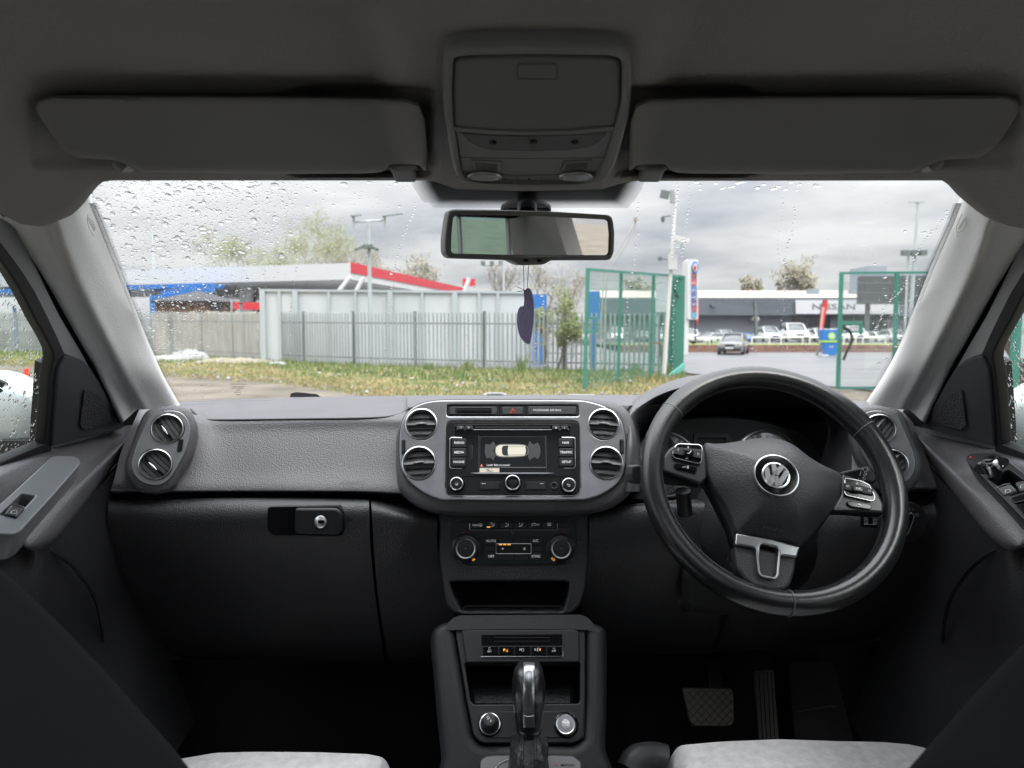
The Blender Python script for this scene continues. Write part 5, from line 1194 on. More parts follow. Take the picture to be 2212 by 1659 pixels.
for x0, x1, ic in ((582, 648, '\u25C1'), (655, 720, '\u25B7'), (1388, 1452, 'eject'), (1460, 1524, 'i')):
    plate('small_button', FP, roundpoly(V_((x0, 322), (x1, 322), (x1, 353), (x0, 353)), 1.5), .0048, .0072, darkp, rp_, bevel=.0008)
    m_ = (x0 + x1) / 2
    if ic == '\u25C1': sg = [V_((m_ + 8, 330), (m_ - 8, 337), (m_ + 8, 344), (m_ + 8, 330))]
    elif ic == '\u25B7': sg = [V_((m_ - 8, 330), (m_ + 8, 337), (m_ - 8, 344), (m_ - 8, 330))]
    elif ic == 'eject': sg = [V_((m_ - 7, 340), (m_, 329), (m_ + 7, 340), (m_ - 7, 340)), V_((m_ - 7, 344), (m_ + 7, 344))]
    else: sg = [V_((m_, 329), (m_, 332)), V_((m_, 335), (m_, 345))]
    strokes('icon', FP, sg, .7, .0074, iconl, rp_)
for tx, x0, x1, y0, y1 in (('RADIO', 544, 665, 430, 505), ('MEDIA', 543, 664, 511, 585), ('PHONE', 541, 662, 591, 668), ('NAV', 1441, 1562, 430, 504), ('TRAFFIC', 1446, 1566, 511, 584), ('SETUP', 1449, 1568, 591, 666)):
    b_ = plate('mode_button', FP, roundpoly(V_((x0, y0), (x1, y0), (x1, y1), (x0, y1)), 1.5), .0035, .0095, mat('soft touch black', (.016, .0165, .018), .5, spec=.35), rp_, bevel=.0012)
    text('legend', tx, FP, *V_(((x0 + x1) / 2, (y0 + y1) / 2 - 1)), 5.0, .0098, iconl, rp_, sx=1.0, bold=.01)
for pts in (V_((628, 424), (545, 421), (528, 428), (526, 440), (524, 660), (530, 678), (545, 682), (628, 682)), V_((1470, 421), (1562, 421), (1580, 428), (1581, 440), (1582, 660), (1576, 676), (1562, 680), (1486, 680))):
    strokes('chrome_bracket', FP, [roundpoly(pts, 0)], 1.6, .006, chrome, rp_)
# screen
scr = plate('screen', FP, V_((778, 418), (1334, 418), (1340, 718), (772, 718)), .0048, .0056, mat('lcd dark', (.006, .0065, .0075), .2, emit=.3, spec=.3), rp_, bevel=0)
def lcd(name, pts, c, d, e=.8): return plate(name, FP, pts, d, d + .0002, mat('lcd %s' % (c,), c, .5, emit=e), rp_, bevel=0)
ex = mat('screen bezel', (.10, .10, .105), .3)
sb = roundpoly(V_((780, 416), (1330, 416), (1338, 672), (776, 672)), 2); strokes('screen_edge', FP, [sb + [sb[0]], V_((770, 400), (764, 720)), V_((1335, 400), (1343, 720))], .7, .0057, ex, rp_)
carb = smoothpoly(V_((905, 530), (915, 495), (950, 478), (1020, 476), (1120, 478), (1165, 486), (1186, 510), (1190, 530), (1186, 556), (1165, 575), (1120, 584), (1020, 588), (950, 586), (915, 570)), 4)
lcd('car_outline', carb, (.10, .095, .085), .0057); 
lcd('car_body', smoothpoly(V_((912, 531), (922, 500), (955, 486), (1020, 484), (1120, 486), (1158, 494), (1168, 530), (1158, 568), (1120, 577), (1020, 580), (955, 578), (922, 564)), 4), (.42, .39, .33), .0060)
lcd('car_glass', V_((975, 492), (1018, 488), (1012, 532), (1018, 576), (978, 572), (966, 555), (964, 510)), (.01, .01, .01), .0063); lcd('car_glass', smoothpoly(V_((1160, 498), (1178, 510), (1182, 532), (1178, 554), (1160, 566), (1168, 532)), 3), (.01, .01, .01), .0063)
strokes('car_lines', FP, [V_((1005, 478), (1008, 470)), V_((1005, 586), (1008, 598)), V_((1020, 494), (1150, 498)), V_((1020, 570), (1150, 566))], .6, .0064, mat('lcd line', (.06, .055, .05), .5), rp_)
dk = (.028, .028, .030)
lcd('sensor_zone', V_((893, 453), (914, 492), (892, 532), (912, 572), (893, 614), (862, 588), (836, 598), (822, 560), (820, 520), (826, 475), (862, 482)), dk, .0058, 1); lcd('sensor_zone', V_((1198, 450), (1228, 482), (1268, 462), (1286, 500), (1290, 535), (1285, 575), (1268, 604), (1236, 585), (1198, 614), (1182, 580), (1196, 532), (1184, 488)), dk, .0058, 1)
text('screen_text', 'Look! Safe to move?', FP, *V_((934, 654)), 4.4, .0059, iconl, rp_, sx=.98, bold=.008)
lcd('warning_triangle', V_((793, 644), (804, 664), (782, 664)), (.75, .18, .10), .0059)
lcd('soft_button', roundpoly(V_((776, 680), (943, 680), (943, 715), (776, 715)), 1), (.42, .38, .31), .0059, .7)
strokes('mute_icon', FP, [V_((838, 690), (846, 690), (855, 684), (855, 708), (846, 703), (838, 703), (838, 690)), V_((832, 686), (862, 706)), V_((868, 709), (876, 688), (884, 709), (868, 709))], .8, .0063, gloss, rp_)
lcd('legend_bar', V_((776, 672), (1338, 672), (1338, 675), (776, 675)), (.12, .12, .12), .006)
mb = MB(); q = [FP.at(*V_((x, y)), d) for x, y, d in ((695, 721, .005), (770, 716, .0085), (1343, 716, .0085), (1412, 721, .005), (1340, 726, .0085), (775, 726, .0085))]; q += [p - FP.n * .004 for p in q]
mb.add(q, [(0, 1, 2, 3, 4, 5), (11, 10, 9, 8, 7, 6)] + [(i, i + 6, (i + 1) % 6 + 6, (i + 1) % 6) for i in range(6)]); mb.build('screen_ledge', chrome, rp_)
plate('card_reader', FP, V_((694, 488), (720, 488), (716, 612), (692, 612)), .0048, .0054, darkp, rp_, bevel=.0003); plate('card_reader', FP, V_((698, 494), (716, 494), (712, 606), (696, 606)), .0054, .0058, mat('slot black', (.003, .003, .003), .8), rp_, bevel=.0003)
for nm, c, r, ic in (('knob', (582, 812), 54, 1), ('knob', (1055, 802), 62, 0), ('knob', (1528, 822), 57, 2)):
    c = V_(c); r_ = r * vk; kk = FP.k(*c); c0 = (c[0], c[1] + 3.5)
    lathe('knob_skirt', FP, *c, [(r_ + 3.4, .0035), (r_ + 3.2, .005), (r_ + 1, .0055), (r_ + .5, .016)], gloss, rp_, off=.012, n=36)
    lathe('knob_ring', FP, *c, [(r_ + .6, .014), (r_ + .2, .0185), (r_ - 1.2, .0195), (r_ - 2.6, .0185), (r_ - 2.8, .017)], chrome, rp_, off=.016, n=40)
    lathe('knob_cap', FP, *c, [(r_ - 2.6, .017), (r_ - 3, .018), (r_ - 6, .0186), (1, .0184)], gloss if ic == 0 else blackp, rp_, off=.016, n=36)
    if ic == 1: strokes('icon', FP, [[(c[0] + 2.8 * math.sin(a), c[1] - 2.8 * math.cos(a)) for a in [.6 + i * .42 for i in range(12)]] , [(c[0], c[1] - .5), (c[0] + 1, c[1] + 3.6)]], .8, .0188, iconl, rp_)
    if ic == 2: strokes('icon', FP, [[(c[0] - 3, c[1] - 1), (c[0] + 1.8, c[1] - 1), (c[0] + 3.2, c[1] + 1), (c[0] + 1.6, c[1] + 2.8), (c[0] - 2, c[1] + 2.8)], [(c[0] - 1, c[1] - 3), (c[0] - 3.6, c[1] - 1), (c[0] - 1, c[1] + .6)]], .8, .0188, iconl, rp_)
for x0, x1, fl in ((778, 950, 0), (1160, 1334, 1)):
    o_ = V_((x0, 793), (x1, 793), (x1 - (12 if not fl else 0), 826), (x1, 860), (x0, 860), (x0 + (12 if fl else 0), 826)); plate('arrow_key', FP, o_, .0035, .0062, mat('soft touch black', (.016, .0165, .018), .5, spec=.35), rp_, bevel=.001)
    strokes('icon', FP, [V_((795 if not fl else 1286, 810), (826 if not fl else 1314, 810))], 1.0, .0064, iconl, rp_)
lathe('aux_socket', FP, *V_((1404, 828)), [(8.5, .0035), (8.2, .0062), (6, .0066), (4, .005), (3.2, .0), (.4, -.004)], darkp, rp_, off=.004, n=28)
# ---- climate stack
CPn = Plane(1112, 1215, 1.125, 16)
c_ = Z(1700, 2050, 750 / 2212)
stack = plate('centre_stack', CPn, roundpoly(c_((152, -30), (1935, -30), (1928, 560), (1892, 900), (1830, 1100), (1740, 1195), (1660, 1212), (430, 1212), (345, 1190), (255, 1100), (215, 900), (165, 560)), 9), -.10, .0, leathd, dash, holes=[roundpoly(c_((290, 815), (1700, 815), (1690, 960), (1630, 1165), (430, 1165), (330, 960)), 8)], bevel=.004)
plate('tray_back', CPn, c_((260, 780), (1740, 780), (1700, 1190), (380, 1190)), -.12, -.09, mat('tray black', (.008, .008, .009), .8, spec=.1), stack)
plate('tray_floor', Plane(0, 0, 0, n=(0, -.25, 1), o=CPn.at(*c_((1030, 1150)), -.04)), c_((360, 1080), (1690, 1080), (1640, 1150), (420, 1150)), -.004, .0, blackp, stack)
strokes('tray_lip', CPn, [roundpoly(c_((440, 1150), (480, 1105), (1600, 1105), (1650, 1150)), 3)[1:-1]], 1.0, -.001, darkp, stack)
cb_ = plate('climate_panel', CPn, roundpoly(c_((300, 140), (400, 112), (1700, 108), (1790, 140), (1790, 420), (1700, 600), (1560, 620), (530, 622), (400, 600), (305, 420)), 8), -.004, .003, blackp, dash, bevel=.001)
plate('gloss_face', CPn, roundpoly(c_((385, 185), (1705, 178), (1712, 480), (1560, 600), (540, 600), (385, 480)), 6), .003, .004, gloss, cb_, bevel=.0004)
xs6 = [545, 710, 876, 1046, 1212, 1380, 1548]
for i in range(6):
    plate('function_button', CPn, roundpoly(c_((xs6[i] + 6, 112), (xs6[i + 1] - 6, 112), (xs6[i + 1] - 6, 192), (xs6[i] + 6, 192)), 1.5), .003, .008, blackp, cb_, bevel=.001)
    xi = xs6[i] + (20 if i in (0, 1, 2, 4) else 110); lm = amber if i == 1 else mat('unlit lamp', (.06, .06, .06), .5)
    plate('button_lamp', CPn, c_((xi, 166), (xi + 40, 166), (xi + 40, 178), (xi, 178)), .008, .0084, lm, cb_, bevel=0)
cb2 = roundpoly(c_((528, 130), (528, 200), (540, 207), (1552, 206), (1562, 198), (1562, 125)), [0, 1, 1, 1, 1, 0]); strokes('chrome_bracket', CPn, [cb2], 1.4, .006, chrome, cb_)
text('legend', 'MAX', CPn, *c_((596, 151)), 4.2, .0083, iconl, cb_)
def icon(*segs, pl=CPn, d=.0083, p=cb_, m=iconl, w=.65): return strokes('icon', pl, list(segs), w, d, m, p)
icon(c_((632, 140), (655, 130), (678, 140), (668, 162), (642, 162), (632, 140)), c_((647, 142), (650, 166)), c_((656, 142), (656, 168)), c_((664, 142), (661, 166)))
for x in (800, 968, 1132): icon(c_((x - 22, 162), (x - 6, 158), (x + 8, 150), (x + 14, 132)), c_((x - 22, 168), (x, 164), (x + 12, 158), (x + 20, 136)), c_((x + 15, 124), (x + 22, 122)))
icon(c_((775, 125), (787, 121), (799, 126), (794, 136), (779, 136), (775, 125))); icon(c_((950, 131), (966, 131), (960, 126)), w=1); icon(c_((1116, 124), (1116, 138), (1111, 133)), w=1)
icon(c_((1257, 146), (1266, 136), (1280, 126), (1300, 126), (1312, 138), (1322, 142), (1320, 150), (1257, 150), (1257, 146))); text('legend', 'A', CPn, *c_((1338, 143)), 3.4, .0083, iconl, cb_)
icon(c_((1444, 124), (1488, 124), (1488, 152), (1444, 152), (1444, 124)), c_((1457, 132), (1457, 158)), c_((1466, 132), (1466, 158)), c_((1475, 132), (1475, 158)))
for x, dial, lt, lx, ly, ro in ((482, 176, 'HI', 575, 558, 38), (1606, 182, 'LO', 1512, 553, -42)):
    c = c_((x, 425)); r_ = 172 * c_.k
    lathe('dial_base', CPn, *c, [(r_, .0035), (r_ - .3, .0072), (r_ - 2, .008), (118 * c_.k, .0085)], mat('dial black', (.008, .008, .009), .3), cb_, off=.006, n=56)
    lathe('dial_ring', CPn, *c, [(121 * c_.k, .008), (120 * c_.k, .017), (112 * c_.k, .0185), (100 * c_.k, .018), (98 * c_.k, .0165)], chrome, cb_, off=.014, n=48)
    lathe('dial_cap', CPn, *c, [(99 * c_.k, .0165), (90 * c_.k, .017), (1, .0165)], mat('soft touch black', (.016, .0165, .018), .5, spec=.35), cb_, off=.014, n=40)
    text('legend', lt, CPn, *c_((lx, ly)), 4.6, .0086, amber, cb_, rot=ro, bold=.01)
    for a0, a1, m2 in ((-.32, -.03, mat('blue mark', (.05, .13, .20), .5)), (.03, .32, mat('red mark', (.30, .045, .04), .5))):
        strokes('temperature_mark', CPn, [[(c[0] + 186 * c_.k * math.sin(a0 + (a1 - a0) * i / 6), c[1] - 190 * c_.k * math.cos(a0 + (a1 - a0) * i / 6)) for i in range(7)]], 2.0, .0042, m2, cb_)
gr_ = [690, 866, 1050, 1226, 1395]
for j, (y0, y1) in enumerate(((292, 384), (392, 460), (468, 562))):
    for i in range(4):
        if j == 1 and i in (1, 2): continue
        plate('climate_button', CPn, roundpoly(c_((gr_[i] + 8, y0), (gr_[i + 1] - 8, y0), (gr_[i + 1] - 8, y1), (gr_[i] + 8, y1)), 1), .004, .0062, blackp, cb_, bevel=.0006)
for tx, x, y in (('AUTO', 780, 338), ('A/C', 1306, 335), ('OFF', 781, 518), ('SYNC', 1310, 518)): text('legend', tx, CPn, *c_((x, y)), 5.4, .0065, iconl, cb_, bold=.006)
fb = roundpoly(c_((838, 368), (1252, 368), (1252, 486), (838, 486)), 1.5); plate('fan_bar', CPn, fb, .0062, .0085, gloss, cb_, bevel=.0006); strokes('fan_frame', CPn, [fb + [fb[0]]], 1.3, .0085, chrome, cb_)
for x in (872, 922, 973): plate('fan_lamp', CPn, c_((x, 374), (x + 38, 374), (x + 38, 385), (x, 385)), .0085, .0089, amber, cb_, bevel=0)
for x, s in ((917, 11), (1174, 16)):
    icon(*[c_((x, 428), (x + s * math.cos(a), 428 + s * math.sin(a)), (x + s * math.cos(a + .9), 428 + s * math.sin(a + .9)), (x, 428)) for a in (0, 1.57, 3.14, 4.71)], d=.0088)
lathe('key_mark', CPn, *c_((1044, 238)), [(30 * c_.k, .004), (28 * c_.k, .005), (22 * c_.k, .005), (20 * c_.k, .0042)], darkp, cb_, off=.004, n=20)
# ---- instrument binnacle
L0 = [(1345, 1062, 1.14), (1345, 960, 1.18), (1348, 895, 1.30), (1392, 862, 1.42), (1440, 838, 1.42), (1486, 823, 1.42), (1560, 812, 1.42), (1650, 809, 1.42), (1740, 820, 1.42), (1795, 846, 1.42), (1838, 882, 1.40), (1890, 925, 1.30), (1915, 990, 1.22), (1935, 1062, 1.15)]
L1 = [(1352, 1062, 1.10), (1353, 960, 1.12), (1356, 888, 1.2), (1384, 853, 1.27), (1432, 830, 1.28), (1480, 815, 1.28), (1560, 803, 1.28), (1650, 800, 1.28), (1740, 812, 1.28), (1796, 840, 1.27), (1840, 878, 1.25), (1886, 932, 1.19), (1920, 990, 1.14), (1940, 1062, 1.11)]
L2 = [(1372, 1062, 1.10), (1370, 960, 1.12), (1364, 900, 1.16), (1400, 866, 1.20), (1447, 844, 1.20), (1496, 832, 1.20), (1568, 822, 1.20), (1650, 820, 1.20), (1735, 830, 1.20), (1784, 856, 1.19), (1822, 890, 1.18), (1864, 935, 1.15), (1897, 975, 1.12), (1912, 1062, 1.10)]
L2b = [(1378, 1062, 1.18), (1376, 960, 1.20), (1376, 912, 1.24), (1408, 880, 1.26), (1450, 862, 1.27), (1498, 848, 1.27), (1568, 835, 1.27), (1650, 830, 1.27), (1732, 838, 1.27), (1782, 860, 1.26), (1812, 890, 1.25), (1830, 940, 1.22), (1835, 990, 1.20), (1835, 1062, 1.18)]
L3 = [(1384, 1062, 1.34), (1384, 960, 1.34), (1392, 925, 1.36), (1420, 905, 1.37), (1455, 893, 1.38), (1500, 882, 1.38), (1570, 872, 1.38), (1650, 872, 1.38), (1730, 878, 1.38), (1768, 892, 1.37), (1788, 920, 1.36), (1785, 955, 1.34), (1770, 1000, 1.33), (1750, 1062, 1.32)]
hood = patch('binnacle_hood', [L0, L1, L2, L2b, L3], leath, dash, sub=5, thick=0)
IP = Plane(1580, 960, 1.31, 14)
cl_ = thing('instrument_cluster', None, None); cl_.parent = dash
plate('binnacle_back', Plane(1590, 960, 1.40, 0), [(1380, 1090), (1375, 930), (1400, 900), (1450, 880), (1500, 868), (1570, 858), (1650, 857), (1730, 864), (1775, 880), (1800, 920), (1800, 1090)], -.01, .0, mat('slot black', (.003, .003, .003), .8), cl_)
plate('cluster_face', IP, smoothpoly([(1368, 1080), (1370, 985), (1390, 940), (1440, 912), (1520, 900), (1600, 902), (1690, 920), (1750, 955), (1775, 1010), (1770, 1080)], 4), -.03, .0, mat('cluster black', (.010, .010, .011), .4), cl_, bevel=.003)
strokes('cluster_rim', IP, [smoothpoly([(1368, 1080), (1370, 985), (1390, 940), (1440, 912), (1520, 900), (1600, 902), (1690, 920), (1750, 955), (1775, 1010), (1770, 1080)], 4)[8:40]], 1.4, .001, darkp, cl_)
for x, y, r in ((1438, 1004, 70), (1658, 1003, 73)):
    lathe('gauge_ring', IP, x, y, [(r + 2, .0), (r + 1, .006), (r - 2, .007), (r - 4, .004), (r - 5, .001)], chrome, cl_, off=.003, n=64)
    lathe('gauge_face', IP, x, y, [(r - 4, .001), (1, .001)], mat('gauge black', (.012, .012, .013), .5), cl_, off=.001, n=48)
    sg = [[(x + (r - 9) * math.cos(a), y - (r - 9) * math.sin(a)), (x + (r - 15) * math.cos(a), y - (r - 15) * math.sin(a))] for a in [math.pi * (1.25 - 1.5 * i / 16) for i in range(17)]]
    strokes('gauge_ticks', IP, sg, 1.6, .0016, iconm, cl_)
plate('trip_display', IP, V_((2590, 0), (0, 0), (0, 0)) if False else [(1500, 937), (1576, 937), (1584, 958), (1584, 990), (1496, 990)], .0, .006, mat('display frame', (.035, .036, .04), .4), cl_, holes=[[(1508, 946), (1568, 946), (1570, 990), (1506, 990)]], bevel=.001)
strokes('turn_arrow', IP, [[(1486, 930), (1480, 934), (1486, 938)], [(1592, 930), (1598, 934), (1592, 938)]], 1.5, .001, mat('unlit lamp', (.06, .06, .06), .5), cl_)
# steering column cowl and stalks
cow = thing('column_cowl', None, None); cow.parent = dash
SPn = Plane(1640, 1110, 1.10, 30)
dome('cowl_cover', SPn, circ(1640, 1120, 140, 40, 130), (1640, 1120), -.06, .0, leathd, cow, p=4, back=.1)
dome('cowl_lower', SPn, smoothpoly([(1500, 1030), (1640, 1010), (1790, 1040), (1800, 1150), (1740, 1260), (1640, 1300), (1550, 1280), (1495, 1170)], 4), (1640, 1150), -.10, -.03, blackp, cow, p=4, back=.1)
patch('column_gap', [[(1476, 1225, 1.13), (1580, 1235, 1.13), (1700, 1235, 1.13)], [(1472, 1318, 1.13), (1580, 1326, 1.13), (1680, 1312, 1.13)]], mat('slot black', (.003, .003, .003), .8), cow, sub=4, thick=.01)
# light switch + dimmer wheels
LP_ = Plane(1950, 1125, 1.085, 12, -12)
q = lambda *p: [(1723 + a * .2117, 837 + b * .2117) for a, b in p] if False else [( (3200 + a * .392) * .54, (1550 + b * .392) * .54) for a, b in p]
ls = plate('light_switch', LP_, circ(*q((1100, 1380))[0], 44, 48, 46), .0, .005, blackp, dash, bevel=.002)
hd_ = plate('switch_knob', LP_, roundpoly(q((1095, 1270), (1140, 1275), (1168, 1310), (1160, 1350), (1105, 1490), (1080, 1508), (1050, 1500), (1050, 1420)), 4), .005, .020, gloss, ls, bevel=.004)
strokes('knob_edge', LP_, [roundpoly(q((1130, 1275), (1166, 1308), (1158, 1350), (1104, 1490), (1080, 1506), (1056, 1500)), 3)[2:-1]], 1.0, .018, chrome, ls)
strokes('icon', LP_, [q((1180, 1290), (1200, 1286), (1215, 1300), (1200, 1314), (1180, 1312), (1180, 1290)), q((1115, 1238), (1128, 1244), (1115, 1250)), q((1158, 1238), (1145, 1244), (1158, 1250))], .7, .0055, iconm, ls)
dw = plate('dimmer_wheel', Plane(1880, 1115, 1.09, 10), q((628, 1275), (792, 1275), (792, 1430), (650, 1430), (628, 1410)), -.002, .003, gloss, dash, bevel=.001)
strokes('wheel_ridges', Plane(1880, 1115, 1.09, 10), [q((655 + i, y), (695 + i, y)) for i in (0, 90) for y in range(1300, 1395, 15)] + [q((655, 1398), (780, 1398))], .9, .004, icond, dw)
# ---- end vents
def endvent(mirrored):
    m_ = (lambda a: [(2 * 1131 - x, y) for x, y in a]) if mirrored else (lambda a: a)
    cxp = m_([(345, 965)])[0]
    pl = Plane(cxp[0], cxp[1], 1.095, 14, -20 if mirrored else 20)
    T = m_(q1((700, 942), (762, 932), (812, 948), (840, 998), (840, 1050), (820, 1115), (785, 1180), (745, 1240), (690, 1263), (630, 1250), (592, 1212), (583, 1160), (605, 1085), (632, 1020), (658, 965)))
    O = m_(q1((690, 915), (765, 905), (832, 925), (868, 990), (866, 1060), (845, 1140), (805, 1210), (765, 1275), (695, 1300), (610, 1290), (560, 1235), (548, 1160), (580, 1070), (605, 1000), (640, 935)))
    op = thing('end_panel', None, None); op.parent = dash
    sm = smoothpoly(T, 4); so_ = smoothpoly(O, 4)
    plate('pod', pl, so_, -.05, -.003, leath, op, bevel=.012, res=4)
    cs = m_(q1((741, 1012), (688, 1170)))
    plate('trim', pl, sm, -.005, .002, silv, op, holes=[circ(cs[0][0], cs[0][1], 37, 40, 31), circ(cs[1][0], cs[1][1], 37, 40, 34)], bevel=.001)
    for c, r, a in ((cs[0], 34.5, 58), (cs[1], 36, 48)):
        vent(pl, c, r / vk * .98, dash, k=vk, ang=(180 - a) if not mirrored else a, nsl=6, tab=3)
    th = m_(q1((790, 1058), (812, 1056), (806, 1112), (782, 1116))); w_ = plate('thumbwheel', pl, roundpoly(th, 3), .001, .005, gloss, op, bevel=.001)
endvent(False); endvent(True)
# ================================================================ CENTRE CONSOLE
TP = Plane(1120, 1480, 1.0, 42)
t_ = Z(1650, 2450, 850 / 2212)
con = thing('centre_console', 'black centre console with cubby, switch row, power socket and start button', 'console')
out_ = smoothpoly(t_((180, 300), (200, 170), (290, 92), (440, 74), (1000, 66), (1700, 70), (1890, 88), (2000, 140), (2034, 260), (2034, 700), (2030, 1100), (2020, 1400), (2060, 1800), (1100, 1850), (300, 1800), (290, 1500), (250, 1100), (205, 600)), 4)
inn_ = roundpoly(t_((443, 185), (490, 138), (1750, 130), (1802, 180), (1798, 900), (1780, 1290), (1700, 1362), (710, 1362), (635, 1280), (560, 900)), [5, 5, 5, 8, 0, 0, 14, 14, 5, 0])
plate('console_body', TP, out_, -.45, .0, mat('console vinyl', (.011, .0113, .0125), .52, bump=('v', 620, .35, .0006), spec=.35), con, holes=[inn_], bevel=.016, res=5)
cub = roundpoly(t_((545, 530), (1742, 525), (1745, 900), (1730, 945), (640, 955), (605, 920)), 4)
ip = plate('inner_panel', TP, inn_, -.02, -.004, mat('console satin', (.010, .0103, .0112), .45, spec=.35), con, holes=[cub], bevel=.002)
strokes('panel_edge', TP, [inn_ + [inn_[0]]], 1.2, -.004, gloss, ip)
plate('cubby_back', TP, t_((500, 500), (1800, 500), (1800, 1000), (560, 1000)), -.10, -.09, gloss, con)
mt = plate('cubby_mat', Plane(0, 0, 0, n=(0, -.1, 1), o=TP.at(*t_((1150, 925)), -.03)), t_((640, 800), (1640, 800), (1640, 940), (650, 940)), -.004, .0, mat('rubber mat', (.014, .0145, .016), .7, bump=('v', 160, 1.0, .002)), con)
sw_ = plate('switch_shelf', TP, roundpoly(t_((510, 190), (560, 178), (1690, 175), (1738, 200), (1738, 518), (560, 522)), 4), -.006, .002, blackp, con, bevel=.002)
plate('card_slot', TP, roundpoly(t_((715, 228), (1560, 222), (1560, 330), (718, 335)), 2), .002, .004, gloss, sw_, bevel=.0006)
strokes('slot_line', TP, [t_((850, 262), (1430, 262)), t_((850, 300), (1430, 300))], 1.2, .0042, blackp, sw_)
xs5 = [725, 893, 1061, 1230, 1397, 1560]
for i in range(5): plate('console_button', TP, roundpoly(t_((xs5[i] + 6, 350), (xs5[i + 1] - 6, 350), (xs5[i + 1] - 6, 440), (xs5[i] + 6, 440)), 1), .002, .0062, gloss, sw_, bevel=.0008)
cb3 = t_((708, 390), (706, 455), (715, 460), (1562, 458), (1570, 452), (1566, 385)); strokes('chrome_bracket', TP, [cb3], 1.1, .0045, mat('dark chrome', (.22, .225, .235), .25, 1.0), sw_)
text('legend', 'OFF', TP, *t_((803, 407)), 3.6, .0066, iconm, sw_); text('legend', 'OFF', TP, *t_((1472, 403)), 3.6, .0066, iconm, sw_)
text('legend', 'P', TP, *t_((955, 392)), 5.2, .0066, amber, sw_, bold=.02); icon(t_((972, 400), (976, 385), (984, 405), (990, 382), (993, 408), (975, 408)), pl=TP, d=.0066, p=sw_, m=amber, w=.8)
text('legend', 'P', TP, *t_((1122, 390)), 5.2, .0066, iconm, sw_); icon([(t_((1148, 390))[0] + 2.9 * math.cos(a * .6), t_((1148, 390))[1] + 2.9 * math.sin(a * .6)) for a in range(11)], pl=TP, d=.0066, p=sw_)
text('legend', 'C', TP, *t_((1278, 387)), 4.2, .0066, iconl, sw_); text('legend', 'S', TP, *t_((1328, 387)), 4.6, .0066, amber, sw_, bold=.02); icon(t_((1303, 368), (1299, 376), (1301, 404), (1306, 404), (1308, 376), (1303, 368)), pl=TP, d=.0066, p=sw_)
icon([(t_((804, 378))[0] + 2.4 * math.cos(a * .6), t_((804, 378))[1] + 2.4 * math.sin(a * .6)) for a in range(11)], t_((1460, 372), (1486, 372), (1482, 384), (1464, 384), (1460, 372)), pl=TP, d=.0066, p=sw_, m=iconm)
plate('lower_tray', TP, roundpoly(t_((700, 1030), (1640, 1025), (1722, 1090), (1722, 1240), (1640, 1305), (760, 1308), (690, 1240), (680, 1080)), 12), -.006, -.0025, blackp, con, bevel=.001)
k2 = t_.k
c = t_((806, 1165)); ps = thing('power_socket', None, None); ps.parent = con
lathe('socket_well', TP, *c, [(122 * k2, -.003), (118 * k2, .0), (108 * k2, .001)], gloss, ps, off=-.002, n=40)
lathe('socket_ring', TP, *c, [(109 * k2, .0), (107 * k2, .003), (100 * k2, .0035), (97 * k2, .001), (90 * k2, .0)], chrome, ps, off=0, n=44)
lathe('socket_plug', TP, *t_((806, 1150)), [(92 * k2, -.002), (88 * k2, .006), (74 * k2, .010), (68 * k2, .022), (62 * k2, .0255), (50 * k2, .0262), (1, .026)], mat('plug grey', (.035, .036, .038), .5), ps, off=.004, n=40)
text('legend', '12 V', TP, *t_((797, 1110)), 5.6, .0266, iconl, ps, rot=-48)
c = t_((1592, 1165)); sbn = thing('start_button', None, None); sbn.parent = con
lathe('button_collar', TP, *t_((1600, 1172)), [(128 * k2, -.003), (124 * k2, .001), (112 * k2, .002), (104 * k2, -.001)], gloss, sbn, off=-.002, n=40)
lathe('button_ring', TP, *c, [(102 * k2, -.001), (100 * k2, .005), (95 * k2, .0065), (88 * k2, .006)], chrome, sbn, off=.003, n=44)
lathe('button_face', TP, *c, [(90 * k2, .005), (84 * k2, .0062), (1, .0058)], mat('brushed grey', (.20, .205, .215), .3, .8), sbn, off=.003, n=36)
for tx, y in (('START', 1132), ('ENGINE', 1160), ('STOP', 1190)): text('legend', tx, TP, *t_((1592, y)), 4.2, .0066, icond, sbn, bold=.01)
# gear gate
GP = Plane(1120, 1632, .93, 62)
gg = plate('gear_gate', GP, roundpoly([(1036, 1640), (1050, 1630), (1075, 1628), (1200, 1628), (1240, 1630), (1258, 1645), (1262, 1760), (1030, 1760)], [6, 6, 0, 0, 6, 8, 0, 0]), -.02, .012, mat('gate grey', (.035, .036, .04), .3), con, bevel=.003)
strokes('gate_ring', GP, [[(1120 + 52 * math.cos(a), 1668 + 30 * math.sin(a)) for a in [math.pi * (1.02 + i * .04) for i in range(25)]]], 1.8, .0135, chrome, gg)
text('badge_mark', 'MOTION', GP, 1226, 1652, 3.4, .0128, gloss, gg, sx=1.5, bold=.02); text('badge_mark', '4', GP, 1202, 1651, 4.2, .0128, redm, gg, sx=1.4, bold=.03)
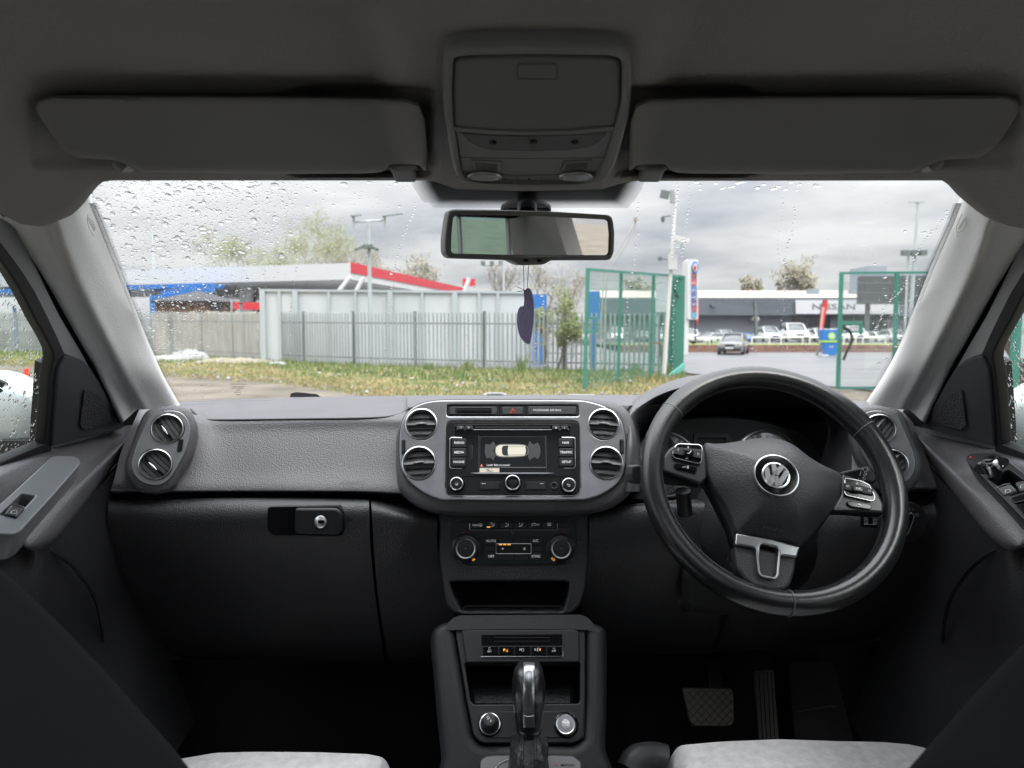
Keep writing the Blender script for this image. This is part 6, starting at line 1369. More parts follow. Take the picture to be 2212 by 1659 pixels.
# gear selector
gs = thing('gear_selector', 'black automatic gear selector with a bright satin metal spine and leather gaiter', 'gear lever')
GY_ = .90
def gsec(name, secs, mt, par, n=28, sq=2.2, arc=None, smooth=70):
    mb = MB(); V = []
    for x, y, wx_, wd, Y in secs:
        c = P(x, y, Y); hw = wx_ / 2 * Y / F
        for j in range(n):
            a = 2 * math.pi * j / n; ca, sa = math.cos(a), math.sin(a)
            V.append(c + Vector((math.copysign(abs(ca) ** (2 / sq), ca) * hw, math.copysign(abs(sa) ** (2 / sq), sa) * wd, 0)))
    m = len(secs); Fc = [(i * n + j, i * n + (j + 1) % n, (i + 1) * n + (j + 1) % n, (i + 1) * n + j) for i in range(m - 1) for j in range(n)] + [tuple(range(n - 1, -1, -1)), tuple((m - 1) * n + j for j in range(n))]
    mb.add(V, Fc); return mb.build(name, mt, par, smooth)
ks = [(1143, 1430.5, 22, .008, GY_ + .008), (1143, 1433, 40, .014, GY_ + .006), (1143, 1439, 54, .021, GY_ + .002), (1142, 1452, 66, .027, GY_), (1142, 1475, 75, .030, GY_ - .003), (1142, 1500, 74, .029, GY_ - .003), (1142, 1530, 68, .026, GY_), (1142, 1560, 60, .022, GY_ + .002), (1143, 1572, 58, .021, GY_ + .003)]
gsec('knob', ks, mat('knob leather', (.012, .012, .013), .28, spec=.6), gs)
def strip(name, pts, hw_px, mt, par, dY):
    mb = MB(); V = []
    for x, y, Y in pts:
        for dx, dd in ((-1, .006), (-.93, -.0032), (-.5, -.0042), (0, -.0048), (.5, -.0042), (.93, -.0032), (1, .006)): V.append(P(x + dx * hw_px, y, Y + dY + dd))
    mb.add(V, [(i * 7 + j, i * 7 + j + 1, (i + 1) * 7 + j + 1, (i + 1) * 7 + j) for i in range(len(pts) - 1) for j in range(6)]); return mb.build(name, mt, par, 70)
strip('metal_spine', [(x, y, Y - wd) for x, y, w_, wd, Y in ks], 12.8, mat('spine metal', (.66, .68, .70), .36, 1.0), gs, -.004)
gsec('collar', [(1143, 1566, 56, .021, GY_ + .001), (1143, 1576, 56, .022, GY_ + .002), (1144, 1582, 46, .018, GY_ + .004)], mat('dark chrome', (.22, .225, .235), .25, 1.0), gs)
strokes('button_line', Plane(1142, 1545, GY_ - .038, 0), [[(1131, 1546), (1142, 1548), (1154, 1546)]], 1.4, .0, chrome, gs)
gsec('gaiter', [(1144, 1579, 42, .018, GY_ + .004), (1144, 1586, 50, .022, GY_ + .004), (1144, 1600, 74, .032, GY_ + .004), (1143, 1612, 86, .036, GY_ + .002), (1142, 1632, 86, .036, GY_ - .002), (1142, 1660, 92, .040, GY_ - .004), (1142, 1690, 104, .05, GY_ - .004), (1140, 1740, 112, .055, GY_ + .01)], mat('gaiter leather', (.022, .022, .024), .4, bump=('n', 60, .6, .01)), gs, sq=3.2)
sg = [[(x, 1588), (x - 1, 1610), (x - 3, 1640), (x - 5, 1662)] for x in (1128, 1133)] + [[(x, 1588), (x + 1, 1610), (x + 2, 1640), (x + 3, 1662)] for x in (1152, 1158)]
mb = MB()
for s in sg:
    for (a, b) in zip(s, s[1:]):
        for i in range(6): 
            q0, q1_ = i / 6, (i + .6) / 6; pa = (a[0] + (b[0] - a[0]) * q0, a[1] + (b[1] - a[1]) * q0); pb = (a[0] + (b[0] - a[0]) * q1_, a[1] + (b[1] - a[1]) * q1_)
            dY = .024 if pa[1] < 1598 else (.034 if pa[1] < 1606 else .040); mb.tube([P(*pa, GY_ + .002 - dY), P(*pb, GY_ + .002 - dY)], .0005, 4)
mb.build('stitching', gloss, gs)
# ================================================================ STEERING WHEEL
WP = Plane(1675, 1050, 1.0, 34)
w_ = Z(2450, 1400, 1250 / 1885)
sw_t = thing('steering_wheel', 'black leather multifunction steering wheel turned slightly with chrome spoke trim', 'steering wheel')
wl = mat('wheel leather', (.014, .014, .015), .27, bump=('n', 260, .25, .0008), spec=.6)
cxp, cyp = 1667, 1039
u0, v0 = WP.uv(cxp, cyp, 0); RC_ = .1715
def rimpt(a, rr=RC_, d=0): return WP.pt(u0 + rr * math.cos(a), v0 + rr * math.sin(a), d)
mb = MB(); n, m = 120, 18; V = []
for i in range(n):
    a = 2 * math.pi * i / n
    grip = 1 + .10 * math.exp(-((math.degrees((a - R(38) + math.pi) % (2 * math.pi) - math.pi)) / 14) ** 2) + .10 * math.exp(-((math.degrees((a - R(128) + math.pi) % (2 * math.pi) - math.pi)) / 14) ** 2)
    for j in range(m):
        b = 2 * math.pi * j / m; V.append(WP.pt(u0 + (RC_ + .0165 * grip * math.cos(b)) * math.cos(a), v0 + (RC_ + .0165 * grip * math.cos(b)) * math.sin(a), .0185 * grip * math.sin(b)))
mb.add(V, [(i * m + j, ((i + 1) % n) * m + j, ((i + 1) % n) * m + (j + 1) % m, i * m + (j + 1) % m) for i in range(n) for j in range(m)])
mb.build('rim', wl, sw_t, 80)
# seams across the rim and stitching along its inner side
for a in (R(139), R(28), R(-93)):
    mb = MB(); mb.tube([WP.pt(u0 + (RC_ + .0172 * math.cos(b)) * math.cos(a + .012 * math.sin(b)), v0 + (RC_ + .0172 * math.cos(b)) * math.sin(a + .012 * math.sin(b)), .0192 * math.sin(b)) for b in [i * math.pi / 10 - .3 for i in range(13)]], .0009, 5)
    mb.build('rim_seam', mat('seam grey', (.10, .10, .105), .35), sw_t)
mb = MB()
for i in range(300):
    a = 2 * math.pi * i / 300
    if R(-62) > (a if a < math.pi else a - 2 * math.pi) > R(-120): continue
    b = math.pi * .80
    p0 = WP.pt(u0 + (RC_ + .0174 * math.cos(b)) * math.cos(a), v0 + (RC_ + .0174 * math.cos(b)) * math.sin(a), .0190 * math.sin(b)); a2 = a + .012; b2 = math.pi * .74
    p1 = WP.pt(u0 + (RC_ + .0174 * math.cos(b2)) * math.cos(a2), v0 + (RC_ + .0174 * math.cos(b2)) * math.sin(a2), .0190 * math.sin(b2)); mb.tube([p0, p1], .0006, 4)
mb.build('stitching', mat('dark thread', (.05, .05, .052), .5), sw_t)
# hub
hubc = (1675, 1048)
def W(*p): return w_(*p)
cov = smoothpoly(W((556, 566), (620, 566), (700, 560), (800, 543), (880, 532), (960, 532), (1040, 548), (1110, 585), (1175, 640), (1260, 690), (1340, 728), (1378, 752), (1388, 800), (1376, 870), (1340, 945), (1280, 1020), (1200, 1090), (1150, 1150), (1132, 1168), (1060, 1158), (950, 1142), (850, 1122), (770, 1108), (745, 1085), (715, 1000), (670, 910), (610, 820), (575, 740), (560, 650)), 3)
dome('airbag_cover', WP, cov, W((985, 830)), .008, .050, mat('airbag vinyl', (.036, .0355, .039), .46, bump=('v', 520, .5, .0009)), sw_t, rings=9, p=3.0, back=.03)
back = smoothpoly(W((560, 600), (700, 570), (900, 540), (1100, 590), (1380, 770), (1370, 900), (1250, 1090), (1150, 1190), (1060, 1240), (760, 1180), (700, 1060), (600, 860), (540, 740)), 3)
plate('hub_back', WP, back, -.035, -.004, blackp, sw_t, bevel=.01)
# VW style roundel: ring, disc and letter strokes
HP = Plane(0, 0, 0, n=WP.n, o=WP.at(*W((988, 755)), .050))
ec = W((988, 756)); ek = w_.k
lathe('badge_disc', HP, *ec, [(131 * ek, -.003), (130 * ek, .0012), (120 * ek, .0018), (1, .0018)], gloss, sw_t, off=.001, n=56)
lathe('badge_ring', HP, *ec, [(134 * ek, -.003), (132.5 * ek, .0025), (128 * ek, .0028), (126 * ek, .0015)], chrome, sw_t, off=.001, n=64)
e2 = W((985, 757)); lathe('emblem_ring', HP, *e2, [(84 * ek, .001), (83 * ek, .0042), (76 * ek, .0048), (72 * ek, .004), (71 * ek, .0018)], chrome, sw_t, off=.003, n=56)
def rot(p, a, c): 
    ca, sa = math.cos(a), math.sin(a); x, y = p; return (c[0] + x * ca - y * sa, c[1] + x * sa + y * ca)
r_ = 74 * ek; A_ = R(12)
vv = [[(-.42, -.90), (-.02, -.08), (.38, -.90)], [(-.88, -.45), (-.38, .80), (-.02, .08), (.34, .80), (.84, -.45)]]
mb = MB()
for s in vv:
    pts = [rot((x * r_, y * r_), A_, e2) for x, y in s]
    for a, b in zip(pts, pts[1:]):
        mb.bar(HP.at(*a, .0035), HP.at(*b, .0035), .0042, .003, up=HP.n) if False else None
        pa, pb = HP.at(*a, .0035), HP.at(*b, .0035); d = (pb - pa).normalized(); x = d.cross(HP.n); hw = 5.2 * HP.k(*e2)/ 1.0
        q = [pa - x * hw, pa + x * hw, pb + x * hw, pb - x * hw]; mb.add([p - HP.n * .0015 for p in q] + [p + HP.n * .0012 for p in q], [(4, 5, 6, 7), (0, 1, 5, 4), (1, 2, 6, 5), (2, 3, 7, 6), (3, 0, 4, 7)])
mb.build('emblem_letters', chrome, sw_t)
APn = Plane(0, 0, 0, n=WP.n, o=WP.at(*W((965, 1080)), .018))
text('airbag_mark', 'AIRBAG', Plane(0, 0, 0, n=(WP.n + Vector((0, 0, -.25))), o=WP.at(*W((965, 1080)), .027)), *W((965, 1080)), 7.5, .0, mat('black legend', (.006, .006, .007), .5), sw_t, rot=-9, sx=1.2, ext=.0008)
# spokes with button pods
def pod(out, ring_, keys, band, low, arrows, left):
    pd = thing('button_pod', None, None); pd.parent = sw_t
    plate('pod_face', WP, roundpoly(W(*out), 4), -.012, .010, mat('pod black', (.022, .0225, .025), .35), pd, bevel=.004)
    rp = roundpoly(W(*ring_), 5); plate('rocker', WP, rp, .010, .0145, gloss, pd, bevel=.001); strokes('rocker_chrome', WP, [rp + [rp[0]]], 1.5, .0142, chrome, pd)
    plate('rocker_band', WP, roundpoly(W(*band), 1.5), .0125, .0175, mat('soft touch black', (.016, .0165, .018), .5), pd, bevel=.001)
    plate('centre_key', WP, roundpoly(W(*keys), 1.5), .0175, .0205, gloss, pd, bevel=.001)
    lo = roundpoly(W(*low), 4); plate('lower_key', WP, lo, .010, .0135, gloss, pd, bevel=.001)
    return pd
pl_ = pod([(395, 562), (552, 570), (568, 640), (572, 770), (530, 808), (300, 730), (303, 640), (340, 590)], [(400, 565), (528, 572), (542, 590), (535, 680), (510, 684), (372, 650), (362, 625), (378, 580)], [(430, 598), (492, 606), (488, 640), (432, 630)], [(372, 584), (540, 600), (536, 655), (366, 625)], [(374, 676), (500, 700), (514, 715), (504, 738), (388, 712), (372, 698)], None, True)
strokes('icon', WP, [W((400, 596), (388, 601), (400, 607), (400, 596)), W((514, 622), (526, 628), (514, 634), (514, 622))], .8, .0178, iconl, pl_)
strokes('icon', WP, [W((452, 588), (462, 588)), W((457, 583), (457, 593)), W((440, 655), (456, 650), (456, 657), (440, 655)), W((421, 707), (436, 706), (444, 703)), W((450, 700), (453, 707), (449, 714)), W((456, 698), (460, 708), (455, 717))], .9, .0148, iconl, pl_)
strokes('icon', WP, [W((452, 622), (462, 624), (470, 616), (474, 608))], 1.5, .0207, iconl, pl_)
pr_ = pod([(1388, 745), (1480, 775), (1545, 800), (1600, 850), (1640, 930), (1640, 985), (1560, 980), (1322, 965), (1378, 870)], [(1402, 772), (1500, 790), (1550, 815), (1582, 880), (1580, 905), (1560, 910), (1412, 876), (1400, 860)], [(1450, 818), (1510, 825), (1514, 856), (1452, 848)], [(1400, 802), (1500, 815), (1570, 838), (1576, 876), (1530, 868), (1402, 842)], [(1418, 908), (1550, 930), (1566, 945), (1556, 962), (1440, 945), (1418, 930)], None, False)
text('legend', 'OK', WP, *W((1483, 836)), 4.6, .0208, iconl, pr_, rot=-6)
strokes('icon', WP, [W((1470, 809), (1478, 799), (1486, 809), (1470, 809)), W((1480, 871), (1494, 871), (1488, 881), (1480, 871)), W((1484, 931), (1498, 934), (1502, 941), (1494, 946), (1482, 944)), W((1490, 927), (1483, 931), (1489, 936))], .9, .0150, iconl, pr_)
strokes('icon', WP, [W((1414, 818), (1428, 820), (1428, 828), (1414, 826), (1414, 818)), W((1545, 845), (1558, 848), (1558, 856), (1545, 853), (1545, 845))], .8, .0178, iconl, pr_)
# lower spoke
ls_ = thing('lower_spoke', None, None); ls_.parent = sw_t
plate('spoke_leather', WP, roundpoly(W((738, 1170), (1112, 1235), (1104, 1330), (1078, 1418), (1040, 1452), (960, 1455), (860, 1430), (800, 1390), (752, 1320), (742, 1240)), 9), -.02, .006, mat('spoke vinyl', (.03, .03, .033), .45, bump=('v', 520, .5, .0009)), ls_, bevel=.005)
dk_ = mat('spoke metal', (.52, .53, .55), .28, 1.0)
plate('spoke_trim', WP, roundpoly(W((748, 1103), (960, 1138), (1132, 1188), (1114, 1250), (1024, 1240), (1016, 1250), (1008, 1330), (1000, 1375), (975, 1384), (900, 1370), (880, 1345), (868, 1230), (868, 1205), (850, 1190), (740, 1172)), [2, 0, 3, 3, 6, 3, 4, 10, 10, 10, 10, 4, 4, 8, 3]), .0, .0125, dk_, ls_, holes=[roundpoly(W((892, 1185), (905, 1170), (990, 1190), (1004, 1206), (996, 1290), (990, 1355), (978, 1368), (905, 1354), (890, 1330), (886, 1260)), 3)], bevel=.0025)
plate('spoke_window', WP, roundpoly(W((886, 1180), (905, 1165), (995, 1188), (1006, 1206), (994, 1362), (978, 1370), (900, 1358), (886, 1330)), 3), -.004, .001, gloss, ls_, bevel=0)
# stalks
t = thing('wiper_stalk', 'black wiper stalk with printed symbols sticking out right behind the wheel', 'stalk')
SPk = Plane(1870, 1045, 1.06, 20)
plate('stalk_blade', SPk, roundpoly(W((1370, 742), (1400, 730), (1540, 700), (1565, 700), (1592, 740), (1600, 780), (1585, 806), (1540, 805), (1400, 790)), 3), -.012, .006, blackp, t, bevel=.004)
strokes('icon', SPk, [W((1502, 722), (1512, 714), (1514, 728)), W((1500, 732), (1492, 760)), W((1480, 770), (1490, 776), (1484, 782)), W((1538, 712), (1550, 714), (1546, 730), (1534, 726), (1538, 712)), W((1522, 732), (1536, 734), (1532, 745), (1520, 742), (1522, 732)), W((1510, 770), (1524, 764), (1528, 776), (1514, 786), (1510, 770))], .9, .0065, iconm, t)
text('legend', 'OFF', SPk, *W((1524, 754)), 3.6, .0065, iconm, t, rot=8)
t = thing('indicator_stalk', 'black indicator stalk end poking out left of the steering wheel rim', 'stalk')
plate('stalk_end', Plane(1373, 1025, 1.04, 10, 15), roundpoly(W((118, 700), (150, 692), (200, 700), (200, 805), (160, 810), (120, 795), (110, 750)), 3), -.02, .004, darkp, t, bevel=.003)
mb = MB(); mb.tube([P(1380, 1025, 1.05), P(1520, 1040, 1.12)], .011, 10); mb.tube([P(1475, 1060, 1.08), P(1480, 1110, 1.09)], .012, 10); mb.build('stalk_arm', blackp, t)

# ================================================================ MIRROR, HEART, OVERHEAD CONSOLE, VISORS
o3 = Z(1600, 150, .6027)
MPn = Plane(1145, 507, .87, -5, 15.5)
rm = thing('rear_view_mirror', 'grey framed rear view mirror hanging below the dotted windscreen band', 'mirror')
ho = roundpoly(o3((330, 1148), (360, 1138), (700, 1142), (1000, 1152), (1395, 1176), (1418, 1195), (1428, 1300), (1424, 1440), (1400, 1478), (1010, 1480), (960, 1508), (820, 1513), (790, 1505), (740, 1478), (330, 1465), (302, 1430), (300, 1340), (318, 1200)), [10, 4, 0, 0, 8, 8, 4, 10, 12, 4, 4, 4, 4, 6, 12, 10, 4, 8])
gi = roundpoly(o3((366, 1180), (600, 1179), (900, 1184), (1372, 1208), (1390, 1225), (1398, 1300), (1394, 1420), (1378, 1444), (700, 1441), (352, 1434), (338, 1415), (342, 1300), (352, 1200)), [6, 0, 0, 6, 6, 4, 6, 6, 0, 6, 6, 4, 6])
plate('housing', MPn, ho, -.035, .002, mat('mirror grey', (.17, .17, .165), .5), rm, holes=[gi], bevel=.005, res=4)
mbk = plate('housing_back', MPn, [(x, y) for x, y in ho], -.045, -.030, mat('mirror grey', (.17, .17, .165), .5), rm, bevel=.006)
plate('mirror_glass', MPn, gi, -.006, -.0025, mat('mirror', (.84, .88, .87), .015, 1.0), rm, bevel=0)
for x in (836, 926): 
    plate('sensor_window', MPn, rect(*o3((x - 17, 1470)), *o3((x + 17, 1490))), .001, .003, mat('dark grey plastic', (.045, .046, .05), .45), rm, bevel=.0004); plate('sensor_lens', MPn, rect(*o3((x - 9, 1473)), *o3((x + 9, 1487))), .003, .0034, gloss, rm, bevel=0)
mb = MB(); mb.tube([P(*o3((843, 1180)), .90), P(*o3((845, 1080)), .925), P(*o3((845, 1000)), .92)], .0125, 18); mb.build('stem', blackp, rm)
BPl = Plane(0, 0, 0, n=(0, -.888, .46) if False else (0, -.46, -.888), o=gl(1133, 440, -.012)) if False else Plane(1137, 440, .955, 0)
plate('mount_foot', BPl, roundpoly(o3((665, 1150), (672, 1105), (720, 1078), (790, 1070), (900, 1070), (960, 1082), (1000, 1105), (1007, 1150)), 5), -.02, .0, blackp, rm, bevel=.004)
# heart
h5 = Z(1200, 900, 1100 / 2212)
lil = mat('lilac card', (.60, .56, .74), .6, vary=(25, (.54, .52, .64), .4, .65))
_t = lil.node_tree; _p = _t.nodes['Principled BSDF']; _tr = _t.nodes.new('ShaderNodeBsdfTranslucent'); _tr.inputs[0].default_value = (.40, .37, .54, 1)
_m = _t.nodes.new('ShaderNodeMixShader'); _m.inputs[0].default_value = .42; _t.links.new(_p.outputs[0], _m.inputs[1]); _t.links.new(_tr.outputs[0], _m.inputs[2]); _t.links.new(_m.outputs[0], _t.nodes['Material Output'].inputs[0])
ht = thing('air_freshener', 'lilac heart shaped air freshener hanging on thin black cord from the mirror', 'air freshener')
HPn = Plane(1136, 690, .86, 0, -18)
hs = smoothpoly(h5((1812, 520), (1832, 506), (1852, 520), (1868, 570), (1877, 640), (1878, 720), (1872, 800), (1858, 890), (1848, 945), (1838, 958), (1822, 955), (1790, 928), (1762, 880), (1748, 820), (1744, 755), (1752, 690), (1772, 656), (1797, 650), (1801, 620), (1806, 560)), 4)
plate('heart', HPn, hs, -.004, .0, mat('lilac card', (.70, .66, .88), .6, vary=(25, (.72, .70, .84), .4, .65)), ht, bevel=.0006)
grv = mat('pale groove', (.75, .73, .85), .5)
strokes('groove', HPn, [h5((1812, 660), (1824, 612), (1840, 600), (1856, 640), (1862, 720), (1858, 800), (1848, 850), (1832, 890), (1810, 893), (1780, 860), (1764, 800), (1762, 740), (1772, 700), (1790, 683), (1800, 688)), h5((1812, 745), (1820, 705), (1838, 685), (1842, 740), (1838, 800), (1822, 845), (1805, 848), (1788, 820), (1784, 780), (1790, 745), (1804, 728), (1811, 760))], .8, .0003, grv, ht)
strokes('cord', HPn, [h5((1797, 322), (1800, 420), (1802, 520), (1806, 590)), h5((1838, 322), (1834, 420), (1829, 505)), h5((1808, 600), (1806, 560), (1808, 525)), h5((1742, 495), (1775, 510), (1812, 527)), h5((1748, 535), (1780, 533), (1812, 527)), h5((1800, 525), (1820, 530))], 1.3, .0015, blackp, ht)
# overhead console
oc = thing('overhead_console', 'grey overhead console with sunglasses hatch, microphone holes and two map lamps', 'overhead console')
ox = Plane(0, 0, 0, n=(0, -.30, -.954), o=rhit(1150, 250, .004))
# bring plane flush with both ends of the hump
pa, pb = rhit(1150, 104, .002), rhit(1150, 402, .012); d_ = (pb - pa).normalized(); n_ = Vector((1, 0, 0)).cross(d_); n_ = n_ if n_.z < 0 else -n_
ox = Plane(0, 0, 0, n=n_, o=(pa + pb) / 2)
outr = roundpoly(o3((300, 105), (345, 72), (420, 58), (900, 48), (1400, 60), (1470, 75), (1515, 110), (1538, 200), (1530, 500), (1440, 830), (1385, 935), (1345, 965), (1200, 985), (860, 990), (550, 980), (400, 955), (368, 920), (335, 800), (290, 520), (278, 300)), [18, 10, 0, 0, 0, 10, 18, 10, 6, 10, 10, 10, 0, 0, 0, 10, 10, 10, 6, 10])
inr = roundpoly(o3((350, 170), (385, 140), (480, 130), (900, 124), (1380, 132), (1450, 150), (1475, 190), (1470, 450), (1432, 592), (1100, 620), (860, 626), (600, 618), (352, 596), (345, 400)), [8, 6, 0, 0, 0, 6, 10, 0, 6, 0, 0, 0, 6, 0])
lowr = roundpoly(o3((362, 624), (850, 652), (1424, 622), (1372, 790), (1300, 935), (1180, 972), (860, 978), (560, 968), (425, 940), (400, 880)), [2, 0, 2, 3, 10, 0, 0, 0, 8, 3])
allr = roundpoly(o3((350, 170), (385, 140), (480, 130), (900, 124), (1380, 132), (1450, 150), (1475, 190), (1470, 450), (1432, 592), (1424, 622), (1372, 790), (1300, 935), (1180, 972), (860, 978), (560, 968), (425, 940), (400, 880), (362, 624), (352, 596), (345, 400)), [8, 6, 0, 0, 0, 6, 10, 0, 0, 0, 3, 10, 0, 0, 0, 8, 3, 0, 0, 0])
plate('frame', ox, outr, -.02, .010, headp, oc, holes=[allr], bevel=.004, res=4)
plate('cross_bar', ox, o3((350, 598), (600, 620), (860, 628), (1100, 622), (1434, 595), (1426, 620), (1140, 642), (850, 650), (600, 642), (358, 622)), -.01, .0075, headp, oc, bevel=.001)
ht_ = plate('hatch', ox, [( (x - 1147) * .988 + 1147, (y - 205) * .985 + 205) for x, y in inr], -.01, .006, mat('hatch grey', (.165, .168, .166), .5), oc, bevel=.003)
plate('hatch_catch', ox, roundpoly(o3((784, 180), (1038, 180), (1040, 274), (784, 272)), 4), .004, .0072, mat('hatch grey', (.165, .168, .166), .5), ht_, bevel=.0012)
hc = roundpoly(o3((782, 178), (1040, 178), (1042, 276), (782, 274)), 4); strokes('catch_gap', ox, [hc + [hc[0]]], .9, .0062, gloss, ht_)
lp = plate('lamp_panel', ox, [((x - 1147) * .99 + 1147, y) for x, y in lowr], -.01, .005, headp, oc, bevel=.002)
cres = roundpoly(o3((408, 634), (620, 650), (860, 657), (1120, 650), (1372, 634), (1318, 690), (1240, 728), (1120, 746), (860, 752), (620, 746), (530, 724), (460, 686)), 1.5)
plate('well_shade', ox, cres, .0045, .0054, mat('well shade grey', (.12, .123, .12), .55), oc, bevel=.0002); strokes('well_edge', ox, [cres + [cres[0]]], .8, .0054, mat('gap dark', (.03, .03, .03), .8), oc)  # flat crescent; shade of the microphone recess put into a darker grey
for x, y in ((617, 698), (888, 694), (1160, 696)): lathe('microphone', ox, *o3((x, y)), [(8.5, .005), (8, .0062), (5, .0068), (.5, .007)], gloss, oc, off=.006, n=20)
strokes('panel_line', ox, [o3((388, 795), (560, 800), (860, 804), (1150, 800), (1368, 795)), o3((402, 890), (700, 912), (860, 914), (1080, 910), (1325, 890))], .9, .0052, mat('gap dark', (.03, .03, .03), .8), oc)
for a in (((472, 818), (675, 830), (670, 888), (484, 880)), ((1086, 828), (1278, 818), (1262, 876), (1064, 886))):
    g_ = plate('speaker_grille', ox, roundpoly(o3(*a), 2), .004, .0068, headp, oc, bevel=.0012)
    (x0, y0), (x1, y1), (x2, y2), (x3, y3) = a; strokes('grille_slots', ox, [o3((x0 + (x3 - x0) * q + 22, y0 + (y3 - y0) * q), (x1 + (x2 - x1) * q - 26, y1 + (y2 - y1) * q)) for q in (.25, .37, .49, .61, .73, .85)], .9, .007, mat('gap dark', (.03, .03, .03), .8), g_)
lens = mat('map lamp lens', (.40, .41, .42), .12, spec=.9, coat=1)
for s in ((560, 934), (1168, 934)):
    ln = thing('map_lamp', None, None); ln.parent = oc; c = o3(s); kx = ox.k(*c)
    for nm, rx, ry, d0, d1, m2 in (('lamp_ring', 114, 27, .004, .009, chrome), ('lamp_gasket', 104, 24, .009, .0096, gloss), ('lamp_lens', 98, 22, .0096, .0112, lens)):
        plate(nm, ox, [(c[0] + rx * .3255 * math.cos(a), c[1] + (ry * .3255) * math.sin(a) + (0.02 * (1 if s[0] < 800 else -1)) * rx * .3255 * math.cos(a)) for a in [i * math.pi / 20 for i in range(40)]], d0, d1, m2, ln, bevel=.0015 if nm == 'lamp_ring' else .0003)
strokes('button_line', ox, [o3((783, 925), (783, 972)), o3((937, 925), (932, 972)), o3((680, 928), (690, 945), (665, 968)), o3((1060, 925), (1030, 945), (1060, 968))], .8, .0052, mat('gap dark', (.03, .03, .03), .8), oc)
lathe('reading_switch', ox, *o3((860, 937)), [(3, .005), (2.6, .006), (1, .006)], mat('gap dark', (.03, .03, .03), .8), oc, off=.005, n=12)
# sun visors: pillow panels following the roof
def visor(mirrored):
    t = thing('sun_visor', 'folded grey sun visor above the %s' % ('steering wheel side' if mirrored else 'passenger side'), 'sun visor', 'folded sun visors')
    T = [(76, 232), (84, 214), (105, 206), (200, 205), (600, 207), (800, 209), (880, 213), (905, 222), (918, 262), (925, 345)]
    Bm = [(76, 232), (84, 250), (105, 282), (130, 318), (165, 340), (245, 346), (275, 360), (310, 373), (600, 376), (780, 375), (818, 373), (835, 366), (842, 358), (905, 358), (918, 369), (925, 362)]
    a = MB(); n, m = 110, 18; V = []
    for i in range(n + 1):
        q = i / n; q = .5 - .5 * math.cos(q * math.pi) if True else q; px = 76.5 + q * 847
        yt, yb = lerp(T, px), lerp(Bm, px)
        if px > 905: yt = lerp([(905, 222), (918, 262), (925, 345)], px)
        for j in range(m + 1):
            s = j / m; s2 = .5 - .5 * math.cos(s * math.pi); py = yt + (yb - yt) * s2
            e = min(min(px - 76, 925 - px) / 14, (py - yt + .0) / 9, (yb - py) / 9); e = max(0, min(1, e)); off = .003 + .019 * math.sqrt(1 - (1 - e) ** 2)
            X = px if not mirrored else 2 * 1140 - px; V.append(rhit(X, py, off))
    a.add(V, [(i * (m + 1) + j, (i + 1) * (m + 1) + j, (i + 1) * (m + 1) + j + 1, i * (m + 1) + j + 1) for i in range(n) for j in range(m)])
    a.build('visor_panel', visorm, t, 80)
    X = (lambda x: 2 * 1140 - x) if mirrored else (lambda x: x)
    pc = rhit(X(871), 365, .014); 
    mb = MB(); mb.box(pc + Vector((0, .004, -.002)), (.024, .03, .012), Matrix.Rotation(R(-14), 3, 'X')); b_ = mb.build('visor_clip', headp, t)
    md = b_.modifiers.new('b', 'BEVEL'); md.width = .003; md.segments = 3
    mb = MB(); mb.tube([rhit(X(905), 360, .012), rhit(X(838), 360, .012)], .0035, 10); mb.build('pivot_rod', visorm, t)
    mb = MB(); mb.tube([rhit(X(250), 346, .004), rhit(X(262), 354, .010), rhit(X(282), 362, .006)], [.006, .008, .005], 10); mb.build('hinge', headp, t)
visor(False); visor(True)

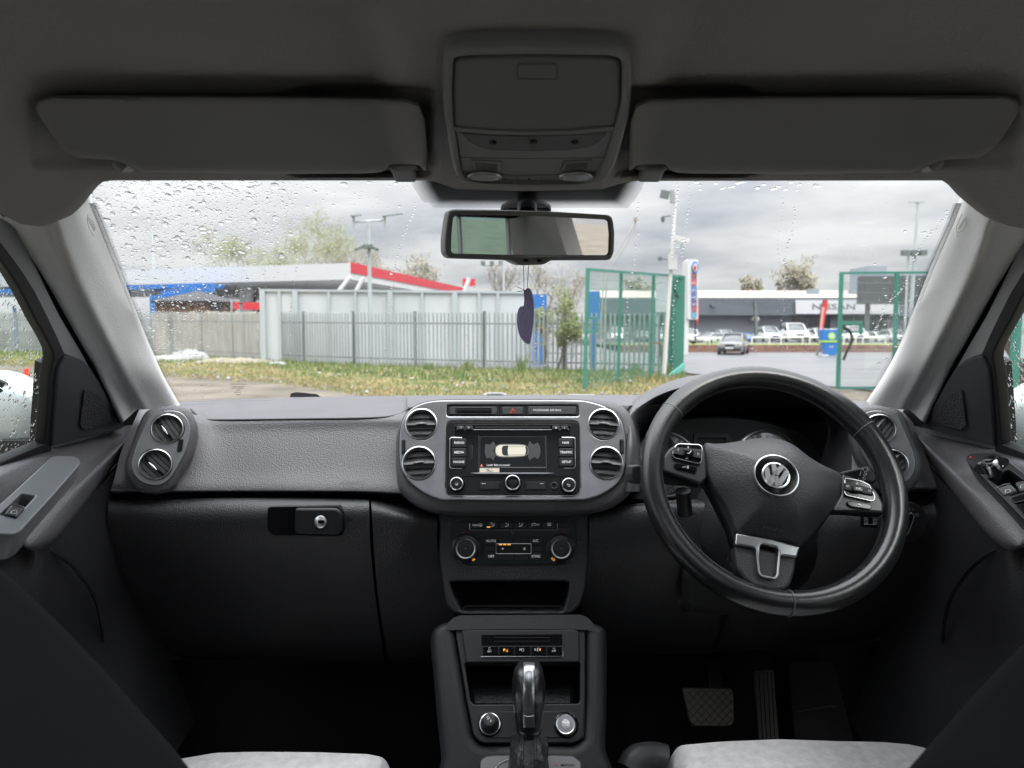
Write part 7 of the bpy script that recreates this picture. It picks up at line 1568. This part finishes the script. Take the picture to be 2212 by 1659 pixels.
# ================================================================ SEATS AND PEDALS
seatd = mat('seat side cloth', (.008, .0083, .009), .9, spec=.15, bump=('n', 500, .3, .0008)); suede = mat('pale grey suede', (.78, .76, .765), .95, bump=('n', 160, .6, .002), vary=(70, (.58, .565, .57), .3, .7, 10), sheen=.3)
def seat(mirrored):
    t = thing('front_seat', ('driver' if mirrored else 'passenger') + ' seat with pale grey suede cushion and charcoal backrest shell', 'car seat', 'front seats')
    dx = .036 if mirrored else 0; dz = -.012 if mirrored else 0; s = -1 if mirrored else 1
    SPl = Plane(0, 0, 0, n=(0, -1, .0), o=(0, .29, 0))
    o = [(-.165, .62), (-.165, 1.07), (-.18, 1.128), (-.215, 1.172), (-.26, 1.226), (-.302, 1.268), (-.36, 1.305), (-.50, 1.305), (-.56, 1.268), (-.62, 1.20), (-.66, 1.1), (-.66, .62)]
    o = [(s * x + dx, z + dz) for x, z in o]
    wplate('backrest', SPl, roundpoly([(x, z) for x, z in o], .04, 6), -.13, .0, seatd, t, bevel=.028, res=5)
    pp_ = [SPl.pt(x, z, .002) for x, z in cr([Vector(q) for q in o[1:8]], 8)] if False else None
    ccx = s * -.40 + dx
    mb = MB(); 
    for q in (-.07, .07): mb.tube([(ccx + q, .02, 1.38), (ccx + q, -.01, 1.54 + dz)], .006, 10)
    mb.build('headrest_rod', chrome, t)
    wplate('headrest', Plane(0, 0, 0, n=(0, -1, .1), o=(ccx, -.06, 1.60 + dz)), roundpoly([(-.12, -.07), (.12, -.07), (.11, .05), (-.11, .05)], .05), -.10, .0, seatd, t, bevel=.035, res=5)
    up = Plane(0, 0, 0, n=(0, -.5, -.85), o=(ccx, .14, 1.34 + dz)); wplate('backrest_top', up, roundpoly([(-.20, -.15), (.20, -.15), (.17, .17), (-.17, .17)], .06), .0, .09, seatd, t, bevel=.03, res=4)
    # cushion
    def H(px, yf):
        tab = [(441, 1626), (470, 1621), (560, 1619), (680, 1620), (790, 1624), (830, 1632), (850, 1643), (858, 1659)] if not mirrored else [(1438, 1659), (1441, 1622), (1452, 1610), (1480, 1604), (1560, 1597), (1680, 1592), (1800, 1596), (1900, 1598), (1960, 1603), (2000, 1612), (2040, 1630)]
        return lerp(tab, px)
    x0, x1 = (250, 857) if not mirrored else (1437, 2150)
    V = []; n, m = 60, 14
    for i in range(n + 1):
        q = .5 - .5 * math.cos(math.pi * i / n); px = x0 + (x1 - x0) * q; pf = P(px, H(px, 0), 1.0)
        ed = max(0, 1 - min(px - x0, x1 - px) / 40.0)
        for j in range(m + 1):
            r = j / m
            if r < .35: a = r / .35; z = pf.z - .16 * (1 - a) ** 1.6; Y = 1.0 + .045 * math.sin((1 - a) * 1.4)
            else: a = (r - .35) / .65; Y = 1.0 - a * .52; z = pf.z - .035 * a + .012 * math.sin(a * 3.1)
            V.append(Vector((pf.x * (1 + 0 * Y), Y, z - (.05 * ed ** 2.2 if not (j == 0) else .0))))
    a = MB().add(V, [(i * (m + 1) + j, (i + 1) * (m + 1) + j, (i + 1) * (m + 1) + j + 1, i * (m + 1) + j + 1) for i in range(n) for j in range(m)])
    cu = a.build('cushion', suede, t, 80)
    mb = MB(); xin = V[-1].x if not mirrored else V[0].x; xo = -.62 if not mirrored else .66
    zb = V[m // 2].z - .06; mb.box(((xin + xo) / 2, .74, zb - .17), (abs(xin - xo) - .03, .50, .26)); mb.build('seat_base', seatd, t)
    side = V[-(m + 1):] if not mirrored else V[:m + 1]
    mb = MB(); sgn = 1 if not mirrored else -1; n2 = len(side)
    mb.add([p for p in side] + [p + Vector((sgn * .012, 0, -.02)) for p in side] + [p + Vector((sgn * .016, 0, -.14)) for p in side], [(i, i + 1, n2 + i + 1, n2 + i) for i in range(n2 - 1)] + [(n2 + i, n2 + i + 1, 2 * n2 + i + 1, 2 * n2 + i) for i in range(n2 - 1)]); mb.build('side_bolster', leathd, t, 70)
    mb = MB(); mb.tube([p + Vector((sgn * .004, 0, -.004)) for p in side[3:]], .0022, 6); mb.build('piping', mat('pale piping', (.30, .30, .30), .6), t)
    return t
s1_ = seat(False); s2_ = seat(True)
# seat side trim beside the driver cushion
mb = MB(); mb.tube(cr([P(1360, 1665, .98), P(1375, 1640, .99), P(1410, 1634, 1.0), P(1438, 1640, 1.0)], 4), .02, 12); mb.build('seat_corner', mat('dark grey plastic', (.045, .046, .05), .45), s2_)
# pedals
PDp = Plane(1530, 1528, 1.34, 20)
t = thing('brake_pedal', 'wide brake pedal with diamond ribbed rubber pad', 'pedal')
bp_ = roundpoly([(1474, 1487), (1580, 1487), (1585, 1500), (1586, 1560), (1578, 1569), (1500, 1569), (1490, 1560)], 5); plate('pad', PDp, bp_, -.012, .0, mat('pedal rubber', (.14, .135, .12), .5), t, bevel=.003)
seg = []
for i in range(-6, 12):
    for sg_ in (1, -1):
        pts = []
        for j in range(0, 83, 3):
            y = 1488 + j; x = 1480 + i * 18 + sg_ * j * .95
            if 1478 + max(0, (y - 1500) * .17) < x < 1584: pts.append((x, y))
        if len(pts) > 2: seg.append(pts)
strokes('pad_ribs', PDp, seg, 2.0, .0, mat('pedal rib', (.05, .05, .05), .5), t)
mb = MB(); mb.bar(P(1548, 1490, 1.36), P(1540, 1430, 1.42), .028, .012); mb.build('arm', darkp, t)
t = thing('accelerator_pedal', 'tall narrow ribbed accelerator pedal to the right of the brake pedal', 'pedal')
plate('pad', PDp, roundpoly([(1626, 1448), (1672, 1444), (1684, 1600), (1684, 1640), (1640, 1640)], 3), -.012, .0, mat('pedal rubber dark', (.045, .045, .042), .5), t, bevel=.003)
strokes('ribs', PDp, [[(1626 + i * 9 + 4, 1450), (1640 + i * 9, 1630)] for i in range(5)], 1.5, .0, gloss, t)
t = thing('foot_rest', 'faint black moulded panel with two ridges right of the accelerator pedal', 'foot rest')
FPn = Plane(1760, 1540, 1.36, 25, -15)
plate('panel', FPn, roundpoly([(1700, 1430), (1800, 1425), (1860, 1660), (1720, 1660)], 6), -.02, .0, carpet, t, bevel=.004)
strokes('ridge', FPn, [[(1722, 1538), (1790, 1526), (1806, 1527)], [(1730, 1618), (1800, 1605), (1822, 1606)]], 3, .001, blackp, t)
# rear seat seen only in the mirror
t = thing('bench_seat', 'dark rear bench seat reflected in the rear view mirror', 'car seat')
wplate('backrest', Plane(0, 0, 0, n=(0, 1, .25), o=(.02, -.95, .95)), roundpoly([(-.62, -.25), (.62, -.25), (.60, .30), (-.60, .30)], .06), -.12, .0, seatd, t, bevel=.04, res=4)
mb = MB(); mb.box((.02, -.66, .72), (1.24, .5, .2)); mb.build('cushion', seatd, t)
for x in (-.38, .42): wplate('headrest', Plane(0, 0, 0, n=(0, 1, .2), o=(x, -1.0, 1.42)), roundpoly([(-.13, -.07), (.13, -.07), (.12, .08), (-.12, .08)], .05), -.09, .0, seatd, t, bevel=.03, res=4)
mb = MB()
for x in (-.38, .42):
    for q in (-.06, .06): mb.tube([(x + q, -1.03, 1.2), (x + q, -1.04, 1.36)], .006, 8)
mb.build('headrest_rod', chrome, t)
